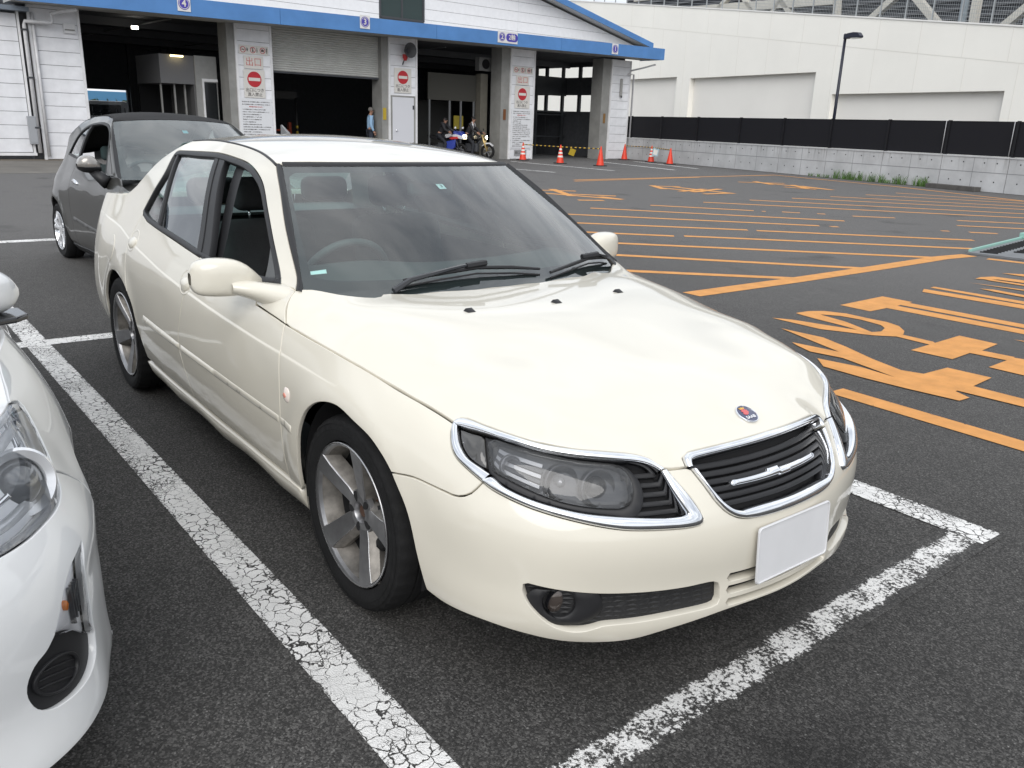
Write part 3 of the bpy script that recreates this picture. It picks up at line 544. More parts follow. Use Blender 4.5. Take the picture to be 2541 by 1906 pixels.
strip('bay_line', [(-4.03, -3.2), (-4.02, -1.2), (-4.0, 0), (-3.98, 1.5)], .155, WL, z=.0022, label='white cross line behind the cream saloon')
strip('bay_line', [(-9.15, -3.2), (-9.13, 0), (-9.1, 3)], .20, WL, z=.0022, label='white cross line beside the grey hatchback front wheel')
for i, p in enumerate(G['white']): strip('white_line', p, .18, WL, label=['short white line leading to the striped cone at the pillar', 'long white line in front of the three cones', 'white line reaching towards the end pillar', 'white line at the foot of the concrete wall'][i])
ORD = ['', 'second ', 'third ', 'fourth ', 'fifth ', 'sixth ', 'seventh ', 'eighth ', 'ninth ', 'tenth ', 'eleventh ', 'twelfth ', 'thirteenth ', 'fourteenth ', 'fifteenth ', 'sixteenth ', 'seventeenth ', 'eighteenth ', 'nineteenth ', 'twentieth ']
_cl = lambda i: abs((G['lines'][i][0][0] - G['lines'][i][0][1]) * -.7)          # diagonal order across the hatched zone
_full = sorted([i for i in range(len(G['lines'])) if not (i in (2, 3, 11) or i > 19)], key=_cl)
for i, p in enumerate(G['lines']):
    a, b = np.array(p[0]), np.array(p[1]); L_ = np.linalg.norm(b - a); faded = i in (2, 3, 11) or i > 19
    if i in (10, 12, 14, 16, 17, 18): a = a - (b - a) / L_ * (4.5 if i < 16 else 3.2)
    k = max(2, int(L_ / 2)); lab = 'faded orange remnant of a diagonal stripe in the hatched zone' if faded else (ORD[_full.index(i)] + 'orange hatch stripe counted from the cream saloon outwards' if _full.index(i) else 'orange hatch stripe closest to the cream saloon')
    strip('hatch_line', [a + (b - a) * t for t in np.linspace(0, 1, k)], .15, ORW if faded else OR, z=.0026, label=lab, group='orange hatch stripes' if not faded else 'faded stripe remnants')
bl_ = ['orange border line of the hatched zone, nearest the cream saloon', 'orange double line before the cones, far edge', 'orange double line before the cones, near edge', 'orange line running to the foot of the concrete wall', 'orange border line along the weeds under the wall', 'long orange line beside the headlamp of the cream saloon']
for i, p in enumerate(G['border']): strip('border_line', p, (.22, .16, .12, .16, .16, .16)[i], OR, z=.0032 + .0002 * i, label=bl_[i])
def lettering(nm, label, idx, polys=None, strips=None):
    e = empty(nm, (0, 0, 0), label=label, cat='road lettering')
    for i in idx:
        o = flatpoly('stroke', polys[i], OR, z=.003 + .0002 * i) if polys else strip('stroke', strips[i], .20, OR, z=.003 + .0002 * i)
        for k in ('category', 'label'):
            if k in o: del o[k]
        o.parent = e
lettering('road_lettering', 'large orange characters painted nearest the headlamp of the cream saloon', [5, 6, 7, 8, 9, 10, 11, 13, 14, 15, 16, 17], polys=G['big'])
lettering('road_lettering', 'large orange character strokes further out, beside the floor plate', [0, 1, 2, 3, 4, 12, 18, 19, 20, 21, 22], polys=G['big'])
lettering('road_lettering', 'distant orange character seen just past the windscreen edge', range(0, 6), strips=G['far'])
lettering('road_lettering', 'distant orange character in the middle of the far row', range(6, 13), strips=G['far'])
lettering('road_lettering', 'distant orange character closest to the concrete wall', range(13, 19), strips=G['far'])
# ramp plate at the right edge
pl = np.array(G['plate']); pm_ = empty('floor_plate', (*pl[0], 0), label='grey steel floor plate with dark slots and mint green edging', cat='floor plate'); rel = pl - pl[0]
grey_plate = mat('plate_grey', (.20, .21, .22), rough=.5, metal=.3, var=.2)
m = MB(); m.prism([tuple(p) for p in (rel if area2(rel) > 0 else rel[::-1])], lambda p: (p[0], p[1], .004), lambda p: (p[0], p[1], .03)); m.build('plate_sheet', grey_plate, pm_)
e0, e1 = rel[0], rel[1]; dv = (e1 - e0) / np.linalg.norm(e1 - e0); nv_ = np.array([-dv[1], dv[0]]); nv_ = nv_ if nv_[0] > 0 else -nv_
mint = mat('mint_edging', (.26, .46, .40), rough=.6)
m = MB(); m.bar((*(e0 + dv * .1), .045), (*(e1), .045), .035, .03); m.build('edging', mint, pm_)
m = MB(); m.box(-.12, .12, -.16, .16, 0, .09); o = m.build('edging_block', mint, pm_, bevel=.01); o.location = (*(e0 + dv * 2.75 + nv_ * .1), .03)
slot_me = None
for r in range(3):
    for k in range(16):
        c = e0 + dv * (.18 + .15 * k) + nv_ * (.22 + .30 * r)
        if r and k < 3 * r: continue
        if slot_me is None: slot_me = MB().box(-.11, .11, -.028, .028, 0, .012).build('slot', M['dark'], pm_); o = slot_me
        else: o = share(slot_me, 'slot', pm_)
        o.location = (*c, .03); o.rotation_euler = (0, 0, math.atan2(nv_[1], nv_[0]) + .25)
# ------------------------------------------------------------------ inspection hall
TH = math.atan2(25, -1.4); BO = Vector((-27.2, 3.3, 0)); BMx = Matrix.Translation(BO) @ Matrix.Rotation(TH, 4, 'Z')
hall = empty('inspection_hall', BO, TH, label='white inspection hall with blue canopy and four drive-through lanes', cat='building')
WS_ = mat('white_siding', (.78, .785, .81), rough=.6, var=.16, vscale=1.6); WS2 = mat('white_frame', (.76, .76, .77), rough=.5, var=.15, vscale=2)
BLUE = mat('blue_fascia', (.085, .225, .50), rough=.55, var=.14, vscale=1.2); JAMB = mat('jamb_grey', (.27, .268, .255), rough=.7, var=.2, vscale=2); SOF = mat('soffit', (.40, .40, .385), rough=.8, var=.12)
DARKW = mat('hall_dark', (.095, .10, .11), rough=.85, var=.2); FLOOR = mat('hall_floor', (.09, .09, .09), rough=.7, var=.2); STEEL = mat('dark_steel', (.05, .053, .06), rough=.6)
GJ = mat('joint_dark', (.20, .20, .20), rough=.9)
_bc = {}
def boards(par, a0, a1, z0, z1, y, h=.385, nm='siding_board', mt=None, top=None):
    w_ = round(a1 - a0, 3); n = int((z1 - z0) / h + .2)
    for i in range(n + 1):
        za = z0 + i * h; zb = min(za + h - .012, z1)
        if zb - za < .05: continue
        key = (w_, round(zb - za, 3))
        if key not in _bc:
            _bc[key] = MB().box(0, w_, 0, .03, 0, zb - za).build(nm, mt or WS_, par, bevel=.004, seg=1); o = _bc[key]
        else: o = share(_bc[key], nm, par)
        o.location = (a0, y, za)
def pillar(name, a0, a1, jl, jr, z1=4.55):
    """jl/jr: widths of grey jambs left/right of the white face"""
    p = MB().box(a0 + .02, a1 - .02, .03, .75, 0, z1).build(name, GJ, hall)
    boards(p, a0 + .08, a1 - .08, .02, z1, 0)
    m = MB(); m.box(a0, a0 + .08, -.02, .06, 0, z1); m.box(a1 - .08, a1, -.02, .06, 0, z1); m.build('corner_trim', WS2, p)
    if jl: MB().box(a0 - jl, a0 - .002, .05, .75, 0, z1).build('jamb', JAMB, p)
    return p
pA = pillar('pillar', -.50, .90, 0, 0); pB = pillar('pillar', 5.68, 7.0, .26, 0); pC = pillar('pillar', 11.73, 13.05, .28, 0); pD = pillar('pillar', 17.86, 19.27, .46, 0); pE = pillar('pillar', 24.14, 25.50, .54, 0)
# left shed wall
sh = MB().box(-12, -.72, .02, .3, .16, 4.04).build('side_wall', GJ, hall); boards(sh, -12, -.80, .22, 4.04, -.01)
MB().box(-12, -.70, -.05, .05, .12, .20).build('wall_foot', WS2, sh); MB().box(-.78, -.72, -.04, .1, .16, 4.1).build('corner_trim', WS2, sh)
MB().box(-.72, -.50, .25, .6, 0, 4.5).build('wall_gap', mat('gap_grey', (.12, .12, .125), rough=.8), hall)
MB().box(-12, -.5, -.35, 3, 4.10, 4.22).build('shed_eave', mat('eave_grey', (.17, .20, .24), rough=.5), sh)
# canopy with blue fascia boards
def fz(a): return 4.30 + .0125 * a
a_j = [-1.0, 6.78, 13.12, 19.65, 26.45]
for i in range(4):
    a, b = a_j[i] + .006, a_j[i + 1] - .006; m = MB(); V = []
    for y in (-1.2, -1.15):
        V += [(a, y, fz(a)), (b, y, fz(b)), (b, y, fz(b) + .50), (a, y, fz(a) + .50)]
    m.add(V, [(0, 1, 2, 3), (7, 6, 5, 4), (0, 4, 5, 1), (1, 5, 6, 2), (2, 6, 7, 3), (3, 7, 4, 0)]); m.build('fascia_board', BLUE, hall)
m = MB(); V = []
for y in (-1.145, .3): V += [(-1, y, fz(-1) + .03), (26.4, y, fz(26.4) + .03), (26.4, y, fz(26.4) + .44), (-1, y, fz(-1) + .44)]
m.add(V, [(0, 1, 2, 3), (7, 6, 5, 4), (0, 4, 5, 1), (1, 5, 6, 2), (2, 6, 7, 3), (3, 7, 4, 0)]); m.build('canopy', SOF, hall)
MB().box(26.40, 26.45, -1.15, .3, fz(26.4), fz(26.4) + .5).build('fascia_return', BLUE, hall)
# gable wall, window, blue verge
gz = lambda a: 8.40 - .2165 * abs(a - 12.4)
gable = None
m = MB(); m.prism([(-1.2, 4.85), (25.9, 4.85), (25.9, gz(25.9) - .25), (12.4, gz(12.4) - .25), (-1.2, gz(-1.2) - .25)], lambda p: (p[0], .06, p[1]), lambda p: (p[0], .30, p[1])); gable = m.build('gable', GJ, hall)
z = 4.86
while z < 8.1:
    h = .372; half_w = (8.40 - .28 - z - h) / .2165; al, ar = max(-1.15, 12.4 - half_w), min(25.8, 12.4 + half_w); half_b = (8.40 - .28 - z) / .2165; bl2, br2 = max(-1.15, 12.4 - half_b), min(25.8, 12.4 + half_b)
    segs = [(bl2, al, 11.36, 11.36), (13.40, 13.40, 18.2, 18.2), (18.21, 18.21, ar, br2)] if z < 7.0 else [(bl2, al, ar, br2)]
    for (b0, t0, t1, b1) in segs:
        if b1 - b0 < .1: continue
        t0_ = min(max(t0, b0), b1); t1_ = max(min(t1, b1), t0_)
        MB().prism([(b0, z), (b1, z), (t1_, z + h), (t0_, z + h)], lambda p: (p[0], .03, p[1]), lambda p: (p[0], .06, p[1])).build('gable_board', mat('gable_white', (.80, .805, .83), rough=.6, var=.05) if 'gb' not in globals() else gb, gable)
        gb = bpy.data.materials['gable_white']
    z += .385
m = MB(); m.box(11.36, 11.44, 0, .08, 5.15, 7.05); m.box(13.32, 13.40, 0, .08, 5.15, 7.05); m.box(12.34, 12.42, .02, .06, 5.2, 7.0); m.box(11.44, 13.32, 0, .10, 5.12, 5.2); m.box(11.44, 13.32, 0, .08, 6.97, 7.05); gw_ = m.build('gable_window', STEEL, gable)
for a in (11.44, 12.42): MB().box(a, a + .90, .045, .052, 5.2, 6.97).build('pane', mat('upper_glass', (.05, .07, .07), rough=.08, coat=1), gw_)
for sgn in (1, -1):
    m = MB(); V = []
    pts_ = [(12.4, 8.40), (26.35, 8.40 - .2165 * 13.95)]
    for y in (-.55, -.50): 
        for (a, zz_) in pts_: V += [(12.4 + sgn * (a - 12.4), y, zz_ - .22), (12.4 + sgn * (a - 12.4), y, zz_ + .02)]
    m.add(V, [(0, 2, 3, 1), (4, 5, 7, 6), (0, 4, 6, 2), (1, 3, 7, 5), (2, 6, 7, 3), (0, 1, 5, 4)]); m.build('verge_board', BLUE, hall)
    m = MB(); V = []
    for y in (-.50, 22): 
        for (a, zz_) in pts_: V += [(12.4 + sgn * (a - 12.4), y, zz_ - .18), (12.4 + sgn * (a - 12.4), y, zz_ - .03)]
    m.add(V, [(0, 2, 3, 1), (4, 5, 7, 6), (0, 4, 6, 2), (1, 3, 7, 5), (2, 6, 7, 3), (0, 1, 5, 4)]); m.build('roof', mat('roof_sheet_%d' % sgn, (.45, .46, .47), rough=.5), hall)
# dark hall inside
DEP = 17.0
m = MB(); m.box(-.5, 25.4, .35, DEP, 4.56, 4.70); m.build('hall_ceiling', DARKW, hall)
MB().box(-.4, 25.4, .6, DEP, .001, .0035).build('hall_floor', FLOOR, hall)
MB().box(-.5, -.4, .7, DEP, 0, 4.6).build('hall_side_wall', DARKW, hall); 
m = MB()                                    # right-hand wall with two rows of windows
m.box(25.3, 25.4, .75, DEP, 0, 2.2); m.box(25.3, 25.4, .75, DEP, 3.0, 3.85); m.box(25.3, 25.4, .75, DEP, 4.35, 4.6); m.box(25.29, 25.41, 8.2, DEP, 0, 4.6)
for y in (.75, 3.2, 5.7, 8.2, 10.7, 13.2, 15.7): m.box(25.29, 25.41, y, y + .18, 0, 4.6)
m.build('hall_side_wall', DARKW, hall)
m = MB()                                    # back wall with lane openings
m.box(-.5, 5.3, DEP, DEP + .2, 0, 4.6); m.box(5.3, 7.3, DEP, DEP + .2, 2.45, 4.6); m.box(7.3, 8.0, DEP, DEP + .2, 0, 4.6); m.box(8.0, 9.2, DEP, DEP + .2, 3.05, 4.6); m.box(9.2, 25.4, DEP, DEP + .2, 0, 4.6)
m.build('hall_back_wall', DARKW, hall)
for a in (6.85, 8.45, 8.8): MB().box(a, a + .16, DEP - 2, DEP - 1.84, 0, 4.6).build('steel_post', STEEL, hall)
for y in (4, 8, 12): MB().box(-.4, 25.3, y, y + .12, 4.30, 4.56).build('ceiling_beam', mat('beam_grey_%d' % y, (.10, .105, .115), rough=.6), hall)
for a in (1.2, 3.9, 8.5, 15): 
    m = MB(); m.bar((a, .8, 4.40), (a, DEP, 4.40), .05, .04); m.build('ceiling_conduit', mat('conduit_%d' % int(a * 10), (.16, .17, .18), rough=.5), hall)
for q, (a, y, z_) in enumerate(((3.45, 3.0, 4.22), (1.25, 9.0, 4.1))):
    lo = MB().box(a - .1, a + .1, y - .06, y + .06, z_ - .05, z_ + .05).build('ceiling_lamp', mat('lamp_lit_%d' % q, (1, .95, .85), emit=6, ecol=(1, .93, .8)), hall)
# lane 1 frame and posts
m = MB(); m.box(20.35, 21.0, 3.2, 3.7, 0, 4.56); m.build('steel_column', mat('column_dark', (.055, .06, .07), rough=.6), hall)
lw = empty('lattice_window', (0, 0, 0), parent=hall)
fr = mat('window_frame_dark', (.05, .055, .06), rough=.5); pane_m = mat('milk_pane', (.62, .68, .64), rough=.4, trans=.0)
Y1 = 4.2
m = MB(); m.box(21.05, 25.3, Y1, Y1 + .1, 4.35, 4.56); m.box(21.05, 25.3, Y1, Y1 + .1, 2.95, 3.85); m.box(21.05, 25.3, Y1, Y1 + .1, 2.12, 2.2)
for a in (21.05, 23.05, 23.15, 25.0): m.box(a, a + .14, Y1 - .02, Y1 + .12, 0, 4.56)
m.box(21.05, 25.3, Y1, Y1 + .1, .9, .96); m.box(21.05, 25.3, Y1, Y1 + .1, 1.98, 2.04); m.build('lattice_frame', fr, lw)
# small rooms inside lanes 4 and 2
bt_m = mat('booth_wall', (.30, .30, .29), rough=.7, var=.1); bt2 = mat('booth_tan', (.15, .14, .115), rough=.7, var=.15); bt3 = mat('booth_front', (.06, .058, .05), rough=.8)
b4 = MB().box(4.65, 5.40, 1.0, 1.06, 0, 3.35).build('control_booth', bt_m, None); b4.matrix_world = BMx; tag(b4, 'pale control booth with a dark door inside the leftmost lane', 'booth')
MB().box(3.5, 4.65, 1.06, 3.4, 2.42, 3.33).build('booth_head', mat('booth_head_grey', (.15, .15, .155), rough=.7), b4)
MB().box(3.5, 4.65, 3.3, 3.4, 0, 2.42).build('booth_rear', M['dark'], b4); MB().box(4.60, 4.66, 1.07, 3.4, 0, 2.42).build('booth_side', mat('booth_side', (.12, .12, .12), rough=.6), b4)
dd_ = MB().box(4.93, 5.36, .985, .998, 1.12, 2.5).build('booth_door', mat('booth_door_glass', (.012, .014, .016), rough=.15), b4); MB().box(4.93, 5.36, .985, .998, .1, 1.10).build('door_panel', mat('booth_grey', (.20, .205, .21), rough=.6), b4)
m = MB(); m.box(4.86, 4.92, .96, 1.0, 0, 2.62); m.box(4.92, 5.40, .96, 1.0, 2.53, 2.62); m.build('door_frame', WS2, b4); MB().box(3.85, 4.25, .90, 1.0, 3.26, 3.31).build('strip_lamp', mat('strip_lit', (1, .85, .45), emit=4, ecol=(1, .8, .4)), b4)
for a in (3.55, 4.0, 4.35): MB().box(a, a + .05, 1.3, 1.36, 0, 2.42).build('booth_mullion', JAMB, b4)
b2 = MB().box(14.45, 17.0, 1.25, 1.30, 2.35, 3.42).build('test_booth', bt3, None); b2.matrix_world = BMx; tag(b2, 'tan test booth with an air conditioner on its roof inside the second lane', 'booth')
MB().box(17.0, 17.38, .95, 1.30, 0, 3.5).build('booth_end', bt2, b2); MB().box(14.45, 17.0, 3.0, 3.1, 0, 2.35).build('booth_rear', mat('booth_rear_dim', (.04, .04, .038), rough=.8), b2)
for a in (14.5, 15.55, 16.15, 16.85): MB().box(a, a + .07, 1.25, 1.31, 0, 2.35).build('booth_mullion', mat('mull_%d' % int(a * 100), (.16, .165, .17), rough=.5), b2)
MB().box(16.0, 16.5, 1.5, 1.55, 1.2, 1.75).build('booth_notice', mat('notice_yellow', (.30, .24, .03), rough=.7), b2)
ac = MB().box(16.90, 17.80, .95, 1.25, 3.62, 4.17).build('air_conditioner', mat('ac_body', (.20, .20, .195), rough=.6), None, bevel=.02); ac.matrix_world = BMx; tag(ac, 'grey air conditioner unit mounted above the test booth', 'air conditioner')
MB().lathe([(.20, 0), (.20, .02), (.17, .02), (.05, .03), (.001, .03)], 24, axis='y', M=Matrix.Translation((17.25, .945, 3.9)) @ Matrix.Diagonal((1, -1, 1, 1))).build('fan_guard', M['dark'], ac)
# roller shutter half down in lane 3
m = MB(); n = 19; z_ = 3.0; dz = (4.46 - 3.0) / n; V = []; F = []
for i in range(n * 4 + 1):
    zz_ = z_ + i * dz / 4; y = .30 - .03 * abs(math.sin(math.pi * i / 4)); V += [(7.0, y, zz_), (11.46, y, zz_)]
    if i: F.append((2 * i - 2, 2 * i - 1, 2 * i + 1, 2 * i))
m.add(V, F); shu = m.build('roller_shutter', mat('shutter_grey', (.50, .50, .475), rough=.5, var=.12, vscale=2), None); shu.matrix_world = BMx; tag(shu, 'grey slatted roller shutter half lowered over the third lane', 'shutter')
MB().box(7.0, 11.46, .25, .33, 2.94, 3.0).build('bottom_rail', STEEL, shu)
# things seen in the lanes
def onhall(o, lab, cat, group=None): o.matrix_world = BMx @ o.matrix_world; return tag(o, lab, cat, group)
ORG = mat('machine_orange', (.42, .06, .02), rough=.5); YEL = mat('machine_yellow', (.45, .32, .03), rough=.5)
for q, (a, y, s) in enumerate(((9.0, 4.2, 1.25), (10.0, 4.8, 1.0))):
    m = MB(); m.box(a - .35 * s, a + .35 * s, y, y + .4, .1, .55 * s); m.box(a - .06, a + .06, y + .1, y + .3, .5 * s, 1.25 * s); m.box(a - .40 * s, a + .40 * s, y - .1, y + .5, 0, .12); m.box(a + .5 * s, a + .56 * s, y, y + .1, .0, .8 * s); m.box(a - .3 * s, a + .56 * s, y + .02, y + .07, .72 * s, .78 * s)
    o = m.build('tester_machine', ORG, None, bevel=.015); onhall(o, ['orange test machine with an upright in the shuttered lane', 'smaller orange test machine beside the striped post'][q], 'machine'); MB().box(a - .2, a + .2, y - .02, y, .25, .4).build('machine_panel', M['dark'], o)
m = MB(); m.tube([(9.65, 3.6, 0), (9.65, 3.6, 2.2)], .05, 8); po = m.build('striped_post', M['black_trim'], None, smooth=True); onhall(po, 'black and yellow striped post standing in the shuttered lane', 'post')
for k in range(5): MB().tube([(9.65, 3.6, .15 + k * .22), (9.65, 3.6, .26 + k * .22)], .052, 8).build('stripe', YEL, po, smooth=True)
MB().box(9.0, 10.9, 6.0, 6.3, 2.2, 2.5).build('overhead_rail', mat('rail_grey', (.09, .09, .09), rough=.6), hall)
# pipes and boxes on the left
PIPE = mat('pipe_white', (.62, .62, .63), rough=.45, var=.15); m = MB(); m.tube([(-.62, -.10, .2), (-.62, -.10, 3.75), (-.60, -.12, 3.85), (-.3, -.2, 3.85), (.05, -.3, 3.85), (.08, -.3, 3.9), (.08, -.3, 4.1), (.3, -.5, 4.18), (.62, -.9, 4.22)], .055, 10); dp = m.build('downpipe', PIPE, None, smooth=True); onhall(dp, 'white downpipe bending under the eave at the left pillar', 'pipe')
for z_ in (.9, 2.3, 3.6): MB().box(-.70, -.54, -.17, 0, z_, z_ + .05).build('pipe_clip', STEEL, dp)
m = MB(); m.tube([(-.38, -.06, .1), (-.38, -.06, 4.1)], .045, 10); onhall(m.build('downpipe', PIPE, None, smooth=True), 'straight white downpipe against the left pillar', 'pipe')
eb = MB().box(-.86, -.64, -.16, -.02, .45, 1.25).build('meter_box', mat('box_grey', (.30, .31, .33), rough=.5), None, bevel=.01); onhall(eb, 'grey meter box low on the left wall', 'box'); MB().box(-.84, -.66, -.165, -.16, .5, 1.2).build('box_lid', mat('box_lid', (.33, .34, .36), rough=.5), eb)
cb = MB().box(.42, .75, -.08, 0, 3.62, 3.9).build('junction_box', WS2, None, bevel=.01); onhall(cb, 'small white junction box high on the left pillar', 'box'); MB().box(.45, .72, -.085, -.08, 3.7, 3.74).build('box_slot', JAMB, cb)
m = MB(); m.tube([(25.3, -.15, 4.1), (25.7, -.6, 4.25), (26.2, -.9, 4.42)], .04, 8); m.tube([(25.2, -.1, 3.95), (25.6, -.1, 3.95), (25.62, -.1, 0.1)], .045, 8); onhall(m.build('downpipe', PIPE, None, smooth=True), 'white downpipe at the right corner of the hall', 'pipe')
wlm = MB().box(24.74, 24.88, -.10, -.02, 2.92, 3.72).build('wall_lamp', mat('lamp_tube_grey', (.30, .30, .29), rough=.4), None, bevel=.03); onhall(wlm, 'upright tube lamp on the right end pillar', 'lamp'); MB().box(24.77, 24.85, -.12, -.10, 2.85, 2.95).build('lamp_cap', STEEL, wlm)
# pillar C: door, loudspeaker, red lamp
dr = MB().box(11.86, 12.86, -.045, -.015, .03, 2.34).build('service_door', mat('door_white', (.62, .625, .66), rough=.5), None, bevel=.004); onhall(dr, 'narrow white service door in the pillar beside the shutter', 'door')
m = MB(); m.box(11.80, 11.86, -.05, 0, .03, 2.40); m.box(12.86, 12.92, -.05, 0, .03, 2.40); m.box(11.86, 12.86, -.05, 0, 2.34, 2.40); m.build('door_frame', JAMB, dr)
MB().lathe([(.001, -.06), (.035, -.055), (.04, -.03), (.02, 0)], 12, axis='y', M=Matrix.Translation((12.03, -.045, 1.1))).build('door_knob', M['chrome'], dr, smooth=True)
for z_ in (.5, 1.9): MB().box(12.80, 12.88, -.055, -.045, z_, z_ + .15).build('hinge', STEEL, dr)
m = MB(); m.lathe([(.05, .1), (.07, 0), (.16, -.12), (.27, -.22), (.28, -.24)], 20, axis='y', M=Matrix.Translation((12.5, -.12, 4.05))); ls = m.build('loudspeaker', mat('speaker_grey', (.10, .10, .105), rough=.5), None, smooth=True); onhall(ls, 'grey horn loudspeaker under the canopy by the shutter', 'loudspeaker'); MB().box(12.45, 12.55, -.12, 0, 3.98, 4.1).build('speaker_bracket', STEEL, ls)
m = MB(); m.lathe([(.11, .10), (.10, -.02), (.07, -.07), (.06, -.12)], 16, M=Matrix.Translation((12.4, -.14, 3.80))); rl_ = m.build('warning_lamp', mat('lamp_red_dark', (.38, .03, .03), rough=.3), None, smooth=True); onhall(rl_, 'red warning lamp hanging below the loudspeaker', 'lamp'); m = MB(); m.tube([(12.36, -.12, 3.68), (12.30, -.10, 3.52)], .025, 6); m.build('lamp_stem', STEEL, rl_)
for q, (a, z_) in enumerate(((11.56, 1.7), (17.62, 1.86), (23.86, 1.88))):
    o = MB().box(a - .07, a + .07, .03, .05, z_ - .22, z_ + .22).build('jamb_tag', (YEL, mat('tag_rust', (.16, .06, .02), rough=.8), mat('tag_brown', (.22, .12, .04), rough=.8))[q], None); onhall(o, ['yellow tag on the jamb right of the shutter', 'rusty brown tag on the jamb of the middle pillar', 'brown tag on the jamb of the right end pillar'][q], 'tag')
# ------------------------------------------------------------------ signs
SW = mat('sign_white', (.66, .64, .60), rough=.5, var=.06, vscale=3); SR = mat('sign_red', (.46, .025, .035), rough=.5); SK = mat('sign_ink', (.10, .09, .09), rough=.6); SRo = mat('sign_rose', (.55, .10, .09), rough=.6); SN = mat('notice_white', (.70, .71, .73), rough=.5); SBl = mat('sign_blue', (.07, .055, .36), rough=.4)
TX = Matrix.Rotation(R_(90), 4, 'X')
def plate_(nm, a0, a1, z0, z1, y, mt, par=None): return MB().box(a0, a1, y, y + .012, z0, z1).build(nm, mt, par)
def txt(nm, s, a, z_, size, mt, par, y, sx_=1.0, align='CENTER', line=1, bold=0): return text_mesh(nm, s, size, mt, Matrix.Translation((a, y, z_)) @ TX, par, ext=.002, sx=sx_, align=align, line=line, bold=bold)
def disc(nm, a, z_, r, mt, par, y, n=32, r0=0):
    P_ = [(r * math.cos(2 * math.pi * k / n), r * math.sin(2 * math.pi * k / n)) for k in range(n)]
    if not r0: return MB().prism(P_, lambda p: (a + p[0], y, z_ + p[1]), lambda p: (a + p[0], y + .004, z_ + p[1])).build(nm, mt, par)
    V = []; F = []
    for k in range(n):
        c, s = math.cos(2 * math.pi * k / n), math.sin(2 * math.pi * k / n)
        for rr, yy in ((r0, y), (r, y), (r, y + .004), (r0, y + .004)): V.append((a + rr * c, yy, z_ + rr * s))
    for k in range(n):
        for j in range(4): F.append((4 * k + j, 4 * k + (j + 1) % 4, 4 * ((k + 1) % n) + (j + 1) % 4, 4 * ((k + 1) % n) + j))
    return MB().add(V, F).build(nm, mt, par)
def exit_sign(a0, a1, z0, z1, lab):
    o = plate_('exit_sign', a0, a1, z0, z1, -.03, SW); txt('sign_text', '出口', (a0 + a1) / 2, (z0 + z1) / 2, .31, SRo, o, -.034, sx_=(a1 - a0) / .72, bold=-.003); onhall(o, lab, 'sign')
def noentry(a0, a1, z0, z1, lab, ac_, zc_, r=.255):
    o = plate_('no_entry_sign', a0, a1, z0, z1, -.034, SW); disc('sign_disc', ac_, zc_, r, SR, o, -.040); MB().box(ac_ - r * .82, ac_ + r * .82, -.044, -.0405, zc_ - .052, zc_ + .052).build('sign_bar', SW, o)
    txt('sign_text', '出口につき\n進入禁止', ac_, z0 + .175, .135, SK, o, -.038, line=1.05); onhall(o, lab, 'sign')
def pictos(a0, a1, z0, z1, lab):
    o = plate_('prohibition_sign', a0, a1, z0, z1, -.026, SW); w_ = (a1 - a0) / 3
    for k in range(3):
        a = a0 + w_ * (k + .40); zc_ = (z0 + z1) / 2; disc('sign_ring', a, zc_, .098, SR, o, -.032, 24, .080); m = MB(); m.bar((a - .06, -.030, zc_ + .06), (a + .06, -.030, zc_ - .06), .014, .004); m.build('sign_slash', SR, o)
        m = MB(); 
        if k == 0: m.box(a - .055, a + .04, -.031, -.028, zc_ - .012, zc_ + .012); m.box(a + .045, a + .055, -.031, -.028, zc_ - .012, zc_ + .03)
        elif k == 1: m.box(a - .022, a + .022, -.031, -.028, zc_ - .06, zc_ + .025); m.box(a - .018, a + .018, -.031, -.028, zc_ + .035, zc_ + .066)
        else: m.box(a - .05, a + .05, -.031, -.028, zc_ - .035, zc_ + .03); m.box(a - .02, a + .02, -.031, -.028, zc_ + .03, zc_ + .045)
        m.build('sign_picture', SK, o); txt('sign_text', '\n'.join(['禁煙', '立入禁止', '撮影禁止'][k]), a + .15, zc_, .062 if k else .07, SK, o, -.030, line=.62)
    onhall(o, lab, 'sign')
def notice(a0, a1, z0, z1, lab, seed):
    rn = random.Random(seed); o = plate_('notice_board', a0, a1, z0, z1, -.022, SN); base = '検査場内では係員の指示に従い安全運転をお願いします車両の出口につき進入できません通行時は徐行してください'
    nl = 19; sz = (a1 - a0) / 27
    lines = []
    for k in range(nl):
        ln = ''.join(base[(seed * 7 + k * 5 + j) % len(base)] for j in range(rn.choice((23, 24, 20, 16, 24, 11)))); lines.append(ln if k != 2 else '')
    txt('notice_text', '\n'.join(lines), a0 + .07, (z0 + z1) / 2 - .02, sz, SK, o, -.025, align='LEFT', line=(z1 - z0) / (nl * sz) * .93)
    txt('notice_heading', '検査場を利用される方へ', (a0 + a1) / 2, z1 - (z1 - z0) * .165, sz * 1.1, SRo, o, -.0255); onhall(o, lab, 'notice')
pictos(5.80, 6.85, 3.46, 3.74, 'row of three prohibition pictograms above the exit sign, on the pillar left of the shutter')
exit_sign(5.95, 6.64, 3.00, 3.41, 'exit sign in red characters on the pillar left of the shutter')
noentry(5.91, 6.67, 2.06, 2.97, 'no entry sign on the pillar left of the shutter', 6.29, 2.66); notice(5.73, 6.88, .35, 2.04, 'long printed notice on the pillar left of the shutter', 1)
noentry(11.97, 12.75, 2.50, 3.40, 'no entry sign above the white service door', 12.36, 3.07, .245)
pictos(18.0, 19.10, 3.58, 3.84, 'weathered row of three prohibition pictograms on the pillar right of the motorcycles')
exit_sign(18.17, 18.90, 3.11, 3.49, 'exit sign in red characters on the pillar right of the motorcycles'); noentry(18.12, 18.98, 2.15, 3.06, 'no entry sign on the pillar right of the motorcycles', 18.54, 2.73, .25)
notice(17.98, 19.14, .48, 2.13, 'long printed notice on the pillar right of the motorcycles', 2)
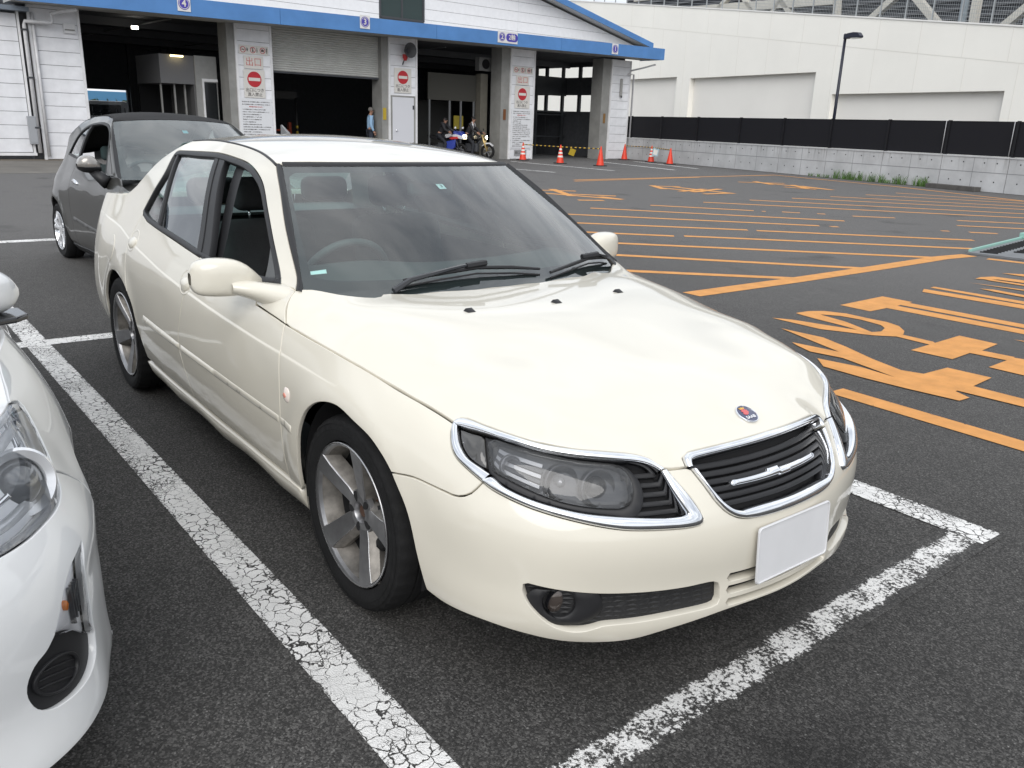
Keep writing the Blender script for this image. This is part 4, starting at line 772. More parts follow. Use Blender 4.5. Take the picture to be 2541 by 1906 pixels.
o = plate_('small_sign', 18.19, 18.90, .14, .40, -.02, mat('plate_dull', (.30, .30, .31), rough=.5)); txt('sign_text', '開口注意', 18.5, .27, .13, SK, o, -.024); onhall(o, 'small dull plate low on the pillar behind the striped cone', 'sign')
def lane_no(s, a, zc_, w_, lab, pill=False):
    o = plate_('lane_number_sign', a - w_ / 2, a + w_ / 2, zc_ - .22, zc_ + .22, -1.222, mat('lane_white_' + str(int(a * 10)), (.68, .67, .66), rough=.5)); onhall(o, lab, 'sign')
    if not pill: disc('number_disc', a, zc_, .175, SBl, o, -1.228); disc('number_ring', a, zc_, .155, SW, o, -1.230, 32, .140); txt('number', s, a, zc_, .27, SW, o, -1.2325, bold=.006)
    else:
        disc('number_disc', a - .30, zc_, .165, SBl, o, -1.228); disc('number_ring', a - .30, zc_, .148, SW, o, -1.230, 32, .134); txt('number', '2', a - .30, zc_, .26, SW, o, -1.2325, bold=.006)
        pp = [(.155 * math.cos(t) + (.155 if math.cos(t) > 0 else -.155), .155 * math.sin(t)) for t in np.linspace(-math.pi / 2, 3 * math.pi / 2, 28)]
        MB().prism(pp, lambda p: (a + .22 + p[0], -1.228, zc_ + p[1]), lambda p: (a + .22 + p[0], -1.224, zc_ + p[1])).build('number_pill', SBl, o); txt('number', '2輪', a + .22, zc_, .24, SW, o, -1.2325, bold=.004)
lane_no('4', 3.61, 4.68, .40, 'round lane number sign above the leftmost lane with the booth'); lane_no('3', 9.99, 4.76, .40, 'round lane number sign above the roller shutter'); lane_no('', 16.62, 4.81, 1.04, 'wide double lane sign with a pill-shaped two-wheeler mark', True); lane_no('1', 22.97, 4.86, .40, 'round lane number sign near the right end of the blue fascia')
# behind the hall: hedge, fence, van
def leafy(name, boxes, n, seed, sz, m_, lab, cat, kind=None):
    rn = random.Random(seed); V = []; F = []
    for _ in range(n):
        b = boxes[rn.randrange(len(boxes))]; c = Vector((rn.uniform(*b[0]), rn.uniform(*b[1]), rn.uniform(*b[2]))); u = Vector((rn.gauss(0, 1), rn.gauss(0, 1), rn.gauss(0, 1))).normalized(); v = u.orthogonal().normalized(); k = len(V); s = sz * rn.uniform(.6, 1.4)
        V += [c - u * s, c + v * s * .5, c + u * s, c - v * s * .5]; F.append((k, k + 1, k + 2, k + 3))
    o = mesh_obj(name, V, F, m_, smooth=False); return tag(o, lab, cat, kind=kind)
GRN = mat('leaf_green', (.06, .10, .035), rough=.7, var=.4, vscale=2)
hd_ = leafy('hedge', [((0, 18), (24, 25.5), (.2, 1.7)), ((0, 18), (24.3, 25.2), (1.0, 2.0)), ((9.6, 14), (22, 25), (1.5, 5.0))], 2600, 5, .22, GRN, 'green hedge seen through the leftmost lane', 'hedge'); hd_.matrix_world = BMx
bw = MB().box(-12, 30, 30, 30.3, 0, 2.6).build('boundary_wall', mat('far_pale', (.62, .66, .66), rough=.7), None); onhall(bw, 'pale wall with a blue band beyond the hall', 'wall'); MB().box(-12, 30, 29.95, 30, 2.0, 2.6).build('blue_band', mat('far_blue', (.12, .32, .55), rough=.6), bw)
vn = MB(); vn.prism([(0, .35), (4.2, .35), (4.2, 1.1), (3.6, 1.25), (3.1, 1.95), (0, 1.95)], lambda p: (5.2 + p[0], 20.6, p[1]), lambda p: (5.2 + p[0], 22.2, p[1])); vn = vn.build('parked_van', M['white_paint'], None, bevel=.06); onhall(vn, 'white van parked beyond the leftmost lane', 'van')
MB().box(5.8, 8.0, 20.58, 20.6, 1.2, 1.75).build('side_window', M['gloss_black'], vn)
for a in (6.1, 8.5): m = MB(); m.lathe([(.2, -.02), (.33, -.02), (.33, .2), (.2, .2)], 20, axis='y', M=Matrix.Translation((a, 20.6, .33))); m.build('wheel', M['rubber'], vn, smooth=True)
fn = empty('railing', (0, 0, 0), label='dark railing of thin posts behind the leftmost lane', cat='railing'); fn.matrix_world = BMx
m = MB(); m.bar((5.0, 17.9, 1.35), (10.2, 17.9, 1.35), .04); m.build('rail', STEEL, fn)
pq = None
for k in range(14):
    if pq is None: pq = MB().box(-.02, .02, 17.88, 17.92, 0, 1.5).build('rail_post', STEEL, fn); o = pq
    else: o = share(pq, 'rail_post', fn)
    o.location = (5.1 + k * .38, 0, random.Random(k).uniform(-.1, .15))
# worn concrete apron in front of the hall, left
strip('apron', [(-27.1, -3), (-27.1, 4.1)], .9, mat('apron_brown', (.17, .14, .105), rough=.9, var=.35, vscale=1.5), z=.004, label='brown worn concrete strip at the foot of the left wall', cat='apron'); 
strip('apron', [(-23.8, -4), (-23.8, 3.2)], 5.6, mat('apron_tan', (.145, .135, .12), rough=.9, var=.3, vscale=1.0), z=.003, label='dusty concrete apron before the left wall', cat='apron')
# ------------------------------------------------------------------ concrete wall with black screen
TW_ = math.atan2(-2.9, 14.5); WO = Vector((-23.4, 27.8, 0)); WM = Matrix.Translation(WO) @ Matrix.Rotation(TW_, 4, 'Z')
CONC = mat('concrete', (.50, .505, .51), rough=.8, var=.22, vscale=1.3, bump=.15, bscale=25)
t, b = nodes_of(CONC); tcn = t.nodes.new('ShaderNodeTexCoord'); sp = t.nodes.new('ShaderNodeSeparateXYZ'); t.links.new(tcn.outputs['Object'], sp.inputs[0])
mpn = t.nodes.new('ShaderNodeMapping'); mpn.inputs['Scale'].default_value = (9, 1, .6); t.links.new(tcn.outputs['Object'], mpn.inputs[0]); nzn = t.nodes.new('ShaderNodeTexNoise'); nzn.inputs['Scale'].default_value = 1.2; nzn.inputs['Detail'].default_value = 8; t.links.new(mpn.outputs[0], nzn.inputs['Vector'])
r1 = t.nodes.new('ShaderNodeMapRange'); r1.inputs[1].default_value = .55; r1.inputs[2].default_value = .72; t.links.new(nzn.outputs['Fac'], r1.inputs[0]); r2 = t.nodes.new('ShaderNodeMapRange'); r2.inputs[1].default_value = .45; r2.inputs[2].default_value = 1.0; t.links.new(sp.outputs[2], r2.inputs[0])
mm = t.nodes.new('ShaderNodeMath'); mm.operation = 'MULTIPLY'; t.links.new(r1.outputs[0], mm.inputs[0]); t.links.new(r2.outputs[0], mm.inputs[1]); mm2 = t.nodes.new('ShaderNodeMath'); mm2.operation = 'MULTIPLY'; mm2.inputs[1].default_value = .6; t.links.new(mm.outputs[0], mm2.inputs[0])
old = b.inputs['Base Color'].links[0].from_socket; xx = t.nodes.new('ShaderNodeMix'); xx.data_type = 'RGBA'; xx.inputs[7].default_value = (.10, .095, .085, 1); t.links.new(mm2.outputs[0], xx.inputs[0]); t.links.new(old, xx.inputs[6]); t.links.new(xx.outputs[2], b.inputs['Base Color'])
cw = empty('concrete_wall', WO, TW_, label='low grey concrete wall with rain streaks and form holes', cat='wall'); MB().box(-7.5, 45, .03, .25, 0, .99).build('wall_core', GJ, cw)
jp = [-7.5, -5.2, -2.71, -.02, 2.75, 5.24, 7.64, 10.13, 12.4, 14.64, 17, 19.4, 21.8, 24.2, 26.6, 29, 31.4, 34, 37, 40, 45]
for i in range(len(jp) - 1):
    a, b_ = jp[i] + .012, jp[i + 1] - .012; o = MB().box(a, b_, 0, .03, .01, 1.0).build('wall_panel', CONC, cw)
    mid = (a + b_) / 2
    m = MB(); m.box(a, b_, -.003, .0, .555, .575); m.box(mid - .008, mid + .008, -.003, 0, .01, 1.0); m.build('form_joint', mat('form_joint', (.24, .245, .25), rough=.9) if i == 0 else bpy.data.materials['form_joint'], cw)
    hm = MB()
    for aa in (a + .35, mid - .35, mid + .35, b_ - .35):
        for zz_ in (.30, .84): hm.lathe([(.022, -.004), (.001, -.003)], 8, axis='y', M=Matrix.Translation((aa, 0, zz_)))
    hm.build('form_hole', M['dark'], cw)
    MB().box(a, b_, -.02, .26, .99, 1.03).build('wall_coping', mat('coping', (.52, .525, .53), rough=.7, var=.15) if i == 0 else bpy.data.materials['coping'], cw)
SCR = mat('screen_black', (.012, .012, .015), rough=.75, spec=.25); PST = mat('post_black', (.006, .006, .008), rough=.5)
sc_ = empty('screen_fence', WO, TW_, label='black mesh screen fence on top of the concrete wall', cat='fence'); p0_ = None; s0_ = None
for i in range(len(jp)):
    if p0_ is None: p0_ = MB().box(-.04, .04, .05, .14, .92, 2.05).build('fence_post', PST, sc_); o = p0_
    else: o = share(p0_, 'fence_post', sc_)
    o.location = (jp[i], 0, 0)
    if i < len(jp) - 1:
        a, b_ = jp[i] + .045, jp[i + 1] - .045; mid = (a + b_) / 2
        for u, v in ((a, mid - .01), (mid + .01, b_)): MB().box(u - .012, v + .012, .085 + (.004 if u == a else 0), .10, 1.04, 2.01).build('screen_panel', SCR, sc_)
        MB().box(a, b_, .08, .11, 2.01, 2.03).build('screen_rail', PST, sc_)
for x_ in (12.32, 14.56): MB().tube([(x_, .02, 1.05), (x_, .02, 2.03)], .012, 6).build('post_conduit', mat('conduit_pale_%d' % int(x_), (.35, .35, .36), rough=.4), sc_, smooth=True)
# kerb block and weeds at the wall foot
kb = MB().box(12.3, 14.0, -.42, -.12, 0, .14).build('kerb_block', mat('kerb_dark', (.09, .085, .08), rough=.9, var=.3), None, bevel=.01); kb.matrix_world = WM; tag(kb, 'dark kerb block lying at the foot of the concrete wall', 'kerb')
rn = random.Random(9); wm = mat('weed_green', (.085, .17, .035), rough=.6, var=.35, vscale=5); tufts = [8.35, 8.75, 9.0, 9.45, 9.9, 10.95, 11.15, 11.75, 12.0, 10.3, 7.5, 7.1, 7.9, 9.25, 10.6]
for q, c in enumerate(tufts):
    V = []; F = []; tall = q < 10
    for _ in range(38 if tall else 22):
        x_, y_ = c + rn.gauss(0, .075), -.10 + rn.uniform(-.10, .06); h = rn.uniform(.12, .36 if tall else .14); lx, ly = rn.gauss(0, .08), rn.gauss(0, .06); w_ = rn.uniform(.006, .013); k = len(V); a_ = rn.uniform(0, 3.14); dx, dy = math.cos(a_) * w_, math.sin(a_) * w_
        V += [(x_ - dx, y_ - dy, 0), (x_ + dx, y_ + dy, 0), (x_ + lx * .5 + dx * .8, y_ + ly * .5 + dy * .8, h * .6), (x_ + lx * .5 - dx * .8, y_ + ly * .5 - dy * .8, h * .6), (x_ + lx * 1.3, y_ + ly * 1.3, h)]; F += [(k, k + 1, k + 2, k + 3), (k + 3, k + 2, k + 4)]
    o = mesh_obj('weed_tuft', V, F, wm, smooth=False); o.matrix_world = WM; tag(o, (ORD[sorted(tufts).index(c)] + 'weed tuft from the left along the concrete wall') if sorted(tufts).index(c) else 'leftmost weed tuft at the foot of the concrete wall', 'weeds', 'weeds along the wall')
# lamp post
LPm = mat('lamp_post_navy', (.014, .016, .030), rough=.4); lp = empty('street_lamp', WM @ Vector((6.8, 1.0, 0)), TW_, label='slim dark street lamp behind the black screen', cat='street lamp')
m = MB(); m.tube([(0, 0, 0), (0, 0, 5.0)], [.062, .05], 12); m.build('pole', LPm, lp, smooth=True)
m = MB(); m.prism([(0, 0), (.10, .0), (.16, .02), (.42, .04), (.62, .02), (.74, -.10), (.73, -.16), (.30, -.13), (.10, -.16), (0, -.16)], lambda p: (p[0], -.10, 4.98 + p[1]), lambda p: (p[0], .10, 4.98 + p[1])); m.build('lamp_head', LPm, lp, bevel=.012); MB().box(.32, .70, -.08, .08, 4.80, 4.83).build('lamp_glass', mat('lamp_glass_pale', (.6, .6, .55), rough=.2), lp)
# ------------------------------------------------------------------ cream ramp building
CRM = mat('cream_wall', (.87, .85, .79), rough=.7, var=.05, vscale=.25); CRR = mat('cream_recess', (.80, .78, .735), rough=.75, var=.05, vscale=.3); JN = mat('cream_joint', (.74, .715, .66), rough=.8)
rb = empty('ramp_building', WM @ Vector((0, 12, 0)), TW_, label='cream ramp building with sloping parapet and recessed bays', cat='building')
tz = lambda a: 6.10 - (a - 5.98) * .1265
rec = [(-24.5, -17.97, 2.3, 4.85), (-16.52, -5.48, 2.3, 4.72), (-4.15, 5.68, 2.3, 3.56)]
HZ = lambda a: tz(a) - 1.42
m = MB(); A0, A1 = -40., 40.
cuts = [A0] + [v for r in rec for v in r[:2]] + [A1]
for i in range(len(cuts) - 1):
    a, b_ = cuts[i], cuts[i + 1]; zb = 0 if i % 2 == 0 else rec[i // 2][3]
    m.add([(a, 0, zb), (b_, 0, zb), (b_, 0, tz(b_)), (a, 0, tz(a)), (a, .4, zb), (b_, .4, zb), (b_, .4, tz(b_)), (a, .4, tz(a))], [(0, 1, 2, 3), (7, 6, 5, 4), (0, 4, 5, 1), (2, 6, 7, 3), (1, 5, 6, 2), (3, 7, 4, 0)])
m.build('front_wall', CRM, rb)
for a, b_, z0_, z1_ in rec: MB().box(a, b_, .36, .42, 0, z1_ + .05).build('recess_wall', CRR, rb)
m = MB()
for a in [-23.9, -21.19, -17.98, -15.16, -12.28, -9.47, -6.83, -4.2, -1.61, .86, 3.27, 5.54, 7.9, 10.3]: m.box(a - .012, a + .012, -.006, .0, HZ(a) + .03, tz(a) - .02)
for k, a in enumerate(np.arange(-22.5, 12, 2.6)):
    zl = max([r[3] for r in rec if r[0] < a < r[1]] + [2.0]); m.box(a - .012, a + .012, -.006, 0, zl + .02, HZ(a) - .03)
m.add([(A0, -.006, HZ(A0) - .014), (A1, -.006, HZ(A1) - .014), (A1, -.006, HZ(A1) + .014), (A0, -.006, HZ(A0) + .014)], [(0, 1, 2, 3)])
m.build('panel_joint', JN, rb)
m = MB(); m.add([(A0, -.04, tz(A0)), (A1, -.04, tz(A1)), (A1, -.04, tz(A1) + .07), (A0, -.04, tz(A0) + .07), (A0, .45, tz(A0)), (A1, .45, tz(A1)), (A1, .45, tz(A1) + .07), (A0, .45, tz(A0) + .07)], [(0, 1, 2, 3), (7, 6, 5, 4), (0, 4, 5, 1), (2, 6, 7, 3), (1, 5, 6, 2), (3, 7, 4, 0)]); m.build('parapet_cap', mat('cap_white', (.78, .77, .74), rough=.5), rb)
RAIL = mat('rail_galv', (.36, .38, .39), rough=.5, metal=.3); TRS = mat('truss_cream', (.62, .60, .54), rough=.6)
gr_ = empty('guard_fence', WM @ Vector((0, 12.4, 0)), TW_, label='grey mesh guard fence along the top of the ramp parapet', cat='fence')
gp_ = None
for a in np.arange(-30, 16, 1.55):
    if gp_ is None: gp_ = MB().box(-.03, .03, 0, .06, 0, 2.2).build('fence_post', RAIL, gr_); o = gp_
    else: o = share(gp_, 'fence_post', gr_)
    o.location = (a, 0, tz(a))
m = MB()
for h in np.arange(.15, 2.2, .16): m.bar((-30, .03, tz(-30) + h), (16, .03, tz(16) + h), .012)
for a in np.arange(-12, 14, .11): m.bar((a, .03, tz(a) + .1), (a, .03, tz(a) + 2.1), .008)
tag(m.build('fence_mesh', RAIL, gr_), kind='stuff')
tr = empty('steel_truss', WM @ Vector((0, 13.6, 0)), TW_, label='cream steel truss rising behind the ramp guard fence', cat='truss')
def mem(a0, z0_, a1, z1_, w_=.32): MB().bar((a0, 0, z0_), (a1, 0, z1_), w_, .32, up=(0, 1, 0)).build('truss_member', TRS, tr)
mem(-24, 9.4, -6.2, 8.55, .5); mem(-6.2, 8.55, -6.0, 6.5); mem(-11.3, 8.2, -10.3, 9.2, .25); mem(-10.6, 9.0, -9.0, 7.6, .28); mem(-3.9, 7.2, -1.4, 8.9); mem(-2.3, 9.2, 1.0, 6.3); mem(2.3, 9, 2.4, 5.5); mem(3.4, 6.0, 6.4, 8.3); mem(6.4, 8.3, 9.5, 5.5); mem(-17, 8.5, -14.5, 10.2, .25); mem(-14.8, 10.2, -12.6, 8.3, .25); mem(-26, 10.6, 14, 9.4, .4)
MB().box(1.75, 2.0, -.3, -.1, 5.5, 9.5).build('truss_column', mat('column_blue', (.28, .33, .37), rough=.5), tr)
bk = MB().box(-30, 30, 3.0, 3.4, 3, 14).build('deck_screen', mat('deck_dark', (.055, .06, .07), rough=.8), None); bk.matrix_world = WM @ Matrix.Translation((0, 12.5, 0)); tag(bk, 'dark louvred deck wall behind the steel truss', 'wall')
m = MB()
for z_ in np.arange(5.5, 13, .42): m.box(-30, 30, 2.90, 3.0, z_, z_ + .14)
m.build('louvre_band', mat('louvre_grey', (.11, .115, .125), rough=.7), bk)
# ------------------------------------------------------------------ cones and bars
CR_ = mat('cone_red', (.72, .055, .025), rough=.45, var=.12, vscale=6); CW = mat('cone_white', (.72, .70, .66), rough=.4); CB = mat('cone_base', (.02, .02, .02), rough=.7)
def cone(x, y, h, striped, lab):
    o = MB().lathe([(.155, .035), (.150, .06), (.025, h - .02), (.018, h), (.001, h)], 24).build('traffic_cone', CR_, None, smooth=True, auto=50); o.location = (x, y, 0)
    MB().box(-.20, .20, -.20, .20, 0, .035).build('cone_base', CB, o, bevel=.012)
    if striped:
        for k in range(3):
            z0_, z1_ = h * (.34 + .19 * k), h * (.43 + .19 * k); rr = lambda z: .150 + (.025 - .150) * (z - .06) / (h - .08) + .003
            MB().lathe([(rr(z0_), z0_), (rr(z1_), z1_)], 24).build('cone_stripe', CW, o, smooth=True)
    return tag(o, lab, 'traffic cone', 'red cones in front of the hall')
CN = [(-27.26, 21.22, .74, 1, 'white banded red cone in front of the notice pillar'), (-24.77, 21.21, .74, 1, 'white banded red cone before the open right lane'), (-23.03, 21.82, .76, 0, 'plain red cone nearest to the yard, before the right lane'), (-27.87, 27.95, .74, 0, 'plain red cone at the foot of the right end pillar'), (-25.73, 27.56, .74, 1, 'white banded red cone in front of the concrete wall'), (-24.03, 26.97, .70, 0, 'plain red cone at the right end beside the concrete wall')]
for c in CN: cone(*c)
cone(-26.3, 4.62, .8, 0, 'red cone half hidden behind the grey hatchback roof')
cl_ = mat('bar_yellow', (.60, .38, .05), rough=.5)
for q, (i, j) in enumerate(((0, 1), (1, 2), (3, 4), (4, 5))):
    a = Vector((CN[i][0], CN[i][1], .66)); b_ = Vector((CN[j][0], CN[j][1], .66 if q != 3 else .62)); m = MB(); m.tube([a, b_], .018, 8); o = m.build('cone_bar', M['black_trim'], None, smooth=True); tag(o, ['black and yellow bar from the notice pillar cone', 'black and yellow bar hung with a yellow tag', 'black and yellow bar beside the end pillar', 'black and yellow bar ending at the rightmost cone'][q], 'barrier bar')
    n = 9
    for k in range(n):
        t0 = (k + .15) / n; t1 = (k + .60) / n; m = MB(); m.tube([a.lerp(b_, t0), a.lerp(b_, t1)], .0195, 8); m.build('bar_band', cl_, o, smooth=True)
o = MB().box(-.13, .13, -.01, .01, -.26, 0).build('hanging_tag', YEL, None); o.location = (-24.2, 21.4, .60); o.rotation_euler = (.2, .3, 1.4); tag(o, 'yellow tag hanging from the cone bar before the right lane', 'tag')
o = MB().box(-.14, .14, -.01, .01, -.2, .14).build('small_board', mat('board_blue', (.35, .52, .58), rough=.5), None); o.location = (-25.35, 27.42, .50); o.rotation_euler = (0, .2, 1.2); tag(o, 'small pale blue board tied to the bar by the wall', 'sign'); MB().box(-.10, .10, -.014, -.011, -.15, .08).build('board_face', CW, o)
# ------------------------------------------------------------------ cream saloon
BPts = np.array([[1.0, 0.0], [0.985, -0.18], [0.94, -0.36], [0.865, -0.54], [0.76, -0.69], [0.62, -0.79], [0.45, -0.845], [0.25, -0.872], [0.0, -0.885], [-0.5, -0.893], [-1.0, -0.896], [-1.5, -0.896], [-2.0, -0.893], [-2.5, -0.882], [-2.95, -0.86], [-3.3, -0.845], [-3.55, -0.8], [-3.7, -0.71], [-3.78, -0.55], [-3.82, -0.3], [-3.83, 0.0]], float)
_m = np.concatenate([BPts[:0:-1] * [1, -1], BPts]); _k = np.concatenate([[0], np.cumsum(np.hypot(*np.diff(_m, axis=0).T))]); _k -= _k[len(BPts) - 1]
_ss = np.linspace(_k[0], _k[-1], 6001); _bb = cubic(_k, _m, _ss); _al = np.concatenate([[0], np.cumsum(np.hypot(*np.diff(_bb, axis=0).T))]); _al -= np.interp(0, _ss, _al); SMAX = _al[-1]
def Bs(s):
    p = np.interp(s, _al, _ss); b = cubic(_k, _m, p); e = cubic(_k, _m, p + 2e-3) - cubic(_k, _m, p - 2e-3); e /= np.linalg.norm(e, axis=-1, keepdims=True)
    return b, np.stack([-e[..., 1], e[..., 0]], -1)
_t = np.linspace(.9, SMAX - .9, 2000); _sx = (np.concatenate([[0], _t, [SMAX]]), np.concatenate([[1.0], Bs(_t)[0][:, 0], [-3.83]]))
CPd = np.array([[4.5506, 0.13, -0.14], [4.5506, 0.17, -0.095], [4.5506, 0.22, -0.065], [4.5506, 0.3, -0.022], [4.5506, 0.4, -0.006], [4.5506, 0.5, 0.0], [4.5506, 0.6, -0.003], [4.5506, 0.68, -0.009], [4.5506, 0.735, -0.014], [4.5506, 0.8, -0.03], [4.5506, 0.85, -0.048], [4.5506, 0.9, -0.072], [4.5506, 0.95, -0.1], [4.5506, 1.0, -0.127], [4.5506, 1.1, -0.174], [4.5506, 1.2, -0.227], [4.5506, 1.3, -0.29], [4.5506, 1.34, -0.322], [4.5506, 1.37, -0.352], [4.5506, 1.39, -0.38], [4.5506, 1.405, -0.41], [3.9499, 0.13, -0.12], [3.9499, 0.17, -0.075], [3.9499, 0.22, -0.045], [3.9499, 0.3, -0.022], [3.9499, 0.4, -0.006], [3.9499, 0.5, 0.0], [3.9499, 0.6, -0.003], [3.9499, 0.68, -0.009], [3.9499, 0.735, -0.014], [3.9499, 0.8, -0.03], [3.9499, 0.85, -0.048], [3.9499, 0.9, -0.072], [3.9499, 0.95, -0.1], [3.9499, 1.0, -0.127], [3.9499, 1.1, -0.174], [3.9499, 1.2, -0.227], [3.9499, 1.3, -0.29], [3.9499, 1.34, -0.322], [3.9499, 1.37, -0.352], [3.9499, 1.39, -0.38], [3.9499, 1.405, -0.41], [3.3499, 0.13, -0.12], [3.3499, 0.17, -0.075], [3.3499, 0.22, -0.045], [3.3499, 0.3, -0.022], [3.3499, 0.4, -0.006], [3.3499, 0.5, 0.0], [3.3499, 0.6, -0.003], [3.3499, 0.68, -0.009], [3.3499, 0.735, -0.014], [3.3499, 0.8, -0.03], [3.3499, 0.85, -0.048], [3.3499, 0.9, -0.072], [3.3499, 0.95, -0.1], [3.3499, 1.0, -0.127], [3.3499, 1.1, -0.174], [3.3499, 1.2, -0.227], [3.3499, 1.3, -0.29], [3.3499, 1.34, -0.322], [3.3499, 1.37, -0.352], [3.3499, 1.39, -0.38], [3.3499, 1.405, -0.41], [2.7499, 0.13, -0.12], [2.7499, 0.17, -0.075], [2.7499, 0.22, -0.045], [2.7499, 0.3, -0.022], [2.7499, 0.4, -0.006], [2.7499, 0.5, 0.0], [2.7499, 0.6, -0.003], [2.7499, 0.68, -0.009], [2.7499, 0.735, -0.014], [2.7499, 0.8, -0.03], [2.7499, 0.85, -0.048], [2.7499, 0.9, -0.08], [2.7499, 0.95, -0.116], [2.7499, 1.0, -0.143], [2.7499, 1.1, -0.19], [2.7499, 1.2, -0.243], [2.7499, 1.3, -0.306], [2.7499, 1.34, -0.338], [2.7499, 1.37, -0.368], [2.7499, 1.39, -0.396], [2.7499, 1.405, -0.426], [2.1498, 0.13, -0.12], [2.1498, 0.17, -0.075], [2.1498, 0.22, -0.045], [2.1498, 0.3, -0.022], [2.1498, 0.4, -0.006], [2.1498, 0.5, 0.0], [2.1498, 0.6, -0.003], [2.1498, 0.68, -0.009], [2.1498, 0.735, -0.014], [2.1498, 0.8, -0.03], [2.1498, 0.85, -0.048], [2.1498, 0.9, -0.096], [2.1498, 0.95, -0.148], [2.1498, 1.0, -0.175], [2.1498, 1.1, -0.222], [2.1498, 1.2, -0.275], [2.1498, 1.3, -0.338], [2.1498, 1.34, -0.37], [2.1498, 1.37, -0.4], [2.1498, 1.39, -0.428], [2.1498, 1.405, -0.458], [1.6998, 0.17, -0.07], [1.6998, 0.25, -0.035], [1.6998, 0.4, -0.004], [1.6998, 0.55, 0.0], [1.6998, 0.65, -0.004], [1.6998, 0.73, -0.02], [1.6998, 0.8, -0.052], [1.6998, 0.84, -0.075], [1.6998, 0.87, -0.1], [1.3496, 0.17, -0.07], [1.3496, 0.25, -0.03], [1.3496, 0.4, -0.002], [1.3496, 0.55, 0.0], [1.3496, 0.64, -0.008], [1.3496, 0.7, -0.028], [1.3496, 0.75, -0.065], [1.3496, 0.78, -0.095], [1.3496, 0.81, -0.13], [1.0974, 0.15, -0.07], [1.0974, 0.22, -0.02], [1.0974, 0.3, 0.0], [1.0974, 0.42, 0.0], [1.0974, 0.52, -0.004], [1.0974, 0.6, -0.022], [1.0974, 0.66, -0.052], [1.0974, 0.71, -0.092], [1.0974, 0.75, -0.135], [0.9, 0.14, -0.075], [0.9, 0.2, -0.02], [0.9, 0.27, 0.002], [0.9, 0.36, 0.0], [0.9, 0.46, 0.0], [0.9, 0.54, -0.012], [0.9, 0.6, -0.04], [0.9, 0.66, -0.078], [0.9, 0.71, -0.12], [0.55, 0.14, -0.075], [0.55, 0.19, -0.02], [0.55, 0.26, 0.004], [0.55, 0.34, -0.004], [0.55, 0.44, 0.002], [0.55, 0.52, -0.006], [0.55, 0.57, -0.03], [0.55, 0.62, -0.064], [0.55, 0.67, -0.102], [0.55, 0.71, -0.14], [-0.3, 0.15, -0.075], [-0.3, 0.2, -0.02], [-0.3, 0.26, 0.004], [-0.3, 0.34, -0.004], [-0.3, 0.42, 0.002], [-0.3, 0.5, -0.002], [-0.3, 0.55, -0.018], [-0.3, 0.6, -0.048], [-0.3, 0.65, -0.085], [-0.3, 0.69, -0.12], [-0.3, 0.72, -0.15], [0.0, 0.15, -0.075], [0.0, 0.2, -0.02], [0.0, 0.26, 0.004], [0.0, 0.34, -0.004], [0.0, 0.42, 0.002], [0.0, 0.5, -0.002], [0.0, 0.55, -0.018], [0.0, 0.6, -0.048], [0.0, 0.65, -0.085], [0.0, 0.69, -0.12], [0.0, 0.72, -0.15], [0.3, 0.15, -0.075], [0.3, 0.2, -0.02], [0.3, 0.26, 0.004], [0.3, 0.34, -0.004], [0.3, 0.42, 0.002], [0.3, 0.5, -0.002], [0.3, 0.55, -0.018], [0.3, 0.6, -0.048], [0.3, 0.65, -0.085], [0.3, 0.69, -0.12], [0.3, 0.72, -0.15], [-0.55, 0.14, -0.075], [-0.55, 0.26, 0.004], [-0.55, 0.44, 0.002], [-0.55, 0.52, -0.006], [-0.55, 0.57, -0.03], [-0.55, 0.62, -0.064], [-0.55, 0.71, -0.14], [6.0165, 0.18, -0.06], [6.0165, 0.3, 0.0], [6.0165, 0.5, 0.01], [6.0165, 0.62, 0.0], [6.0165, 0.75, -0.03], [6.0165, 0.95, -0.06], [5.5165, 0.18, -0.06], [5.5165, 0.3, 0.0], [5.5165, 0.5, 0.01], [5.5165, 0.62, 0.0], [5.5165, 0.75, -0.03], [5.5165, 0.95, -0.06]]); _dt = TPS(CPd[:, :2], CPd[:, 2], lam=2e-6, sc=(1, 2.2))
CRX = [-3.4, -2.835, -2.371, -1.934, -1.489, -0.993, -0.645, -0.437, -0.221, 0.2]; CRZ = [0.915, 0.885, 0.838, 0.8, 0.77, 0.748, 0.738, 0.735, 0.728, 0.72]
def bdisp(s, z):
    s = np.abs(s); d = _dt(s, z); x = np.interp(s, *_sx); zc = np.interp(x, CRX, CRZ); f = sstep(.05, -.35, x) * sstep(-3.6, -3.2, x)
    h = z - zc; q = .5 * (h + np.sqrt(h * h + .006**2)); d = d - f * (.10 * q * np.exp(-np.clip(q, 0, 2) / .08) + .0035 * sstep(-.001, .008, h) * np.exp(-np.clip(h, 0, 2) / .10))
    for xc in (0, -2.703): d = d + .010 * np.exp(-((np.hypot(x - xc, z - .32) - .375) / .055)**2) * sstep(.2, .5, z)
    return d
def Ls(s, z):
    s = np.asarray(s, float); z = np.asarray(z, float); b, n = Bs(np.abs(s)); p = b + n * bdisp(s, z)[..., None]
    return np.stack([p[..., 0], p[..., 1] * np.where(s < 0, -1, 1), z], -1)
def Lp(p): p = np.atleast_2d(np.asarray(p, float)); return Ls(p[:, 0], p[:, 1])
def Ln(p): p = np.atleast_2d(np.asarray(p, float)); return surf_normal(Ls, p, True)
def sx(x): return float(np.interp(-x, -_sx[1], _sx[0]))
car = empty('sedan_car', (0, 0, 0), label='cream four-door saloon with chrome grille and blank number plate in the marked bay', cat='car')
PT, BT, CHR = M['paint'], M['black_trim'], M['chrome']
d = D
SIDES = (False, True)
